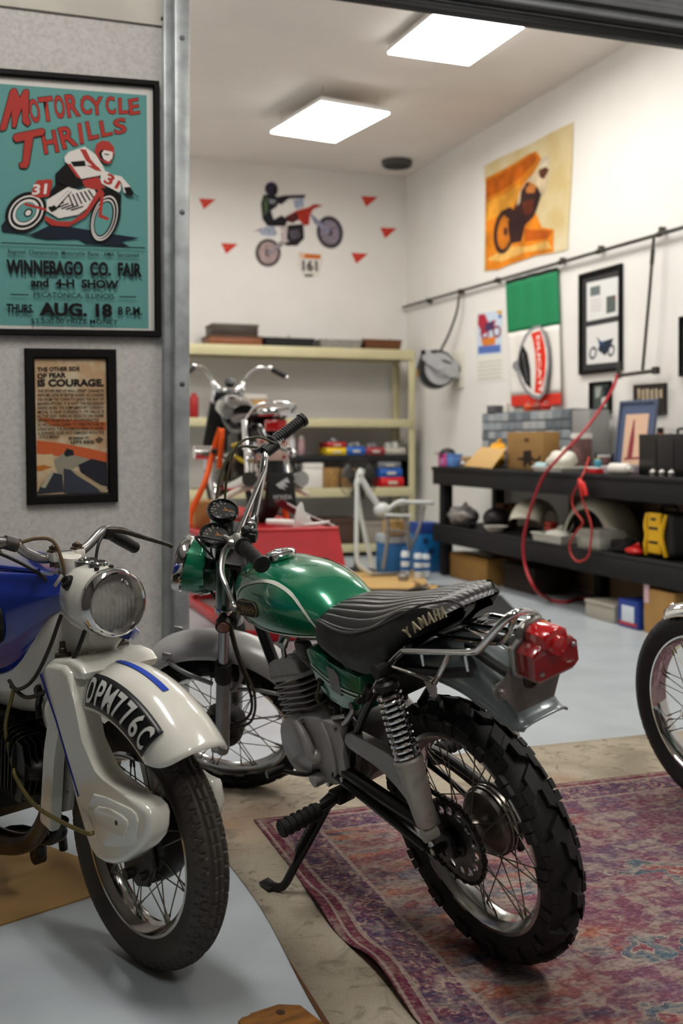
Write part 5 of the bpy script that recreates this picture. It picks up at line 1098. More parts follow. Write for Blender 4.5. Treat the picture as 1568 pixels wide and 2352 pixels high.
g.rings([[bT @ V(.036 * k * math.cos(a), .056 * k * math.sin(a), z) for a in [2 * math.pi * j / n_ for j in range(n_)]] for k, z in ((.98, .004), (.98, .0055), (.91, .0055), (.91, .004))], 0, False, False); g.done('lettering', M('badge_silver', '8e8b84', .4, .7), bdg, smooth=0)
# pressed steel beam frame
rg = []
for x, w_, zt, zb in [(-.10, .045, .73, .69), (-.15, .055, .765, .64), (-.20, .062, .78, .575), (-.26, .066, .78, .53), (-.34, .070, .76, .495), (-.45, .075, .73, .478), (-.60, .08, .70, .47), (-.85, .08, .68, .47), (-1.1, .07, .66, .5)]:
    rg.append([V(x, CY_ + w_ * math.copysign(abs(math.cos(a)) ** .7, math.cos(a)), (zt + zb) / 2 + (zt - zb) / 2 * math.copysign(abs(math.sin(a)) ** .8, math.sin(a))) for a in [2 * math.pi * j / 28 for j in range(28)]])
g = G(); g.rings(rg, 0); bm_ = g.done('beam_frame', CREAM, ab, smooth=60)
g = G(); g.tube([(-.305, CY_ - .06, .565), (-.315, CY_ - .064, .53), (-.30, CY_ - .07, .50)], .008, 8); g.cyl((-.312, CY_ - .062, .565), (-.296, CY_ - .062, .567), .014, n=14); g.done('horn_bracket', BLACK, bm_)
# white blade and grey plate ahead of the engine
def blade(pts, w_, y0, y1, name, m):
    P = catmull([V(a, 0, b) for a, b in pts], 5); L_, R_ = [], []
    for i, p in enumerate(P):
        d = (P[min(i + 1, len(P) - 1)] - P[max(i - 1, 0)]).normalized(); nv = V(-d.z, 0, d.x) * w_ / 2; L_.append(p + nv); R_.append(p - nv)
    o2 = [(p.x, p.z) for p in L_] + [(p.x, p.z) for p in R_[::-1]]
    g = G(); g.prism(o2, y0, y1, XZ, bev=.006); return g.done(name, m, ab)
blade([(-.135, .60), (-.152, .573), (-.185, .508), (-.209, .444), (-.223, .381), (-.235, .318), (-.246, .266)], .048, -.084, -.058, 'front_blade', CREAM)
g = G(); g.prism([(-.198, .517), (-.152, .476), (-.178, .401), (-.202, .305), (-.28, .277), (-.279, .358), (-.255, .445)], -.046, -.032, XZ, bev=.003); g.done('side_plate', M('spattered_grey', 'a8a49c', .5, col2='4a4742', vs=70, thresh=(.28, .36)), ab)
# engine: twin cylinders leaning forward, fins, crankcase, exhaust
en = part('engine', ab); BF = M('black_fin_metal', '2b2a29', .4, .6, var=.3, vs=30)
for s in (-1, 1):
    T = axes((-.50, CY_ + s * .062, .40), V(.15, 0, 1).normalized(), (0, s, 0), V(.95, 0, -.14).normalized())
    for k in range(9):
        hw_ = .085 - .002 * abs(k - 5)
        g = G(); g.prism(rrect(hw_, .056, .03), k * .018, k * .018 + .004, T, bev=.0012, seg=1); g.done('cooling_fin', BF, en)
    g = G(); g.cyl(T @ V(0, 0, -.03), T @ V(0, 0, .16), .045, n=20); g.sph(T @ V(0, 0, .165), (.05, .05, .03)); g.done('cylinder', DARK, en)
    g = G()
    for k in range(7): g.prism([(-.075, 0), (-.07, .03), (-.02, .045), (.03, .045), (.07, .03), (.075, 0)], -.05 + k * .016, -.047 + k * .016, T @ Matrix.Translation((0, 0, .15)) @ Matrix(((1, 0, 0, 0), (0, 0, 1, 0), (0, 1, 0, 0), (0, 0, 0, 1))), bev=.001, seg=1)
    g.done('head_fins', BF, en)
g = G(); g.prism([(-.46, .34), (-.50, .48), (-.8, .48), (-.86, .36), (-.8, .24), (-.56, .20), (-.48, .25)], CY_ - .13, CY_ + .13, XZ, bev=.03, seg=3); g.done('crankcase', DARK, en)
g = G(); g.tube([(-.33, CY_ - .05, .36), (-.30, CY_ - .06, .28), (-.36, CY_ - .075, .20), (-.48, CY_ - .085, .165), (-.62, CY_ - .11, .17), (-1.0, CY_ - .14, .2)], [.018, .02, .022, .03, .04, .04], 16, sm=5); g.done('exhaust', M('burnt_exhaust', '4a3c2c', .35, .8, var=.5, vs=14), ab)
g = G(); g.tube([(-.30, CY_ - .02, .25), (-.33, CY_ - .03, .20), (-.38, CY_ - .04, .185)], .014, 10, sm=3); g.sph((-.33, CY_ - .02, .215), (.03, .02, .025)); g.done('horn', BLACK, ab)
# centre stand feet, main cross tube
g = G(); g.tube([(-.62, CY_ + .10, .20), (-.55, CY_ + .06, .16), (-.50, CY_ + .02, .150), (-.468, CY_, .142), (-.462, CY_, .118), (-.48, CY_, .100)], [.013, .015, .016, .016, .015, .013], 12, sm=4); g.tube([(-.50, CY_ + .02, .15), (-.58, CY_ - .02, .15), (-.68, CY_ - .10, .09)], .012, 10, sm=3); g.cyl((-.478, CY_ - .012, .108), (-.478, CY_ + .012, .108), .022, n=18); g.done('centre_stand', BLACK, ab)
for s in (-1, 1):
    g = G(); g.tube([(-.66, CY_ + s * .12, .22), (-.64, CY_ + s * .15, .10), (-.65, CY_ + s * .16, .026)], .012, 10); g.done('stand_leg', BLACK, ab)
# rear half, out of the frame: seat, rear wheel and guard
wheel(ab, 'rear_wheel', Matrix.Translation((-1.30, CY_, .275)), .272, .2008, .043, 'road', .060, M('chrome_rim'), TYM, hub_white, nsp=36, hubr=(.088, .05), huby=(.045, -.022), N=160)
g = G(); rg = []
for x, w_, zt, zb in [(-.78, .10, .83, .78), (-.86, .125, .855, .77), (-1.05, .13, .85, .77), (-1.3, .125, .86, .79), (-1.48, .10, .86, .81)]:
    rg.append([V(x, CY_ + w_ * math.copysign(abs(math.cos(a)) ** .6, math.cos(a)), (zt + zb) / 2 + (zt - zb) / 2 * math.copysign(abs(math.sin(a)) ** .7, math.sin(a))) for a in [2 * math.pi * j / 24 for j in range(24)]])
g.rings(rg, 0); g.done('dual_seat', M('black_leather_side'), ab, smooth=60)
g = G(); rr_ = []
for k in range(25):
    a = math.radians(20 + 150 * k / 24); rr_.append([V(-1.30 + (.33 - .05 * abs(j / 8) ** 2) * math.cos(math.pi - a), CY_ + .09 * math.sin(j / 8 * 1.5), .275 + (.33 - .05 * abs(j / 8) ** 2) * math.sin(a)) for j in range(-8, 9)])
g.strip(rr_); o = g.done('rear_mudguard', CREAM, ab, smooth=60); md = o.modifiers.new('s', 'SOLIDIFY'); md.thickness = .003
g = G(); g.prism([(-1.0, .66), (-1.0, .48), (-1.28, .25), (-1.34, .26), (-1.3, .33), (-1.15, .60)], CY_ - .11, CY_ - .09, XZ, bev=.005); g.prism([(-1.0, .66), (-1.0, .48), (-1.28, .25), (-1.34, .26), (-1.3, .33), (-1.15, .60)], CY_ + .09, CY_ + .11, XZ, bev=.005); g.done('swingarm', CREAM, ab)
# cables
for nm, pts, r, m in (('brake_cable', [(-.285, .128, .918), (-.27, .10, .895), (-.262, .085, .85), (-.25, .08, .80)], .0038, CB), ('throttle_cable', [(-.29, -.105, .915), (-.27, -.06, .925), (-.245, -.03, .915), (-.225, -.02, .86), (-.235, -.015, .80)], .0042, M('brown_cable', '5a4326', .5)), ('clutch_cable', [(-.30, -.25, .93), (-.30, -.13, .925), (-.31, -.08, .92)], .004, CB), ('control_cable', [(-.45, -.13, .905), (-.36, -.09, .88), (-.28, -.05, .84), (-.25, -.03, .80)], .0045, CB),
    ('wiring_loop', [(-.17, -.06, .76), (-.19, -.085, .68), (-.24, -.10, .61), (-.32, -.10, .575), (-.36, -.10, .59)], .0045, CB), ('wiring_loop', [(-.08, -.05, .74), (-.10, -.075, .67), (-.17, -.09, .605), (-.27, -.10, .565), (-.36, -.095, .575)], .0048, CB), ('speedometer_cable', [(-.335, -.10, .578), (-.386, -.10, .488), (-.385, -.10, .44), (-.36, -.10, .388), (-.335, -.105, .365), (-.237, -.115, .333), (-.12, -.125, .332), (.02, -.13, .338), (.04, -.12, .34)], .0048, M('brass_cable', '6a5f35', .4, .5))):
    g = G(); g.tube(pts, r, 8, sm=6); g.done(nm, m, ab)
# ================================================================ motorcycle at the right edge (front wheel in view)
az = math.radians(25.7); le = .1
fwd = camdir(-math.sin(az), math.cos(az)); lfh = camdir(-math.cos(az), -math.sin(az))
TM = axes((2.1868, 2.7985, 0), fwd, math.cos(le) * lfh - math.sin(le) * upv, math.cos(le) * upv + math.sin(le) * lfh)
tb = thing('motorcycle', 'motorcycle cut off by the right edge of the photo, only its chrome front wheel showing', 'motorcycle', TM)
def hub_plain(wh):
    TY = Matrix.Rotation(-math.pi / 2, 4, 'X'); g = G(); g.lathe([(0, .06), (.03, .06), (.055, .05), (.06, .03), (.06, -.03), (.055, -.05), (.03, -.06), (0, -.06)], TY, 32); g.done('hub', ALU, wh)
wheel(tb, 'front_wheel', Matrix.Translation((0, -.03, .31)), .312, .237, .048, 'road', .066, CHROME, M('black_road_tyre', '131314', .6, var=.2, vs=12), hub_plain, hubr=(.055, .055), huby=(.035, -.035))
def fender_arc(c, R, a0, a1, hw, name, m, parent, drop=.04, T=None, ex=2.2):
    rows = []
    for k in range(37):
        a = math.radians(a0 + (a1 - a0) * k / 36); rows.append([V(c[0] + (R - drop * abs(j / 8) ** ex) * math.cos(a), c[1] + hw * math.sin(j / 8 * 1.52), c[2] + (R - drop * abs(j / 8) ** ex) * math.sin(a)) for j in range(-8, 9)])
    g = G(); g.strip(rows, T=T); o = g.done(name, m, parent, smooth=60); md = o.modifiers.new('s', 'SOLIDIFY'); md.thickness = .003; return o
fo = fender_arc((0, -.03, .31), .335, 67, 150, .055, 'front_fender', CHROME, tb)
g = G(); g.sph((.13, -.03, .617), (.008, .012, .008)); g.done('fender_bolt', CHROME, fo)
for s in (1, -1):
    g = G(); g.cyl((0, -.03 + s * .095, .31), (-.20, -.03 + s * .095, .70), .022, n=18); g.cyl((-.20, -.03 + s * .095, .70), (-.32, -.03 + s * .095, .93), .017, n=16); g.done('fork_leg', CHROME, tb)
g = G(); g.box((-.3, -.03, .88), (.06, .24, .03), 0, bev=.008); g.box((-.24, -.03, .76), (.06, .24, .03), 0, bev=.008); g.done('fork_yoke', DARK, tb)
g = G(); g.tube([(-.42, .34, 1.05), (-.36, .22, 1.08), (-.33, .06, .95), (-.33, -.12, .95), (-.36, -.28, 1.08), (-.42, -.40, 1.05)], .011, 12, sm=5); g.done('handlebar', CHROME, tb)
g = G(); g.lathe([(0, -.08), (.05, -.06), (.08, -.01), (.085, .03), (.08, .04), (0, .055)], axes((-.12, -.03, .80), (0, 1, 0), (0, 0, 1), (1, 0, 0)), 28); g.done('headlight', CHROME, tb)
rg = [[V(x, -.03 + w_ * math.cos(a), zc + h_ * math.copysign(abs(math.sin(a)) ** .8, math.sin(a))) for a in [2 * math.pi * j / 24 for j in range(24)]] for x, w_, h_, zc in ((-.34, .05, .04, .82), (-.42, .12, .09, .81), (-.6, .14, .11, .80), (-.78, .11, .08, .79), (-.86, .07, .05, .78))]
g = G(); g.rings(rg); g.done('fuel_tank', M('maroon_paint', '4a1016', .2, coat=1), tb, smooth=60)
g = G(); g.box((-1.1, -.03, .79), (.5, .22, .08), 0, bev=.03, seg=3); g.done('seat', M('black_leather_side'), tb)
g = G(); g.box((-.6, -.03, .42), (.34, .22, .24), 0, bev=.05, seg=3); g.cyl((-.5, -.03, .5), (-.44, -.03, .7), .07, n=20); g.done('engine', ALU, tb)
for pts in ([(-.32, -.03, .8), (-.40, -.03, .55), (-.45, -.03, .32), (-.8, -.03, .28)], [(-.32, -.03, .82), (-.7, -.03, .70), (-1.3, -.03, .72)], [(-.8, -.03, .28), (-.85, -.03, .5), (-.8, -.03, .7)]):
    g = G(); g.tube(pts, .017, 10, sm=4); g.done('frame_tube', BLACK, tb)
wheel(tb, 'rear_wheel', Matrix.Translation((-1.38, -.03, .31)), .312, .237, .05, 'road', .066, CHROME, M('black_road_tyre'), hub_plain, hubr=(.055, .055), huby=(.035, -.035), N=120)
for s in (1, -1):
    g = G(); g.tube([(-.8, -.03 + s * .09, .32), (-1.38, -.03 + s * .1, .31)], .016, 10); g.tube([(-1.38, -.03 + s * .11, .33), (-1.28, -.03 + s * .11, .70)], .02, 12); g.done('swingarm', BLACK, tb)
fender_arc((-1.38, -.03, .31), .345, 20, 120, .06, 'rear_fender', CHROME, tb)
# ================================================================ red lift table
DKZ = .655
lt = thing('lift_table', 'red motorcycle lift table with a hanging end ramp behind the green fuel tank', 'lift table', (1.75, 6.9, ZF))
LO = Matrix.Translation((-1.75, -6.9, -ZF))
LRED = M('lift_red', 'b3101e', .42, bump=.12, bs=60, var=.12, vs=9)
def ld(g, name, m=None): g.xf(LO); return g.done(name, m or LRED, lt)
g = G(); g.box((1.75, 6.95, .63), (.50, 2.35, .05), 0, bev=.012); ld(g, 'deck')
g = G(); ro = [(1.50, 5.775, .655), (2.0, 5.775, .655), (2.02, 5.56, .20), (1.49, 5.56, .20)]
g.rings([[V(p) for p in ro], [V(p) + V(0, .018, .004) for p in ro]], 0); g.cyl((1.50, 5.785, .652), (2.0, 5.785, .652), .016, n=14); ld(g, 'end_ramp')
for x in (1.53, 1.97):
    for (ya, za, yb, zb) in ((6.25, .05, 7.6, .58), (6.25, .58, 7.6, .05)):
        g = G(); d = V(0, yb - ya, zb - za); mt = frame_z(V(x, (ya + yb) / 2, (za + zb) / 2), d, (1, 0, 0)); g.box((0, 0, 0), (.03, .07, d.length), 0, mt, bev=.005); ld(g, 'scissor_arm')
    g = G(); g.box((x, 6.95, .03), (.06, 1.9, .06), 0, bev=.008); ld(g, 'base_rail')
for y in (6.05, 7.85): g = G(); g.box((1.75, y, .03), (.5, .08, .06), 0, bev=.008); ld(g, 'base_cross_member')
g = G(); g.box((1.40, 6.5, .60), (.16, .5, .04), 0, bev=.01); g.tube([(1.33, 6.27, .60), (1.27, 6.5, .62), (1.33, 6.73, .60)], .012, 8, sm=3); ld(g, 'side_tray')
t = tag(G().box((0, 0, .08), (.16, .22, .16), 0, bev=.004).done('parts_box', CARD, None, Matrix.Translation((1.41, 6.60, .6225))), 'small cardboard box on the side tray of the red lift', 'box')
# white moulded panel and smoked screen lying on the end of the lift
t = thing('fairing_part', 'white moulded plastic part with an upright fin lying on the red lift', 'plastic part', (1.80, 5.85, DKZ))
g = G(); g.tube([(-.17, .10, .035), (-.08, .06, .03), (.02, .0, .025)], [.018, .022, .02], 12, sm=3); g.prism([(-.06, 0), (.06, .0), (.075, .02), (.04, .03), (.03, .05), (.035, .065), (.012, .065), (.0, .09), (-.005, .135), (-.018, .145), (-.035, .12), (-.048, .07)], -.012, .012, axes((.02, 0, .005), V(.95, -.2, 0).normalized(), (0, 0, 1), V(-.2, -.95, 0).normalized()), bev=.005, seg=3); g.done('fin', M('white_plastic', 'e4e6e2', .35), t)
g = G(); g.tube([(.02, -.005, .02), (.10, -.035, .028), (.155, -.05, .04)], [.014, .010, .006], 10, sm=3); g.done('prong', M('white_plastic'), t)
t = thing('windscreen', 'dark red smoked windscreen lying at the right edge of the red lift', 'windscreen', (1.885, 5.93, DKZ + .002))
g = G(); g.strip([[V(-.13 + .25 * u - .06 * v, .02 - .10 * u + .1 * v, .004 + .13 * (1 - u) ** 1.3 + .03 * math.sin(3 * v)) for u in [k / 10 for k in range(11)]] for v in [k / 6 for k in range(7)]]); o = g.done('screen', M('smoked_red', '5a1420', .12, alpha=.75, coat=1), t, smooth=60); md = o.modifiers.new('s', 'SOLIDIFY'); md.thickness = .004
g = G(); g.tube([(-.13, .02, .135), (.0, -.03, .06), (.12, -.08, .008)], .005, 8, sm=3); g.done('edge_trim', STEEL, t)
# ================================================================ black motorcycle strapped on the lift, seen from behind
BX, RY = 1.74, 6.42
bb = thing('motorcycle', 'black motorcycle with high chrome handlebar strapped down on the red lift table', 'motorcycle', (BX, RY, DKZ))
WY = Matrix.Rotation(math.pi / 2, 4, 'Z')      # wheel plane along Y
wheel(bb, 'rear_wheel', Matrix.Translation((0, 0, .30)) @ WY, .30, .228, .055, 'road', .06, CHROME, M('black_road_tyre'), hub_plain, hubr=(.055, .055), huby=(.035, -.035), N=120)
wheel(bb, 'front_wheel', Matrix.Translation((0, 1.22, .30)) @ WY, .30, .228, .045, 'road', .06, CHROME, M('black_road_tyre'), hub_plain, hubr=(.055, .055), huby=(.035, -.035), N=120)
GBLK = M('gloss_black_paint', '0c0c0d', .15, coat=1)
def bp(g, name, m): return g.done(name, m, bb)
fender_arc((0, 0, .30), .335, 35, 185, .075, 'rear_fender', GBLK, bb, T=WY @ Matrix.Diagonal((-1, 1, 1, 1)))
g = G(); g.prism([(-.07, 0), (.07, 0), (.085, -.20), (-.085, -.20)], -.003, .003, axes((.02, -.33, .31), (1, 0, 0), (0, .12, 1), (0, -1, .12)), bev=.002); fl_ = bp(g, 'mud_flap', RUBBER)
g = G(); T = axes((.02, -.335, .31), (1, 0, 0), (0, .12, 1), (0, -1, .12)); g.poly([(-.04, -.07, .004), (.03, -.03, .004), (.045, -.06, .004), (.01, -.06, .004), (.035, -.085, .004), (.0, -.08, .004), (.02, -.10, .004), (-.02, -.09, .004)], 0, T); g.text('HONDA', T @ Matrix.Translation((0, -.155, .004)), 1, 0, .02, fit=(.11, .026)); g.done('wing_emblem', M('flap_print', 'b8b8b8', .5), fl_, smooth=0)
g = G(); g.box((0, -.27, .585), (.13, .06, .07), 0, bev=.012); bp(g, 'tail_light', M('bright_red_lens', 'c01018', .15, coat=1))
g = G(); g.box((-.035, -.335, .445), (.19, .006, .13), 0, bev=.003); pl = bp(g, 'number_plate', M('dirty_plate', 'b59a8e', .6, var=.15, vs=40))
for x, z in ((-.10, .49), (-.10, .40), (.03, .49), (.03, .40)):
    g = G(); g.cyl((x, -.34, z), (x, -.345, z), .010, n=12); g.done('plate_bolt', M('red_bolt', '8a1c1c', .4), pl)
g = G(); g.tube([(-.10, .10, .60), (-.12, -.16, .66), (-.11, -.30, .70), (0, -.33, .715), (.11, -.30, .70), (.12, -.16, .66), (.10, .10, .60)], .011, 12, sm=5); g.tube([(-.11, -.30, .645), (0, -.33, .65), (.11, -.30, .645)], .010, 10, sm=4); bp(g, 'grab_rail', CHROME)
g = G(); g.box((0, -.24, .665), (.18, .12, .05), 0, bev=.015); bp(g, 'luggage_plate', CHROME)
g = G(); g.rings([[V(w_ * math.cos(a), y, z + h_ * math.sin(a)) for a in [2 * math.pi * j / 20 for j in range(20)]] for y, w_, h_, z in ((-.16, .05, .02, .66), (0, .11, .035, .64), (.3, .12, .04, .62), (.5, .09, .04, .64))]); bp(g, 'seat', M('brown_black_leather', '2a1614', .4))
g = G(); g.rings([[V(w_ * math.cos(a), y, z + h_ * math.sin(a)) for a in [2 * math.pi * j / 20 for j in range(20)]] for y, w_, h_, z in ((.46, .08, .05, .68), (.55, .12, .08, .68), (.75, .13, .09, .72), (.92, .07, .06, .76))]); bp(g, 'fuel_tank', GBLK)
for s in (-1, 1):
    sh2 = None
    g = G(); g.cyl((s * .115, -.02, .60), (s * .125, -.10, .30), .017, n=14); g.cyl((s * .115, -.02, .62), (s * .118, -.06, .44), .026, n=16); bp(g, 'shock_absorber', CHROME)
    g = G(); g.cyl((s * .09, 1.22, .30), (s * .09, .93, .86), .024, n=16); bp(g, 'fork_leg', CHROME)
    g = G(); g.tube([(s * .14, .55, .25), (s * .15, .2, .22), (s * .16, -.28, .27)], [.02, .035, .045], 16, sm=4); mu = bp(g, 'silencer', CHROME)
    g = G(); g.sph((s * .13, -.18, .42), (.025, .035, .025)); g.cyl((s * .07, -.18, .42), (s * .13, -.18, .42), .008, n=8); bp(g, 'turn_signal', CHROME)
g = G(); g.box((0, .50, .30), (.30, .38, .26), 0, bev=.06, seg=3); g.sph((-.17, .42, .30), (.05, .13, .11)); g.sph((.17, .42, .30), (.05, .13, .11)); bp(g, 'engine', M('engine_chrome_black', '6a6560', .25, .9, var=.5, vs=18))
for s in (-1, 1): g = G(); g.cyl((s * .18, .62, .42), (s * .30, .62, .42), .045, n=18); bp(g, 'cylinder', CHROME)
g = G(); g.box((0, .40, .47), (.20, .3, .16), 0, bev=.03); bp(g, 'battery_box', SATIN)
g = G(); g.tube([(-.13, .28, .46), (0, .24, .50), (.06, .20, .48)], .015, 8, sm=3); g.tube([(-.10, .30, .40), (-.05, .22, .36), (.02, .2, .40)], .015, 8, sm=3); bp(g, 'yellow_cable_bundle', M('yellow_cable', 'c9b020', .5))
for pts in ([(0, .95, .78), (0, .85, .4), (0, .7, .2), (0, .3, .2)], [(-.08, .92, .76), (-.1, .4, .56), (-.09, -.1, .58)], [(.08, .92, .76), (.1, .4, .56), (.09, -.1, .58)], [(-.09, .3, .25), (-.09, 0, .30)], [(.09, .3, .25), (.09, 0, .30)]):
    g = G(); g.tube(pts, .016, 10, sm=3); bp(g, 'frame_tube', BLACK)
g = G(); g.prism([(-.10, .84), (.10, .84), (.15, .40), (.1, .34), (-.18, .40)], -.02, .02, axes((0, .98, 0), (1, 0, 0), (0, 0, 1), (0, -1, 0)), bev=.01); bp(g, 'front_cowl', SATIN)
g = G(); g.tube([(-.105, .92, .885), (-.08, .90, .86), (-.04, .90, .835), (.04, .90, .835), (.08, .90, .86), (.105, .92, .885)], .020, 12, sm=4); g.sph((-.105, .92, .89), (.022, .022, .02)); g.sph((.105, .92, .89), (.022, .022, .02)); bp(g, 'top_yoke', CHROME)
g = G(); g.lathe([(0, -.02), (.035, -.015), (.04, .02), (0, .025)], axes((0, .88, .895), (1, 0, 0), (0, .8, .6), (0, -.6, .8)), 24); bp(g, 'speedometer', SATIN)
hb_ = [(.105, .92, .895), (.125, .92, .93), (.155, .90, .97), (.20, .86, 1.0), (.25, .80, .995), (.29, .76, .975)]
for s in (-1, 1):
    g = G(); g.tube([(s * a, b, c) for a, b, c in hb_], .0125, 12, sm=5); h_ = bp(g, 'handlebar', CHROME)
    g = G(); g.cyl((s * .275, .775, .985), (s * .345, .70, .935), .018, n=14); g.done('grip', RUBBER, h_)
    g = G(); g.sph((s * .352, .692, .928), (.014, .014, .014)); g.sph((s * .262, .79, .995), (.022, .022, .02)); g.done('bar_end', CHROME, h_)
g = G(); rows = []
for k in range(25):
    a = math.radians(60 + 70 * k / 24); rows.append([V(-.02 + .5 * math.cos(a), -.22 + q, -.22 + .47 * math.sin(a)) for q in (-.0, .03, .05)])
g.strip(rows); o = bp(g, 'cream_trim', M('cream_trim', 'ddd8c6', .4)); md = o.modifiers.new('s', 'SOLIDIFY'); md.thickness = .03
# straps
ORG = M('orange_webbing', 'ee5a0c', .7, bump=.2, bs=300)
def strap(label, pts, wd, xh):
    g = G(); P = catmull(pts, 5); xh = V(xh).normalized(); g.strip([[p - xh * wd / 2, p + xh * wd / 2] for p in P]); o = g.done('tie_down_strap', ORG, None, smooth=60); md = o.modifiers.new('s', 'SOLIDIFY'); md.thickness = .004
    return tag(o, label, 'strap', 'orange tie-down straps on the lift')
s1 = strap('orange tie-down strap running down left from the black motorcycle', [(1.515, 6.6, 1.225), (1.50, 6.62, 1.17), (1.46, 6.6, 1.05), (1.385, 6.45, .90), (1.285, 6.38, .72), (1.285, 6.36, .64)], .036, (.8, 0, -.45))
g = G(); g.box((1.475, 6.585, 1.085), (.045, .03, .03), 0, bev=.006); g.done('buckle', DARK, s1)
strap('orange strap tail hanging straight down beside the diagonal strap', [(1.52, 6.585, 1.225), (1.515, 6.57, 1.15), (1.505, 6.57, 1.05), (1.50, 6.57, .98)], .034, (1, 0, 0))
strap('orange tie-down strap on the right side of the black motorcycle tail', [(1.735, 6.17, 1.16), (1.76, 6.2, 1.04), (1.785, 6.2, .93), (1.80, 6.2, .84), (1.81, 6.2, .74), (1.83, 6.2, .67)], .036, (1, 0, .1))
# ================================================================ steel shelving on the back wall
BEI = M('beige_steel', 'cbc39c', .5, .1, var=.04, vs=5); DKB = M('shelf_board', '6d675e', .8, var=.15, vs=12)
SX0, SX1, SY0, SY1 = 1.55, 4.43, 10.35, 10.84
sh = thing('shelving_unit', 'tall beige steel shelving unit against the back wall', 'shelf', ((SX0 + SX1) / 2, (SY0 + SY1) / 2, ZF))
def sd(g, name, m, p=None): g.xf(Matrix.Translation(-V(sh.location))); return g.done(name, m, p or sh)
LEV = [(2.10, .10), (1.385, .08), (.69, .09), (.12, .08)]
for x in (SX0 + .035, SX1 - .035):
    for y in (SY0 + .02, SY1 - .02):
        g = G(); g.box((x, y, 1.05), (.07, .006, 2.1), 0, bev=.002); g.box((x + (.032 if x > 3 else -.032), y + (.015 if y < 10.5 else -.015), 1.05), (.006, .036, 2.1), 0, bev=.002); sd(g, 'post', BEI)
for z, h in LEV:
    g = G(); g.box(((SX0 + SX1) / 2, SY0 + .008, z - h / 2), (SX1 - SX0 - .05, .016, h), 0, bev=.005); g.box(((SX0 + SX1) / 2, SY0 + .014, z - h + .006), (SX1 - SX0 - .05, .03, .012), 0); sd(g, 'front_beam', BEI)
    g = G(); g.box(((SX0 + SX1) / 2, SY1 - .008, z - h / 2), (SX1 - SX0 - .05, .016, h), 0, bev=.005); sd(g, 'rear_beam', BEI)
    for x in (SX0 + .03, SX1 - .03):
        g = G(); g.box((x, (SY0 + SY1) / 2, z - h / 2), (.012, SY1 - SY0 - .03, h), 0, bev=.003); sd(g, 'end_beam', BEI)
    g = G(); g.box(((SX0 + SX1) / 2, (SY0 + SY1) / 2, z - .018), (SX1 - SX0 - .05, SY1 - SY0 - .036, .016), 0); sd(g, 'shelf_board', DKB)
g = G(); g.box((3.58, SY0 + .26, 1.005), (1.62, .46, .03), 0, bev=.004); g.box((3.58, SY0 + .032, .988), (1.62, .014, .06), 0, bev=.003)
for x in (2.79, 4.37): g.box((x, SY0 + .26, .84), (.02, .44, .31), 0, bev=.003)
t = sd(g, 'inner_shelf', M('black_inner_shelf', '17171a', .5))
def block(name, label, cat, c, size, m, rz=0, group=None, lid=None, bev=.006, label_m=None, tape=None):
    """box with its own lid, label or tape as parts"""
    t = thing(name, label, cat, Matrix.Translation(V(c)) @ Matrix.Rotation(rz, 4, 'Z'), group); sx, sy, sz = size
    h = sz * (.78 if lid else 1)
    g = G(); g.box((0, 0, h / 2), (sx, sy, h), 0, bev=min(bev, min(size) * .2)); g.done('body', m, t)
    if lid: g = G(); g.box((0, 0, h + (sz - h) / 2), (sx * 1.03, sy * 1.03, sz - h), 0, bev=min(bev, (sz - h) * .3)); g.done('lid', lid, t)
    if label_m: g = G(); g.box((0, -sy / 2 - .0012, h * .5), (sx * .62, .0024, h * .6), 0, bev=.0008); g.box((-sx / 2 - .0012, 0, h * .5), (.0024, sy * .6, h * .6), 0, bev=.0008); g.done('label', label_m, t)
    if tape: g = G(); g.box((0, 0, h + .0008), (sx * .16, sy * 1.002, .0016), 0); g.box((0, -sy / 2 - .0008, h * .82), (sx * .16, .0016, h * .36), 0); g.done('tape', tape, t)
    return t
TAPE = M('packing_tape', 'a58a5c', .3); DBRN = M('dark_brown_case', '3a2e26', .5, var=.2, vs=15); OBRN = M('orange_brown_wood', '8a5230', .5, var=.25, vs=6, stretch=(1, 1, 8)); WICK = M('wicker', '6e4426', .8, bump=.5, bs=160, var=.3, vs=80)
yy = SY0 + .24
t = block('wooden_box', 'orange brown wooden box on the top shelf, under a dark case', 'box', (2.545, yy, 2.10), (.53, .36, .095), OBRN, lid=M('brown_lid', '5a3a26', .5))
t = block('case', 'dark grey brown case on top of the orange wooden box', 'case', (2.545, yy, 2.197), (.46, .32, .115), DBRN, lid=M('grey_lid', '5c544a', .5))
def tray(name, label, c, size, m, items, cat='tray', wick=False):
    t = thing(name, label, cat, c); sx, sy, sz = size; g = G()
    g.box((0, 0, .005), (sx * .92, sy * .92, .01), 0)
    fl = 1.0; b, tp = .46, .5
    for (x0, y0, x1, y1) in ((-1, -1, 1, -1), (1, -1, 1, 1), (1, 1, -1, 1), (-1, 1, -1, -1)):
        o = [V(x0 * b * sx, y0 * b * sy, 0), V(x1 * b * sx, y1 * b * sy, 0), V(x1 * tp * sx, y1 * tp * sy, sz), V(x0 * tp * sx, y0 * tp * sy, sz)]
        nrm = V(-(y1 - y0), (x1 - x0), 0).normalized() * .01
        g.rings([[p for p in o], [p + nrm for p in o]], 0)
    g.tube([(-tp * sx, -tp * sy, sz), (tp * sx, -tp * sy, sz), (tp * sx, tp * sy, sz), (-tp * sx, tp * sy, sz)], .006, 8, closed=True); g.done('tray_body', m, t); return t
tray('tray', 'black tray of small parts on the top shelf', (3.10, yy, 2.10), (.52, .34, .085), M('black_tray_plastic', '1c1c20', .6), None)
tray('tray', 'pale grey metal tray on the top shelf left of the wicker basket', (3.64, yy, 2.10), (.46, .34, .085), M('pale_tray', 'a5a29a', .45, .4, var=.2, vs=30), None)
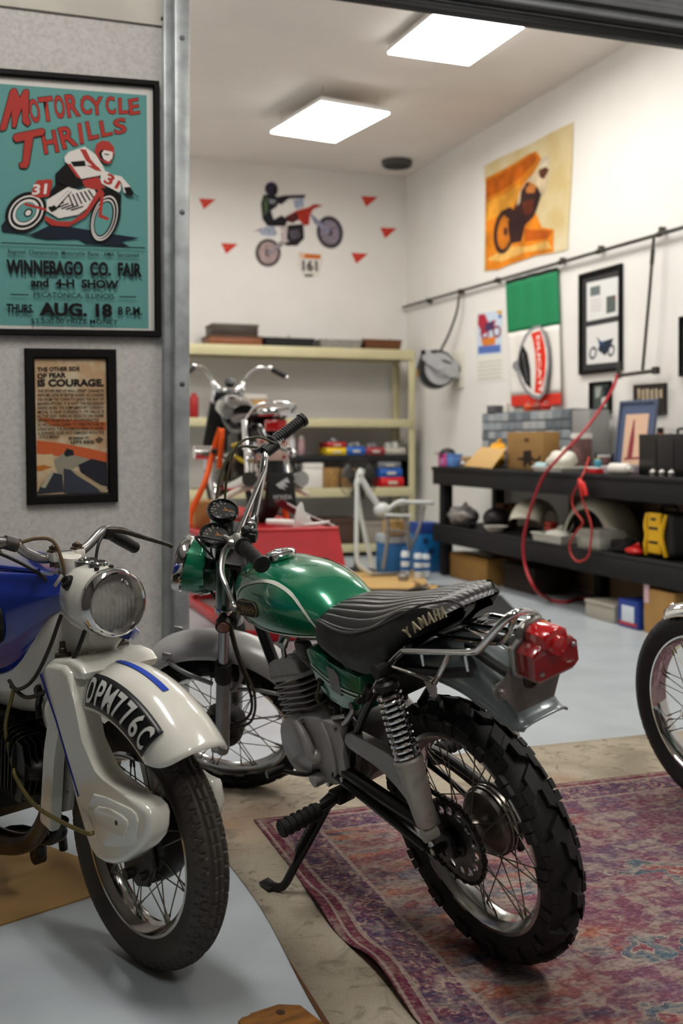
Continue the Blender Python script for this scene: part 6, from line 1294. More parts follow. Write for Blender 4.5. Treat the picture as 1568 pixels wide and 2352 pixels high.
tray('basket', 'brown wicker basket at the right end of the top shelf', (4.10, yy, 2.10), (.41, .34, .10), WICK, None, 'basket')
def lump(name, label, cat, c, r, m, group=None, seed=0, k=2, base='body'):
    t = thing(name, label, cat, c, group); rnd = random.Random(seed + int(c[0] * 100)); g = G(); g.cyl((0, 0, 0), (0, 0, r[2] * .5), r[0] * .8, r[0] * .85, n=14)
    g.sph((0, 0, r[2] * .6), (r[0], r[1], r[2] * .45)); g.done('body', m, t)
    g = G(); g.cyl((0, 0, r[2]), (0, 0, r[2] * 1.25), r[0] * .35, n=12); g.done('cap', STEEL, t); return t
GOLD = M('brass_parts', 'b08a3a', .3, .9)
lump('lamp_part', 'small brass fitting standing in the black tray', 'fitting', (2.99, yy - .06, 2.115), (.03, .03, .075), GOLD)
lump('lamp_part', 'small bright steel fitting standing in the black tray', 'fitting', (3.12, yy - .06, 2.115), (.035, .035, .09), STEEL)
for k, (x, lab) in enumerate(((3.92, 'left'), (4.22, 'right'))): lump('jar', 'small dark jar at the %s end of the wicker basket' % lab, 'jar', (x, yy - .05, 2.115), (.03, .03, .09), DARK)
# middle shelf, left end
block('carton', 'tan cardboard carton with a white top on the middle shelf', 'box', (2.72, 10.62, 1.385), (.30, .30, .24), CARD, lid=M('white_lid', 'c9c4ba', .6), tape=TAPE)
block('carton', 'narrow dark cardboard carton left of the tan one on the middle shelf', 'box', (2.49, 10.55, 1.385), (.12, .28, .28), M('grey_brown_card', '5a5248', .8), tape=TAPE)
def can(name, label, cat, c, r, h, m, m2, group=None, neck=True):
    t = thing(name, label, cat, c, group); g = G(); g.lathe([(0, 0), (r * .96, 0), (r, .004), (r, h * .80), (r * .8, h * .86), (r * .55, h * .88)] if neck else [(0, 0), (r * .96, 0), (r, .004), (r, h * .85), (r * .97, h * .88)], n=20, cap=True); g.done('body', m, t)
    g = G(); g.lathe([(r * .56, h * .86), (r * .56, h * .98), (r * .5, h), (0, h)] if neck else [(r * 1.03, h * .86), (r * 1.03, h * .99), (r * .98, h), (0, h)], n=18, cap=True); g.done('cap', m2, t); return t
PL = lambda n, c='808080', r=.4: M(n, c, r)
for x, h, a, b, lab in ((2.03, .26, 'd8d4cc', 'c9b020', 'white bottle with a yellow cap at the far left of the middle shelf'), (2.13, .24, 'a01c20', 'a01c20', 'red bottle on the middle shelf beside the yellow capped one'), (2.33, .22, 'b8703a', 'd8d0c0', 'orange tin with a white lid on the middle shelf'), (2.62, .12, '2a4a74', '2a4a74', 'small blue tin in front of the cartons on the middle shelf')):
    can('bottle', lab, 'bottle', (x, 10.42, 1.385), .045, h, PL('plastic_' + a, a), PL('plastic_' + b, b))
# inner shelf: cans, bins
for x, a, lab in ((3.03, 'b98d55', 'tan tub at the left end of the black inner shelf'), (3.13, 'c8c8cc', 'white spray can on the black inner shelf beside the tan tub'), (3.23, 'a8888c', 'grey and pink spray can on the black inner shelf')):
    can('spray_can', lab, 'can', (x, 10.47, 1.022), .038, .19, PL('tin_' + a, a), PL('plastic_d8d4cc', 'd8d4cc'), 'cans on the inner shelf')
def bin_(label, c, col, sx=.2, h=.075, fill=None):
    t = thing('parts_bin', label, 'storage bin', c, 'coloured bins on the shelves'); m = PL('bin_' + col, col, .35); g = G()
    g.prism([(-.15, 0), (.13, 0), (.15, h * .45), (.13, h), (-.15, h)], -sx / 2, sx / 2, axes((0, 0, 0), (0, -1, 0), (0, 0, 1), (-1, 0, 0)), bev=.005); g.box((0, -.142, h * .55), (sx * .9, .012, .012), 0, bev=.003); g.done('body', m, t)
    g = G(); g.box((0, -.151, h * .45), (sx * .4, .003, h * .3), 0, bev=.001); g.done('card_slot', PL('bin_slot', 'c9c4b4'), t)
    if fill: g = G(); [g.sph((random.uniform(-.3, .3) * sx, random.uniform(-.1, .06), h + .01), (.04, .04, random.uniform(.025, .06))) for _ in range(5)]; o = g.done('contents', fill, t); o['kind'] = 'stuff'
    return t
GR = M('grey_parts', '7d7d80', .4, .5, var=.3, vs=40)
bin_('yellow bin at the left of the bin row, under the red one', (3.575, 10.51, 1.022), 'e8c41a', .205, .07); bin_('red bin stacked on the yellow bin', (3.58, 10.52, 1.094), 'b01c24', .195, .055, GR)
bin_('blue bin next to the yellow bin on the inner shelf', (3.785, 10.51, 1.022), '1f5fb8', .20, .08, GR); bin_('dull red bin right of the blue one on the inner shelf', (3.995, 10.51, 1.022), '9c3440', .20, .075, GR); bin_('off white bin at the right end of the inner shelf', (4.215, 10.51, 1.022), 'b4b0a4', .22, .07, M('white_parts', 'b8bab4', .5, var=.2, vs=30))
# lower shelf
for x, h, a, b, lab in ((3.05, .27, '2a5aa8', '1f4f9c', 'blue spray can left of the white tub on the lower shelf'), (3.108, .24, '8a8678', 'b8b8b4', 'grey spray can behind the green handlebar on the lower shelf'), (3.185, .24, '2a2a2c', 'c8ccd0', 'black spray can with a pale cap next to the white tub')):
    can('spray_can', lab, 'can', (x, 10.47, .69), .036, h, PL('tin_' + a, a), PL('cap_' + b, b), 'spray cans on the lower shelf')
block('plastic_tub', 'tall white plastic tub on the lower shelf', 'tub', (3.325, 10.47, .69), (.20, .22, .25), PL('tub_white', 'dcd8d0'), lid=PL('tub_white'))
block('carton', 'small brown carton between the white tub and the fan', 'box', (3.52, 10.48, .69), (.17, .22, .20), M('old_card', '9a7440', .8, var=.3, vs=30), tape=TAPE)
block('carton', 'brown carton half hidden behind the fan', 'box', (3.71, 10.48, .69), (.16, .22, .19), M('old_card'), tape=TAPE)
bin_('red bin at the bottom of the stack at the right of the lower shelf', (4.18, 10.51, .69), 'd0141a', .25, .10); bin_('blue bin in the middle of the stack on the lower shelf', (4.165, 10.51, .79), '1a58b0', .245, .095); bin_('grey bin on top of the blue one on the lower shelf', (4.15, 10.51, .885), '76767e', .24, .062)
# floor of the shelving
for x, w_, h, c, lab in ((2.95, .3, .3, '2a2624', 'black crate on the bottom shelf behind the lift'), (3.62, .34, .26, '4a3428', 'brown crate on the bottom shelf behind the white frame'), (4.02, .3, .22, '8c8478', 'grey carton on the bottom shelf near the corner')):
    block('crate', lab, 'crate', (x, 10.55, .12), (w_, .34, h), PL('crate_' + c, c, .7), lid=PL('crate_lid_' + c, c, .6))
# pedestal fan
fn = thing('pedestal_fan', 'dark grey pedestal fan behind the white motorcycle frame', 'fan', (3.33, 9.14, ZF)); FD = M('fan_grey', '3b3b38', .5, .4)
g = G(); g.lathe([(0, 0), (.19, 0), (.19, .012), (.05, .03), (.02, .05), (0, .05)], n=32); g.done('base', FD, fn)
g = G(); g.cyl((0, 0, .03), (0, 0, .78), .016, n=14); g.done('pole', FD, fn)
FNM = axes((0, -.06, .83), (1, 0, 0), (0, 0, 1), (0, -1, 0)); g = G()
for k in range(46):
    a = 2 * math.pi * k / 46; c, s_ = math.cos(a), math.sin(a)
    g.tube([FNM @ V(.03 * c, .03 * s_, .07), FNM @ V(.11 * c, .11 * s_, .065), FNM @ V(.175 * c, .175 * s_, .035), FNM @ V(.185 * c, .185 * s_, 0)], .0018, 5); g.tube([FNM @ V(.05 * c, .05 * s_, -.05), FNM @ V(.15 * c, .15 * s_, -.04), FNM @ V(.185 * c, .185 * s_, 0)], .0018, 5)
for r, h in ((.185, 0), (.12, .063), (.06, .07)): g.tube([FNM @ V(r * math.cos(2 * math.pi * k / 40), r * math.sin(2 * math.pi * k / 40), h) for k in range(40)], .003, 6, closed=True)
g.lathe([(0, .075), (.03, .073), (.032, .066)], FNM, 20); g.done('cage', FD, fn)
g = G()
for k in range(3):
    a0 = 2 * math.pi * k / 3; g.strip([[FNM @ V(r * math.cos(a0 + da), r * math.sin(a0 + da), .01 + .03 * (da - .4)) for da in [j * .16 for j in range(7)]] for r in (.03, .08, .13, .165)])
o = g.done('blades', M('fan_blade', '4c4b47', .5, .3), fn, smooth=60); md = o.modifiers.new('s', 'SOLIDIFY'); md.thickness = .002
g = G(); g.lathe([(0, -.14), (.045, -.13), (.06, -.09), (.055, -.045), (0, -.04)], FNM, 24); g.done('motor', FD, fn)
# ================================================================ black workbench along the right wall
BLKW = M('black_wood', '0c0b0d', .65, var=.2, vs=12); BRNSH = M('plain_brown', '7a654c', .8, var=.12, vs=3)
BX0, BX1, BY0, BY1, BZ, LZ = 3.88, 4.52, 4.9, 8.70, .935, .435
bn = thing('workbench', 'long black wooden workbench with a lower shelf along the right wall', 'workbench', ((BX0 + BX1) / 2, 6.8, ZF)); BO = Matrix.Translation(-V(bn.location))
def bd_(g, name, m=BLKW): g.xf(BO); return g.done(name, m, bn)
cx_ = (BX0 + BX1) / 2; cy_ = (BY0 + BY1) / 2
g = G(); g.box((cx_, cy_, BZ - .015), (BX1 - BX0 + .02, BY1 - BY0, .03), 0, bev=.004); bd_(g, 'worktop')
g = G(); g.box((BX0 + .02, cy_, BZ - .09), (.04, BY1 - BY0 - .01, .125), 0, bev=.004); g.box((cx_, BY1 - .02, BZ - .09), (BX1 - BX0 - .01, .04, .125), 0, bev=.004); bd_(g, 'top_apron')
g = G(); g.box((cx_, cy_, LZ - .012), (BX1 - BX0, BY1 - BY0 - .02, .024), 0, bev=.004); bd_(g, 'lower_shelf')
g = G(); g.box((BX0 + .02, cy_, LZ - .085), (.04, BY1 - BY0 - .01, .125), 0, bev=.004); g.box((cx_, BY1 - .02, LZ - .085), (BX1 - BX0 - .01, .04, .125), 0, bev=.004); bd_(g, 'shelf_apron')
for y in (8.60, 6.95, 5.12):
    for x in (BX0 + .085, BX1 - .05):
        if y == 6.95 and x < 4.2: continue
        g = G(); g.box((x, y, BZ / 2 - .02), (.09, .09, BZ - .04), 0, bev=.005); bd_(g, 'leg')
g = G(); g.box((BX1 - .012, 6.2, .46), (.012, 2.55, .90), 0); bd_(g, 'brown_sheet', BRNSH)  # thin brown sheet along the wall behind the bench
# ---- things on the bench top
def bag(name, label, cat, c, r, m, seed=1, m2=None):
    t = thing(name, label, cat, c); rnd = random.Random(seed); g = G(); g.sph((0, 0, r[2]), r, n=20, k=14)
    for v in g.bm.verts:
        d = v.co - V(0, 0, r[2]); n_ = math.sin(d.x * 40 + seed) * math.sin(d.y * 33 + seed * 2) * math.sin(d.z * 47 + seed * 3); v.co += d * .22 * n_; v.co.z = max(v.co.z, .002)
    g.done('bag_body', m, t, smooth=70); g = G(); g.tube([(0, 0, r[2] * 1.9), (.01, .01, r[2] * 2.1), (.03, 0, r[2] * 2.3)], [.02, .012, .02], 10); g.done('gathered_neck', m2 or m, t); return t
z = BZ + .0015
block('carton', 'pink box at the far left end of the bench top', 'box', (3.97, 8.60, z), (.10, .14, .11), PL('pink_card', 'd0559a'), lid=PL('pink_card'), label_m=PL('pink_label', 'c98ab8'))
block('carton', 'blue box right of the pink one on the bench top', 'box', (3.98, 8.46, z), (.10, .11, .11), PL('sky_card', '5a86c8'), lid=PL('sky_card'))
t = thing('cap', 'black cap lying on top of the pink box', 'cap', (3.98, 8.60, z + .11)); g = G(); g.sph((0, 0, .0), (.07, .075, .05)); [setattr(v.co, 'z', max(0, v.co.z)) for v in g.bm.verts]; g.done('crown', SATIN, t); g = G(); g.box((-.08, 0, .004), (.06, .10, .006), 0, bev=.002); g.done('peak', SATIN, t)
can('tin', 'tan tin between the blue box and the cardboard flap', 'tin', (4.02, 8.32, z), .045, .09, PL('tin_tan', 'a8865c'), PL('tin_tan_lid', 'b8a078'), neck=False)
can('tin', 'dark red tin left of the cardboard flap', 'tin', (4.06, 8.19, z), .045, .075, PL('tin_dred', '7a3a34'), PL('cap_b', 'c8b8b0'), neck=False)
lump('bench_fitting', 'small shiny metal fitting at the front of the bench beside the cardboard flap', 'fitting', (3.95, 8.22, z), (.035, .035, .05), STEEL)
# organiser with small drawers
og = thing('drawer_organiser', 'wide grey organiser of small drawers standing at the back of the bench', 'organiser', (4.40, 7.86, z)); OGM = M('organiser_grey', '6f7478', .5)
g = G(); W_, H_, D_ = 1.46, .45, .17; T = axes((0, W_ / 2, .006), (0, -1, 0), (0, 0, 1), (-1, 0, 0))
for x in (0, W_): g.box((x, H_ / 2, 0), (.012, H_, D_), 0, T)
for k in range(7): g.box((W_ / 2, H_ * k / 6, 0), (W_, .010, D_), 0, T)
g.box((W_ / 2, H_ / 2, -D_ / 2), (W_, H_, .006), 0, T); g.done('cabinet', OGM, og)
DRM = [M('drawer_clear_%d' % k, c, .3) for k, c in enumerate(('9aa4aa', '7f8a92', 'a9aeb0', '68727a'))]
for r_ in range(6):
    for c_ in range(12):
        g = G(); g.box((W_ * (c_ + .5) / 12, H_ * (r_ + .5) / 6, .012), (W_ / 12 * .92, H_ / 6 * .84, D_), 0, T, bev=.003, seg=1); d_ = g.done('drawer', DRM[(r_ * 5 + c_ * 3 + (r_ * c_) % 3) % 4], og)
g = G(); g.box((0, -.86, .225), (.17, .24, .44), 0, bev=.006); g.done('side_cabinet', M('plain_grey_panel', '8c8c8a', .5), og)
block('small_box', 'small dark grey box on top of the organiser left end', 'box', (4.36, 8.42, z + .456), (.12, .14, .07), PL('grey_box', '55585a'), lid=PL('grey_lid2', '6a6c6e'))
can('bottle', 'small white bottle on top of the organiser', 'bottle', (4.36, 8.24, z + .456), .03, .10, PL('tub_white', 'dcd8d0'), PL('tub_white'))
for k, (y, c, lab) in enumerate(((7.86, 'c8481c', 'orange'), (7.72, '8a3a2c', 'dull red'), (7.58, 'b02820', 'bright red'))):
    lump('fitting', '%s knob shaped part on top of the organiser below the flag' % lab, 'part', (4.36, y, z + .456), (.045, .045, .06), PL('part_' + c, c))
# cardboard flap, yellow bag, printed box
t = thing('cardboard_flap', 'flat tan cardboard piece leaning on the bench top edge', 'cardboard', (3.93, 7.92, z + .0135)); g = G()
q4 = [(.0, .26, -.0), (.0, -.25, -.012), (.06, -.36, .135), (.06, .06, .155)]
g.rings([[V(p) for p in q4], [V(p) + V(.004, 0, .003) for p in q4]]); g.done('sheet', M('pale_card', 'c9a46c', .8), t)
g = G(); g.rings([[V(.06, .06, .155), V(.06, -.36, .135), V(.085, -.33, .10), V(.085, .08, .12)], [V(.064, .06, .157), V(.064, -.36, .137), V(.089, -.33, .10), V(.089, .08, .12)]]); g.done('folded_edge', M('pale_card'), t)
bag('bag', 'bright yellow crumpled bag behind the cardboard flap', 'bag', (4.14, 7.97, z), (.09, .12, .10), PL('bag_yellow', 'e0a020'), 3)
lump('tape_roll', 'orange tape roll beside the yellow bag on the bench', 'tape roll', (4.2, 8.17, z), (.05, .05, .13), PL('bag_orange', 'd8601c'))
bag('bag', 'grey plastic bag between the yellow bag and the printed box', 'bag', (4.16, 7.76, z), (.07, .08, .10), PL('bag_grey', '8a8a90'), 5)
t = block('carton', 'brown cardboard box with a black printed figure on the bench', 'box', (4.10, 7.33, z), (.14, .56, .285), M('brown_box', '94703f', .8, var=.08, vs=6))
a = Art((960, 900, 2.579), 0, 4.0285)
a.shape('2e2620', [(622, 350), (668, 346), (672, 385), (700, 402), (722, 378), (730, 384), (706, 415), (670, 405), (672, 440), (660, 446), (655, 425), (640, 426), (638, 446), (624, 446), (622, 405), (590, 402), (586, 392), (622, 388)]); a.ell('5c4630', (642, 285), (16, 12))
o = a.done('print', t); o.matrix_basis = t.matrix_basis.inverted()
t = thing('roll', 'pale blue paper roll lying in front of the printed box', 'roll', (3.99, 6.98, z)); g = G(); g.cyl((0, .08, .03), (0, -.08, .03), .03, n=18); g.done('paper', PL('pale_blue', 'a5c4cc', .7), t); g = G(); g.cyl((0, .0805, .03), (0, .075, .03), .012, n=12, m=0); g.cyl((0, -.0805, .03), (0, -.075, .03), .012, n=12); g.done('core', CARD, t)
bag('cloth', 'crumpled white cloth heap on the bench behind the red hose', 'cloth', (4.02, 6.76, z + .015), (.09, .13, .065), PL('white_cloth', 'dad8cc', .9), 7)
t = tray('tray', 'shallow white tray under the crumpled cloth', (4.0, 6.72, z), (.26, .42, .03), PL('tray_white', 'c4c4ba'), None)
t = can('jar', 'large glass jar with a white lid behind the red hose', 'jar', (4.20, 6.80, z), .075, .27, M('jar_contents', '6a4a48', .4, var=.4, vs=25), PL('tub_white'), neck=False)
can('jar', 'small jar with pale lid beside the large jar', 'jar', (4.18, 6.48, z), .045, .12, M('jar_contents'), PL('cap_pale', 'c4c0bc'), neck=False)
block('speaker_box', 'low black box with a grey line left of the blue matted picture', 'box', (4.34, 6.58, z), (.2, .22, .13), SATIN, lid=PL('slate', '3a3a3c'))
# leaning picture with blue mat
t = thing('leaning_picture', 'picture with a blue grey mat and red figure leaning on the bench', 'picture', (4.24, 6.23, z))
T = axes((0, .21, .0), (0, -1, 0), V(.12, 0, 1).normalized(), V(-1, 0, .12).normalized()); W_, H_ = .42, .49
g = G(); g.rings([[T @ V(x, y, zz) for x, y in ((a_, a_), (W_ - a_, a_), (W_ - a_, H_ - a_), (a_, H_ - a_))] for a_, zz in ((0, 0), (0, .02), (.016, .02), (.016, .008))], 0, False, False); g.done('frame', M('steel_blue_frame', '56617a', .4), t)
g = G(); g.box((W_ / 2, H_ / 2, .004), (W_ - .012, H_ - .012, .006), 0, T); g.done('mat', M('blue_mat', '4c5a78', .7), t)
g = G(); g.box((W_ / 2 + .0, H_ / 2 - .02, .0085), (W_ * .62, H_ * .70, .003), 0, T); pc = g.done('print', M('peach_print', 'd9b59a', .6), t)
g = G(); g.poly([T @ V(x, y, .0105) for x, y in ((.14, .10), (.20, .10), (.205, .22), (.195, .30), (.19, .36), (.175, .36), (.165, .30), (.15, .22))]); g.poly([T @ V(x, y, .0106) for x, y in ((.11, .085), (.32, .095), (.32, .11), (.11, .10))]); g.done('red_figure', M('print_maroon', '8a2c38', .6), pc)
block('paper_stack', 'stack of printed papers in front of the leaning picture', 'papers', (4.10, 6.16, z), (.16, .2, .05), PL('paper_mixed', 'b8a8b0'), lid=PL('paper_top', 'd0ccd0'))
can('bottle', 'small light blue bottle at the left foot of the leaning picture', 'bottle', (4.08, 6.40, z), .025, .10, PL('aqua', '58a8c0'), PL('cap_y', 'b8b060'))
t = can('bottle', 'white plastic bottle lying on its side at the bench front', 'bottle', (3.94, 6.02, z + .037), .036, .22, PL('tub_white'), PL('tub_white')); t.rotation_euler = (math.pi / 2, 0, 0)
block('carton', 'small red and white packet left of the lying white bottle', 'packet', (3.93, 6.20, z), (.06, .12, .04), PL('packet_red', 'c01c24'), lid=PL('packet_white', 'dcd4d0'))
t = block('case', 'large black case standing at the right end of the bench', 'case', (4.12, 5.50, z + .0), (.26, .60, .255), M('black_case', '0f0f10', .35, var=.3, vs=4), lid=None)
g = G(); g.tube([(0, -.08, .255), (0, -.07, .285), (0, .07, .285), (0, .08, .255)], .008, 8, sm=3); g.done('handle', BLACK, t)
for y in (.12, -.05): g = G(); g.box((-.131, y, .12), (.004, .012, .2), 0); g.done('rib', SATIN, t)
# wooden box and bottles behind the case
t = thing('wooden_display', 'leaning brown wooden board behind the black case', 'board', (4.36, 5.62, z + .03)); g = G(); g.box((0, 0, .24), (.03, .34, .46), 0, Matrix.Rotation(.16, 4, 'X'), bev=.004); g.done('board', M('walnut', '5c3c22', .5, var=.3, vs=5, stretch=(1, 1, 6)), t); g = G(); g.box((-.03, 0, .02), (.05, .3, .025), 0, bev=.004); g.done('ledge', M('walnut'), t)
for k, (y, c, c2, lab, h) in enumerate(((5.98, '8a4a18', '2a2018', 'amber bottle with a dark cap behind the black case', .30), (5.90, '4a3a34', 'b8b4b0', 'dark bottle with a silver cap right of the amber one', .27), (5.82, '6a5a50', 'c8c4c0', 'grey brown bottle with a silver cap next to the wooden board', .25))):
    can('bottle', lab, 'bottle', (4.28, y, z), .038, h, M('bottle_' + c, c, .15, coat=.5), M('cap_' + c2, c2, .3, .5))
can('tin', 'short white tin in front of the amber bottle', 'tin', (4.16, 5.93, z), .05, .14, PL('tub_white'), PL('tub_white'), neck=False)
for k in range(3): lump('fitting', ('shiny nut at the front of the black case', 'steel fitting at the bench front right of the nut', 'grey fitting nearest the right edge of the photo')[k], 'fitting', (3.93, 5.56 - .09 * k, z), (.025, .025, .04), STEEL)
# ---- lower shelf
z = LZ + .0015
bag('bag', 'silver plastic bag at the left end of the lower bench shelf', 'bag', (4.02, 8.36, z), (.12, .17, .085), M('silver_film', 'a09c98', .3, .3, var=.4, vs=25), 11)
block('carton', 'small brown box behind the silver bag on the lower shelf', 'box', (4.30, 8.12, z), (.14, .12, .2), M('old_card2', '6a4c30', .8), tape=TAPE)
t = thing('helmet', 'dark helmet shaped cover on the lower bench shelf', 'helmet', (4.10, 7.92, z)); g = G(); g.sph((0, 0, .092), (.11, .12, .09)); g.done('shell', M('dark_shell', '2c282c', .35), t); g = G(); g.tube([(-.1, -.08, .04), (-.12, 0, .035), (-.1, .08, .04)], .012, 8, sm=3); g.done('rim', BLACK, t)
t = thing('motor', 'small shiny motor part beside the silver bag', 'motor', (3.95, 8.10, z)); g = G(); g.cyl((0, .05, .045), (0, -.05, .045), .042, n=18); g.done('case', DARK, t); g = G(); g.cyl((0, -.05, .045), (0, -.07, .045), .03, n=16); g.done('end_cap', CHROME, t)
t = thing('bowl', 'shallow white bowl at the front of the lower bench shelf', 'bowl', (3.97, 7.68, z)); g = G(); g.lathe([(0, .0), (.05, .0), (.075, .02), (.095, .045), (.10, .05), (.094, .05), (.07, .022), (0, .01)], Matrix.Rotation(.0, 4, 'Y'), 28); g.done('dish', PL('tub_white'), t); g = G(); g.box((.0, 0, .02), (.08, .06, .02), 0, bev=.006); g.done('contents', GR, t)
FCR = M('cream_fender_paint', 'd6d2be', .3, coat=.5)
def loose_fender(label, c, R, a0, a1, hw, rz, tilt=0):
    t = thing('fender', label, 'fender', Matrix.Translation(V(c)) @ Matrix.Rotation(rz, 4, 'Z') @ Matrix.Rotation(tilt, 4, 'Y')); rows = []
    for k in range(33):
        a = math.radians(a0 + (a1 - a0) * k / 32); rows.append([V(hw * math.sin(j / 8 * 1.5), (R - .09 * abs(j / 8) ** 2.2) * math.cos(a), (R - .09 * abs(j / 8) ** 2.2) * math.sin(a)) for j in range(-8, 9)])
    g = G(); g.strip(rows); o = g.done('guard', FCR, t, smooth=60); md = o.modifiers.new('s', 'SOLIDIFY'); md.thickness = .004
    g = G(); g.tube([(-hw, R * .72, .02), (-hw * .9, R * .5, .10), (-hw * .6, R * .6, .18)], .006, 8, sm=2); g.done('stay', STEEL, t); return t
loose_fender('cream motorcycle mudguard standing at the left, end towards the room', (4.14, 7.38, z), .28, 8, 150, .13, -.9)
loose_fender('large cream mudguard arching right behind the red hose loop', (4.25, 6.62, z), .33, 6, 172, .14, .08)
t = thing('wheel_part', 'dark tyre leaning inside the large cream mudguard', 'tyre', Matrix.Translation((4.28, 6.64, z + .065)) @ Matrix.Rotation(math.pi / 2, 4, 'Y')); g = G(); g.lathe([(.08, -.035), (.13, -.04), (.15, -.028), (.15, .028), (.13, .04), (.08, .035)], n=40, closed=True); g.xf(Matrix.Translation((-.09, 0, 0))); g.done('tyre', RUBBER, t); g = G(); g.lathe([(.0, -.02), (.08, -.03), (.08, .03), (0, .02)], n=32); g.xf(Matrix.Translation((-.09, 0, 0))); g.done('disc', DARK, t)
block('carton', 'small red box between the two cream mudguards', 'box', (4.10, 7.06, z), (.06, .09, .12), PL('box_red', 'a02c20'), lid=PL('box_red'))
t = tray('tray', 'white plastic tray in front of the large cream mudguard', (3.99, 6.78, z), (.18, .42, .055), PL('tray_white'), None)
bag('cloth', 'folded white rag lying in the white plastic tray', 'cloth', (3.99, 6.76, z + .012), (.06, .13, .04), PL('white_cloth'), 9)
t = thing('plastic_box', 'clear plastic box behind the hanging red loop', 'plastic box', (4.00, 6.24, z)); g = G(); g.box((0, 0, .065), (.20, .28, .13), 0, bev=.01); g.done('box', M('frosted_plastic', 'b8b4a8', .35, alpha=.45), t); g = G(); g.box((0, 0, .04), (.16, .22, .06), 0, bev=.01); g.done('contents', M('white_parts'), t)
t = thing('cable_coil', 'coil of black cable on the lower shelf left of the red pouch', 'cable coil', (4.02, 5.99, z)); g = G(); g.tube([(.075 * math.cos(k * .35) + .006 * math.sin(k), .095 * math.sin(k * .35), .015 + .0009 * k) for k in range(75)], .009, 8); g.done('cable', RUBBER, t)
bag('pouch', 'flat red pouch left of the yellow and black charger', 'pouch', (3.96, 5.79, z), (.05, .09, .028), PL('pouch_red', 'c8201c'), 13)
# charger: yellow front, black body
t = thing('battery_charger', 'yellow and black battery charger on the lower bench shelf', 'charger', (4.02, 5.56, z)); YEL = M('tool_yellow', 'eab40e', .4)
g = G(); g.box((.03, 0, .15), (.17, .28, .27), 0, bev=.03, seg=3); ch = g.done('body', SATIN, t)
g = G(); g.box((-.062, .02, .155), (.03, .13, .25), 0, bev=.012, seg=3); g.done('front_panel', YEL, t)
for s in (-1, 1):
    g = G(); g.tube([(-.05, .02 + s * .095, .27), (-.07, .02 + s * .088, .20), (-.07, .02 + s * .075, .14), (-.07, .02 + s * .09, .08), (-.055, .02 + s * .098, .02)], .014, 10, sm=4); g.done('side_bumper', YEL, t)
for q, w_ in ((.24, .05), (.185, .09), (.10, .09)): g = G(); g.box((-.078, .02, q), (.004, w_, .016), 0, bev=.002); g.done('control_mark', M('dark_marks', '1c1a12', .5), t)
g = G(); g.tube([(.03, -.08, .28), (.02, -.06, .32), (.02, .06, .32), (.03, .08, .28)], .014, 10, sm=3); g.done('handle', BLACK, t)
# ---- under the bench
z = ZF
block('carton', 'long brown cardboard carton on the floor under the bench left end', 'box', (4.12, 8.18, z), (.30, .70, .215), M('brown_card2', '9a7238', .8, var=.1, vs=5), tape=TAPE)
block('crate', 'dark brown crate right of the long carton under the bench', 'crate', (4.22, 7.50, z), (.3, .5, .2), M('dark_crate', '2c2018', .8), lid=M('dark_crate_lid', '241a14', .8))
block('carton', 'flat off white box on the floor under the bench middle', 'box', (4.02, 6.10, z), (.24, .34, .115), M('offwhite_box', 'a8a294', .7), lid=M('offwhite_box'), tape=PL('tape_w', 'b8b4a8'))
t = block('carton', 'blue carton with a white label on the floor under the bench', 'box', (4.00, 5.78, z), (.2, .22, .17), PL('carton_blue', '1c3a8c'), label_m=PL('label_white', 'd4dce4'))
g = G(); g.box((-.1028, 0, .025), (.002, .19, .02), 0); g.done('red_band', PL('band_red', 'b02c34'), t)
t = block('carton', 'tall brown carton with a paper label right of the blue carton', 'box', (4.05, 5.48, z), (.28, .30, .27), M('tan_carton', 'b0854c', .8, var=.08, vs=6), tape=TAPE)
g = G(); g.box((-.1412, .12, .24), (.002, .05, .12), 0); g.done('shipping_label', PL('label_pink', 'd8b4b8'), t)
t = block('water_box', 'bright blue carton with dark marks at the left end of the bench', 'box', (3.92, 8.96, z), (.20, .22, .44), PL('blue_pack', '1a6fae'), lid=PL('blue_pack_lid', '2a4a9a'))
g = G(); [g.box((-.04 + .06 * (k % 2), -.1115, .10 + .09 * k), (.05, .003, .05), 0, bev=.001) for k in range(4)]; g.done('printed_marks', PL('dark_print', '16345a'), t)
# ---------------------------------------------------------------- compressed air pipe, reel, hoses
PIPE = M('dark_pipe', '4a4743', .4, .6)
t = thing('air_pipe', 'thin steel air pipe running along the right wall with drops', 'pipe', (4.5, 8, 2.58)); PO = Matrix.Translation(-V(t.location))
def pp(g, name, m=PIPE): g.xf(PO); return g.done(name, m, t)
g = G(); g.tube([(4.50, 10.86, 2.605), (4.50, 4.4, 2.545)], .014, 10); pp(g, 'pipe')
for y in (10.2, 9.45, 8.7, 7.6, 7.05, 6.3, 5.3): g = G(); g.box((4.522, y, 2.59), (.044, .03, .05), 0, bev=.005); g.cyl((4.50, y - .02, 2.605 - (10.86 - y) * .0093), (4.50, y + .02, 2.605 - (10.86 - y) * .0093), .02, n=12); pp(g, 'wall_clip')
g = G(); g.tube([(4.5, 9.45, 2.58), (4.48, 9.47, 2.40), (4.46, 9.60, 2.20), (4.42, 9.74, 2.02)], .012, 10, sm=4); pp(g, 'reel_feed')
g = G(); g.tube([(4.47, 6.32, 2.54), (4.46, 6.35, 2.2), (4.45, 6.42, 1.64)], .011, 10); g.cyl((4.467, 6.325, 2.46), (4.464, 6.335, 2.36), .015, n=12); pp(g, 'drop_pipe')
g = G(); g.tube([(4.45, 6.74, 1.62), (4.45, 6.24, 1.63)], .014, 10); g.cyl((4.45, 6.71, 1.60), (4.45, 6.71, 1.72), .016, n=10); g.box((4.45, 6.27, 1.63), (.04, .05, .05), 0, bev=.006); pp(g, 'manifold')
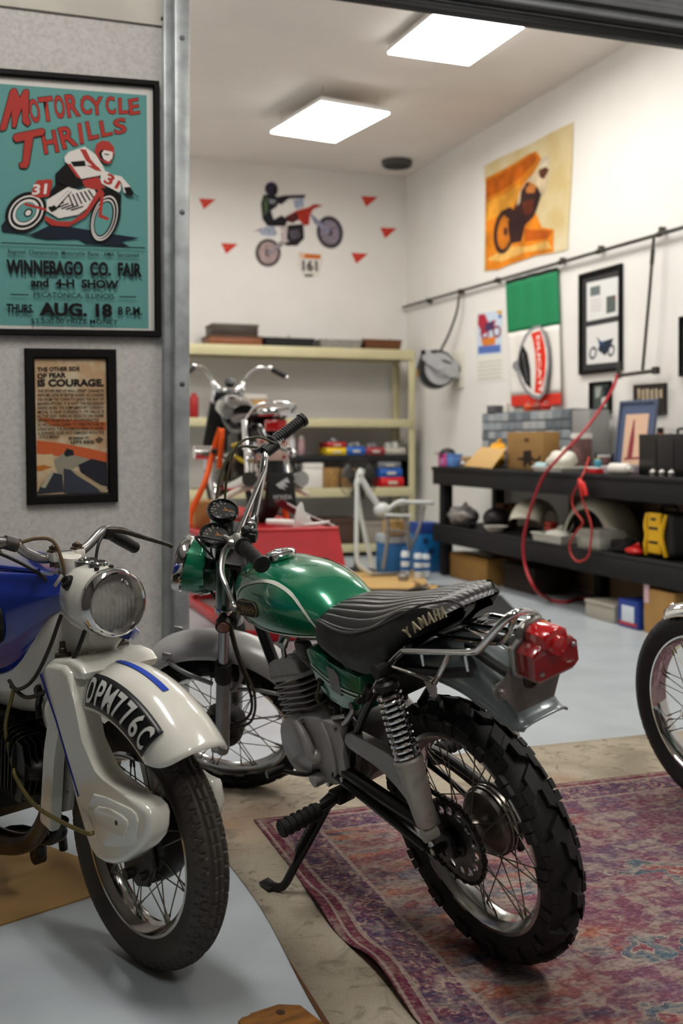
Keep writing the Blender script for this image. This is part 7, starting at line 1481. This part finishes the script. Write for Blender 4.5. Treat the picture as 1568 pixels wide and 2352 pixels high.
# hose reel
rc = at(1006, 847, 1, 9.55)
rl = thing('hose_reel', 'grey hose reel on a wall bracket right of the shelving', 'hose reel', rc); GRY = M('reel_grey', 'b4b6b8', .4, .2)
RM = axes((0, 0, 0), (1, 0, 0), (0, 0, 1), (0, -1, 0))
g = G(); g.lathe([(0, .05), (.03, .05), (.05, .045), (.150, .04), (.155, .045), (.155, .03), (.12, .02), (.11, -.08), (.195, -.09), (.195, -.105), (.19, -.1), (0, -.1)], RM, 44); g.done('drum', GRY, rl)
g = G(); g.lathe([(.115, .015), (.180, .012), (.186, -.03), (.180, -.075), (.115, -.078)], RM, 40); g.done('wound_hose', M('black_hose', '2a2a2c', .6), rl)
g = G(); g.prism([(-.22, .17), (-.15, .17), (.02, .09), (.20, .06), (.22, -.05), (.20, -.09), (.05, -.08), (-.05, -.06), (-.12, .03), (-.22, .10)], .058, .066, RM, bev=.002); g.lathe([(0, .085), (.025, .084), (.03, .066)], RM, 20); arm = g.done('guide_arm', GRY, rl)
g = G(); g.prism([(.03, .085), (.10, .06), (.12, .04), (.06, .05), (.0, .075)], .067, .069, RM); g.prism([(-.12, .03), (-.06, -.03), (.04, -.07), (.10, -.08), (.0, -.05)], .067, .069, RM); g.box((.2, .0, .068), (.02, .06, .003), 0, RM); g.done('cut_outs', M('reel_dark', '3a3c40', .5), arm)
wx_ = XR - rc.x
g = G(); g.box(((wx_ + .17) / 2, .02, -.06), (wx_ - .17, .16, .02), 0, bev=.003); g.box((wx_ - .012, .02, .0), (.022, .22, .36), 0, bev=.004); g.done('wall_bracket', M('bracket_cream', 'd8d4c4', .5), rl)
g = G(); g.cyl((-.21, -.066, .15), (-.17, -.066, .15), .022, n=14); g.tube([(-.20, -.07, .14), (-.23, -.08, .05), (-.25, -.08, -.02)], .009, 8, sm=3); g.done('hose_end', RUBBER, rl)
g = G(); g.cyl((-.25, -.08, -.02), (-.255, -.08, -.09), .012, n=10); g.done('brass_coupling', GOLD, rl)
HRED = M('red_hose', 'a8202c', .4)
def hose(label, pts, r, m, sm=8, cat='hose', name='air_hose'):
    g = G(); g.tube(pts, r, 10, sm=sm); return tag(g.done(name, m, None, smooth=60), label, cat)
P_ = [at(1418, 862, 0, 4.44), at(1400, 905, 0, 4.30), at(1345, 985, 0, 4.05), at(1275, 1060, 0, 3.84), at(1245, 1100, 0, 3.80), at(1218, 1170, 0, 3.78), at(1202, 1240, 0, 3.77), at(1206, 1300, 0, 3.77), at(1228, 1352, 0, 3.77)]
P_ += [at(1260, 1376, 2, .012), at(1300, 1383, 2, .006), at(1335, 1374, 2, .004), V(4.3, 6.6, .004)]
hose('red air hose sagging from the wall manifold in front of the bench', P_, .011, HRED)
P_ = [at(1352, 1050, 0, 4.0), at(1345, 1075, 0, 3.90), at(1336, 1095, 0, 3.84), at(1326, 1115, 0, 3.835), at(1314, 1142, 0, 3.835), at(1318, 1170, 0, 3.835), at(1338, 1200, 0, 3.835), at(1322, 1222, 0, 3.835), at(1308, 1250, 0, 3.83), at(1312, 1275, 0, 3.83), at(1328, 1290, 0, 3.83), at(1350, 1278, 0, 3.83), at(1356, 1245, 0, 3.832), at(1358, 1210, 0, 3.835), at(1350, 1180, 0, 3.838), at(1338, 1150, 0, 3.838), at(1332, 1120, 0, 3.838)]
lo = hose('thin red coiled lead looped over the front edge of the bench', P_, .007, PL('lead_red', 'b02a24'), 6, 'lead', 'coiled_lead')
t = thing('clamp', 'red and black spring clamp at the bench front edge', 'clamp', at(1336, 1118, 0, 3.82)); g = G(); g.tube([(0, .03, .05), (0, .0, .0), (0, -.01, -.06)], [.014, .02, .014], 10, sm=3); g.tube([(-.005, -.02, .03), (-.005, -.045, -.02), (-.005, -.06, -.055)], [.012, .016, .012], 10, sm=3); g.done('red_handle', PL('lead_bright', 'd8201c'), t)
g = G(); g.tube([(.005, .03, -.01), (.005, .02, -.05)], .012, 8); g.sph((-.01, -.048, -.03), (.012, .012, .012)); g.done('jaw', BLACK, t)
# ================================================================ rugs, boards and things on the floor
def rug_mat(name, kind):
    m = bpy.data.materials.new(name); m.use_nodes = True; nt = m.node_tree; b = nt.nodes['Principled BSDF']; b.inputs['Roughness'].default_value = .95; b.inputs['Specular IOR Level'].default_value = .1
    N = lambda t, **k: [setattr(n_, a, v) for n_ in [nt.nodes.new(t)] for a, v in k.items()] and n_ if False else nt.nodes.new(t)
    Lk = nt.links.new
    tc = N('ShaderNodeTexCoord'); co = tc.outputs['Object']
    def noise(sc, det=4, scale=None, dist=0):
        n = N('ShaderNodeTexNoise'); n.inputs['Scale'].default_value = sc; n.inputs['Detail'].default_value = det; n.inputs['Distortion'].default_value = dist
        if scale:
            mp = N('ShaderNodeMapping'); mp.inputs['Scale'].default_value = scale; Lk(co, mp.inputs['Vector']); Lk(mp.outputs['Vector'], n.inputs['Vector'])
        else: Lk(co, n.inputs['Vector'])
        return n.outputs['Fac']
    def ramp(f, stops, interp='LINEAR'):
        r = N('ShaderNodeValToRGB'); cr = r.color_ramp; cr.interpolation = interp
        while len(cr.elements) < len(stops): cr.elements.new(.5)
        for e, (p, c) in zip(cr.elements, stops): e.position = p; e.color = (*lin(c), 1)
        Lk(f, r.inputs['Fac']); return r.outputs['Color']
    def val(f, lo, hi, a=0, bb=1):
        r = N('ShaderNodeMapRange'); r.inputs['From Min'].default_value = lo; r.inputs['From Max'].default_value = hi; r.inputs['To Min'].default_value = a; r.inputs['To Max'].default_value = bb; Lk(f, r.inputs['Value']); return r.outputs['Result']
    def mix(f, a, bb):
        x = N('ShaderNodeMix'); x.data_type = 'RGBA'; Lk(f, x.inputs['Factor']); Lk(a, x.inputs['A']); Lk(bb, x.inputs['B']); return x.outputs['Result']
    def mth(op, a, bb=None):
        x = N('ShaderNodeMath'); x.operation = op
        for i, q in enumerate((a, bb)):
            if q is None: continue
            if isinstance(q, (int, float)): x.inputs[i].default_value = q
            else: Lk(q, x.inputs[i])
        return x.outputs[0]
    def rgb(c): x = N('ShaderNodeRGB'); x.outputs[0].default_value = (*lin(c), 1); return x.outputs[0]
    sep = N('ShaderNodeSeparateXYZ'); Lk(co, sep.inputs[0]); X, Y_ = sep.outputs[0], sep.outputs[1]
    weave = noise(330, 2, (1, .35, 1)); worn = noise(26, 8, (1, .55, 1), .6)
    if kind == 'purple':
        # field: blotches of purple, magenta, blue and orange
        base = ramp(noise(9, 10, (.45, 1.6, 1), .6), [(0, '463a48'), (.38, '54424c'), (.45, '74474c'), (.52, '865250'), (.59, '70505a'), (.68, '5a4a54')])
        org = ramp(noise(6.5, 10, (.4, 1.8, 1), .8), [(.50, '000000'), (.58, 'ffffff')]); base = mix(mth('MULTIPLY', org, .7), base, rgb('a8623f'))
        blu = ramp(noise(7, 9, (.5, 1.6, 1), .9), [(.545, '000000'), (.60, 'ffffff')]); base = mix(mth('MULTIPLY', blu, .7), base, rgb('3f5a6a'))
        # lobed medallions around a centre line with outlined rings
        mx_ = mth('ABSOLUTE', mth('SUBTRACT', X, 1.05)); vor = N('ShaderNodeTexVoronoi'); vor.feature = 'F1'; vor.inputs['Scale'].default_value = 3.0; vor.inputs['Randomness'].default_value = .55
        cb = N('ShaderNodeCombineXYZ'); wob = mth('MULTIPLY', noise(7, 5), .55); Lk(mth('ADD', mx_, wob), cb.inputs[0]); Lk(mth('ADD', mth('MULTIPLY', Y_, 1.5), wob), cb.inputs[1]); Lk(cb.outputs[0], vor.inputs['Vector'])
        d = vor.outputs['Distance']
        med = ramp(d, [(0, 'a8988a'), (.04, 'a8988a'), (.05, '86444e'), (.12, '86444e'), (.14, 'a39488'), (.165, '47626f'), (.29, '405c6c'), (.31, 'a39488'), (.33, '74465a'), (.6, '664860')], 'CONSTANT')
        far = val(X, .22, .5); medm = mth('MULTIPLY', far, val(noise(3, 5), .30, .44)); base = mix(mth('MULTIPLY', medm, .8), base, med)
        # worn cream patches, mottled
        cr = ramp(noise(15, 12, (.8, 1.3, 1), .7), [(.53, '000000'), (.58, 'ffffff')]); base = mix(mth('MULTIPLY', cr, .6), base, rgb('9c8d80'))
        # borders: distance from the left and far edges
        eL = X; eF = mth('SUBTRACT', 3.03, Y_); e = mth('MINIMUM', eL, eF)
        bord = ramp(noise(30, 6, None, 2), [(.42, '3a2848'), (.50, '54385c'), (.56, '7a3a48'), (.62, 'a89484')])
        inb = mth('LESS_THAN', e, .165); base = mix(mth('MULTIPLY', inb, .85), base, bord)
        red = mth('LESS_THAN', e, .038); base = mix(mth('MULTIPLY', red, .9), base, rgb('6a2236'))
        for c0, wd in ((.045, .006), (.160, .006), (.012, .004)):
            l_ = mth('LESS_THAN', mth('ABSOLUTE', mth('SUBTRACT', e, c0)), wd); base = mix(mth('MULTIPLY', l_, .85), base, rgb('a08c80'))
        base = mix(val(weave, .35, .65, 0, .25), base, rgb('3a3238')); base = mix(val(worn, .48, .66, 0, .5), base, rgb('988b80')); gr_ = noise(120, 4, (.6, 1, 1)); base = mix(val(gr_, .5, .7, 0, .35), base, rgb('a39a90')); base = mix(val(gr_, .5, .3, 0, .5), base, rgb('33303a'))
    else:
        base = ramp(noise(2.6, 10, None, .5), [(.30, '8c8272'), (.45, 'a59a88'), (.55, 'aea493'), (.68, 'a38a76')])
        base = mix(ramp(noise(13, 8, None, 1.5), [(.54, '000000'), (.70, 'ffffff')]), base, rgb('7d7466'))
        ln = N('ShaderNodeTexVoronoi'); ln.feature = 'DISTANCE_TO_EDGE'; ln.inputs['Scale'].default_value = 7; Lk(co, ln.inputs['Vector'])
        base = mix(mth('MULTIPLY', mth('LESS_THAN', ln.outputs['Distance'], .018), val(noise(6, 3), .5, .65, 0, .3)), base, rgb('5d5a50'))
        base = mix(val(weave, .35, .65, 0, .25), base, rgb('6e6050'))
        ed = mth('LESS_THAN', X, .009); base = mix(ed, base, rgb('6a4a34'))
    Lk(base, b.inputs['Base Color'])
    p = N('ShaderNodeBump'); p.inputs['Strength'].default_value = .35; p.inputs['Distance'].default_value = .003; Lk(weave, p.inputs['Height']); Lk(p.outputs['Normal'], b.inputs['Normal']); return m
# cream rug: flat, origin at its near left corner
g = G(); rows = []
X0, Y0, X1, Y1 = .672, .1, 4.2, 3.62
for i in range(41): rows.append([(X0 * 0 + (X1 - X0) * j / 40 + (.010 * math.sin(i * .5) if j == 0 else 0) + (.004 * i / 10 if j == 0 else 0), (Y1 - Y0) * i / 40, .0) for j in range(41)])
g.strip(rows); o = g.done('cream_rug', rug_mat('cream_rug_pile', 'cream'), None, Matrix.Translation((X0, Y0, ZF + .0045)), smooth=60); md = o.modifiers.new('s', 'SOLIDIFY'); md.thickness = .004
tag(o, 'faded cream rug lying under the purple patterned rug', 'rug')
X0, Y0, X1, Y1 = .832, .15, 4.4, 3.18
g = G(); rows = []
NI, NJ = 220, 90
for i in range(NI + 1):
    v = (Y1 - Y0) * i / NI; yw = Y0 + v; r = []
    # ripples along the left edge; the edge lifts between the waves
    wv = .5 + .5 * math.sin((yw - .2) * 14.0 + .6 * math.sin(yw * 5)); am = max(0, min(1, (2.75 - yw) / .35))
    for j in range(NJ + 1):
        u = (X1 - X0) * (j / NJ) ** 1.6; f = math.exp(-(u / .10) ** 2); ex = .0 + (.012 * math.sin(yw * 9) + .018 * math.sin(yw * 4.2 + 1)) * f * am + (.05 * am * max(0, (2.3 - yw)) * f if yw < 2.3 else 0)
        r.append((u + ex, v, (.030 * wv * f * am) + .0035))
    rows.append(r)
g.strip(rows); o = g.done('patterned_rug', rug_mat('purple_rug_pile', 'purple'), None, Matrix.Translation((X0, Y0, ZF + .0045)), smooth=60); md = o.modifiers.new('s', 'SOLIDIFY'); md.thickness = .0032
tag(o, 'worn purple, red and blue patterned rug with a rippled left edge', 'rug')
# cardboard sheet under the white motorcycle
def flat(name, label, cat, pts, th, m, z=ZF):
    c = sum((V(p[0], p[1], 0) for p in pts), V(0, 0, 0)) / len(pts); c.z = z; g = G(); g.prism([(p[0] - c.x, p[1] - c.y) for p in pts], .0, th, None, bev=min(.001, th * .3), seg=1)
    return tag(g.done(name, m, None, Matrix.Translation(c)), label, cat)
flat('cardboard_sheet', 'brown cardboard sheet on the floor under the white motorcycle', 'cardboard', [(.238, 3.165), (.318, 3.04), (.338, 2.80), (.09, 2.69), (-.55, 2.40), (-.85, 2.95), (-.2, 3.3)], .005, M('flat_cardboard', 'a5814e', .75, var=.1, vs=4, bump=.1, bs=40))
# wood block at the bottom edge
t = thing('wood_block', 'short stained timber block at the bottom edge of the photo', 'wood block', Matrix.Translation((.588, 1.952, ZF)) @ Matrix.Diagonal((.86, 1, 1, 1)) @ Matrix.Rotation(math.radians(14), 4, 'Z')); WD = M('stained_timber', '8a5a24', .55, var=.5, vs=7, stretch=(1, 6, 1), bump=.2, bs=60)
g = G(); o2 = [(-.075, .10), (-.060, .108), (-.045, .101), (-.035, .112), (.035, .112), (.075, .085), (.085, -.20), (-.085, -.20)]; g.prism(o2, 0, .035, None, bev=.003); g.done('block', WD, t)
g = G(); g.cyl((.02, .08, .0352), (.02, .08, .0358), .010, n=14); g.done('knot', M('wood_knot', '3a2412', .6), t)
# plywood board, rubber mat and dismantled white frame
flat('plywood_board', 'pale plywood board on the floor under the white frame', 'board', [(3.12, 8.93), (2.95, 7.95), (3.28, 7.80), (3.55, 8.05), (3.86, 8.93)], .012, M('plywood', 'c9a468', .6, var=.1, vs=4), ZF + .0068)
flat('rubber_mat', 'black rubber mat with small parts behind the green motorcycle seat', 'mat', [(2.60, 8.1), (3.30, 7.98), (3.60, 8.05), (3.82, 7.3), (3.50, 6.42), (3.0, 6.05), (2.55, 7.0)], .006, M('black_mat', '25272a', .75, bump=.2, bs=60, var=.25, vs=10))
WF_ = M('white_frame_paint', 'd4d8d6', .35, coat=.3)
fr_ = thing('motorcycle_chassis', 'bare white motorcycle frame standing on the plywood board', 'frame', (3.35, 8.6, ZF + .012)); FO = Matrix.Translation(-V(fr_.location))
def fp(pts, r, name, sm=4, m=WF_):
    g = G(); g.tube(pts, r, 12, sm=sm); g.xf(FO); return g.done(name, m, fr_)
Yf = 8.6
g = G(); g.cyl((3.15, Yf, .80), (3.19, Yf, .92), .030, n=18); g.xf(FO); fp([(3.15, Yf + .0, .885), (3.18, Yf, .875)], .036, 'head_cup', 1); g.done('head_tube', WF_, fr_)
fp([(3.17, Yf, .86), (3.27, Yf, .70), (3.36, Yf, .58)], .026, 'backbone', 4)
g = G(); g.sph((3.37, Yf, .575), (.075, .05, .06)); g.xf(FO); g.done('gusset', WF_, fr_)
fp([(3.145, Yf, .80), (3.135, Yf - .02, .55), (3.13, Yf - .03, .22), (3.15, Yf - .03, .12), (3.21, Yf - .03, .07), (3.26, Yf - .02, .04)], .019, 'down_tube')
fp([(3.155, Yf + .05, .80), (3.20, Yf + .10, .60), (3.27, Yf + .12, .32), (3.33, Yf + .12, .08)], .019, 'down_tube')
fp([(3.40, Yf, .555), (3.50, Yf - .05, .64), (3.62, Yf - .05, .635), (3.80, Yf - .05, .63)], .018, 'seat_rail'); fp([(3.42, Yf + .05, .555), (3.55, Yf + .1, .61), (3.72, Yf + .12, .625), (3.84, Yf + .12, .62)], .018, 'seat_rail'); fp([(3.80, Yf - .05, .63), (3.85, Yf + .03, .62), (3.84, Yf + .12, .62)], .018, 'rear_loop')
fp([(3.42, Yf, .55), (3.40, Yf - .04, .30), (3.36, Yf - .05, .08)], .016, 'seat_post', m=M('raw_grey_tube', '8c8986', .4, .4)); fp([(3.56, Yf - .03, .53), (3.60, Yf - .04, .30), (3.58, Yf, .06)], .016, 'rear_post', m=M('raw_grey_tube')); fp([(3.40, Yf - .04, .40), (3.60, Yf - .04, .38)], .013, 'cross_tube', 1, M('raw_grey_tube')); fp([(3.76, Yf, .60), (3.70, Yf - .02, .40), (3.62, Yf, .22)], .014, 'strut', 3, M('raw_grey_tube')); fp([(3.26, Yf - .02, .034), (3.42, Yf - .03, .03), (3.6, Yf, .03)], .015, 'lower_rail', 2, M('raw_grey_tube')); fp([(3.38, Yf - .04, .53), (3.62, Yf - .05, .52)], .014, 'upper_cross_tube', 1)
block('carton', 'small tan cardboard box resting inside the white frame', 'box', (3.53, 8.71, ZF + .362), (.17, .12, .12), M('pale_card'), tape=TAPE, rz=.1)
block('stool', 'blue and white step stool under the tan box behind the white frame', 'stool', (3.55, 8.79, ZF + .0195), (.24, .22, .34), M('stool_blue', '2a68a4', .5), lid=M('stool_white', 'b4bcc4', .5))
for k, (x, y, lab, h) in enumerate(((3.50, 8.40, 'left', .26), (3.60, 8.36, 'middle', .24), (3.695, 8.42, 'right', .22))):
    t = can('bottle', 'blue and white plastic bottle, the %s one of three by the frame' % lab, 'bottle', (x, y, ZF + .0195), .036, h, PL('bottle_white', 'cfd6da'), PL('cap_blue', '1f5a9c'), 'bottles under the white frame')
    for q in (.25, .55): g = G(); g.cyl((0, 0, h * q), (0, 0, h * (q + .13)), .0366, n=20); g.done('blue_label', PL('cap_blue'), t)
t = lump('frame_stand', 'low grey stand on the plywood beside the white frame foot', 'stand', (3.42, 8.25, ZF + .0195), (.05, .05, .06), M('raw_grey_tube'))
for k, (x, y, a, lab) in enumerate(((3.35, 7.75, .3, 'grey lever lying on the rubber mat'), (3.5, 7.58, 1.2, 'dark linkage part lying on the rubber mat'), (3.62, 7.42, .1, 'small bracket at the right corner of the rubber mat'))):
    t = thing('loose_part', lab, 'loose part', Matrix.Translation((x, y, ZF + .006)) @ Matrix.Rotation(a, 4, 'Z')); g = G(); g.tube([(-.12, 0, .012), (0, .015, .014), (.10, -.01, .02)], [.010, .014, .012], 10, sm=3); g.done('bar', STEEL if k == 0 else DARK, t); g = G(); g.cyl((.10, -.01, .0), (.10, -.01, .034), .024, n=14); g.done('eye', DARK, t)
for k, (x, y, lab) in enumerate(((3.38, 7.93, 'tan wooden chock on the plywood edge'), (3.44, 7.70, 'small tan wooden offcut on the rubber mat'))):
    t = thing('wood_offcut', lab, 'wood offcut', Matrix.Translation((x, y, ZF + .012)) @ Matrix.Rotation(.5 + k, 4, 'Z')); g = G(); g.prism([(-.05, 0), (.05, 0), (.045, .035), (-.02, .04)], -.03, .03, axes((0, 0, 0), (1, 0, 0), (0, 0, 1), (0, -1, 0)), bev=.003); g.done('block', M('pale_card'), t); g = G(); g.box((0, 0, .04), (.03, .03, .006), 0, bev=.002); g.done('pad', RUBBER, t)
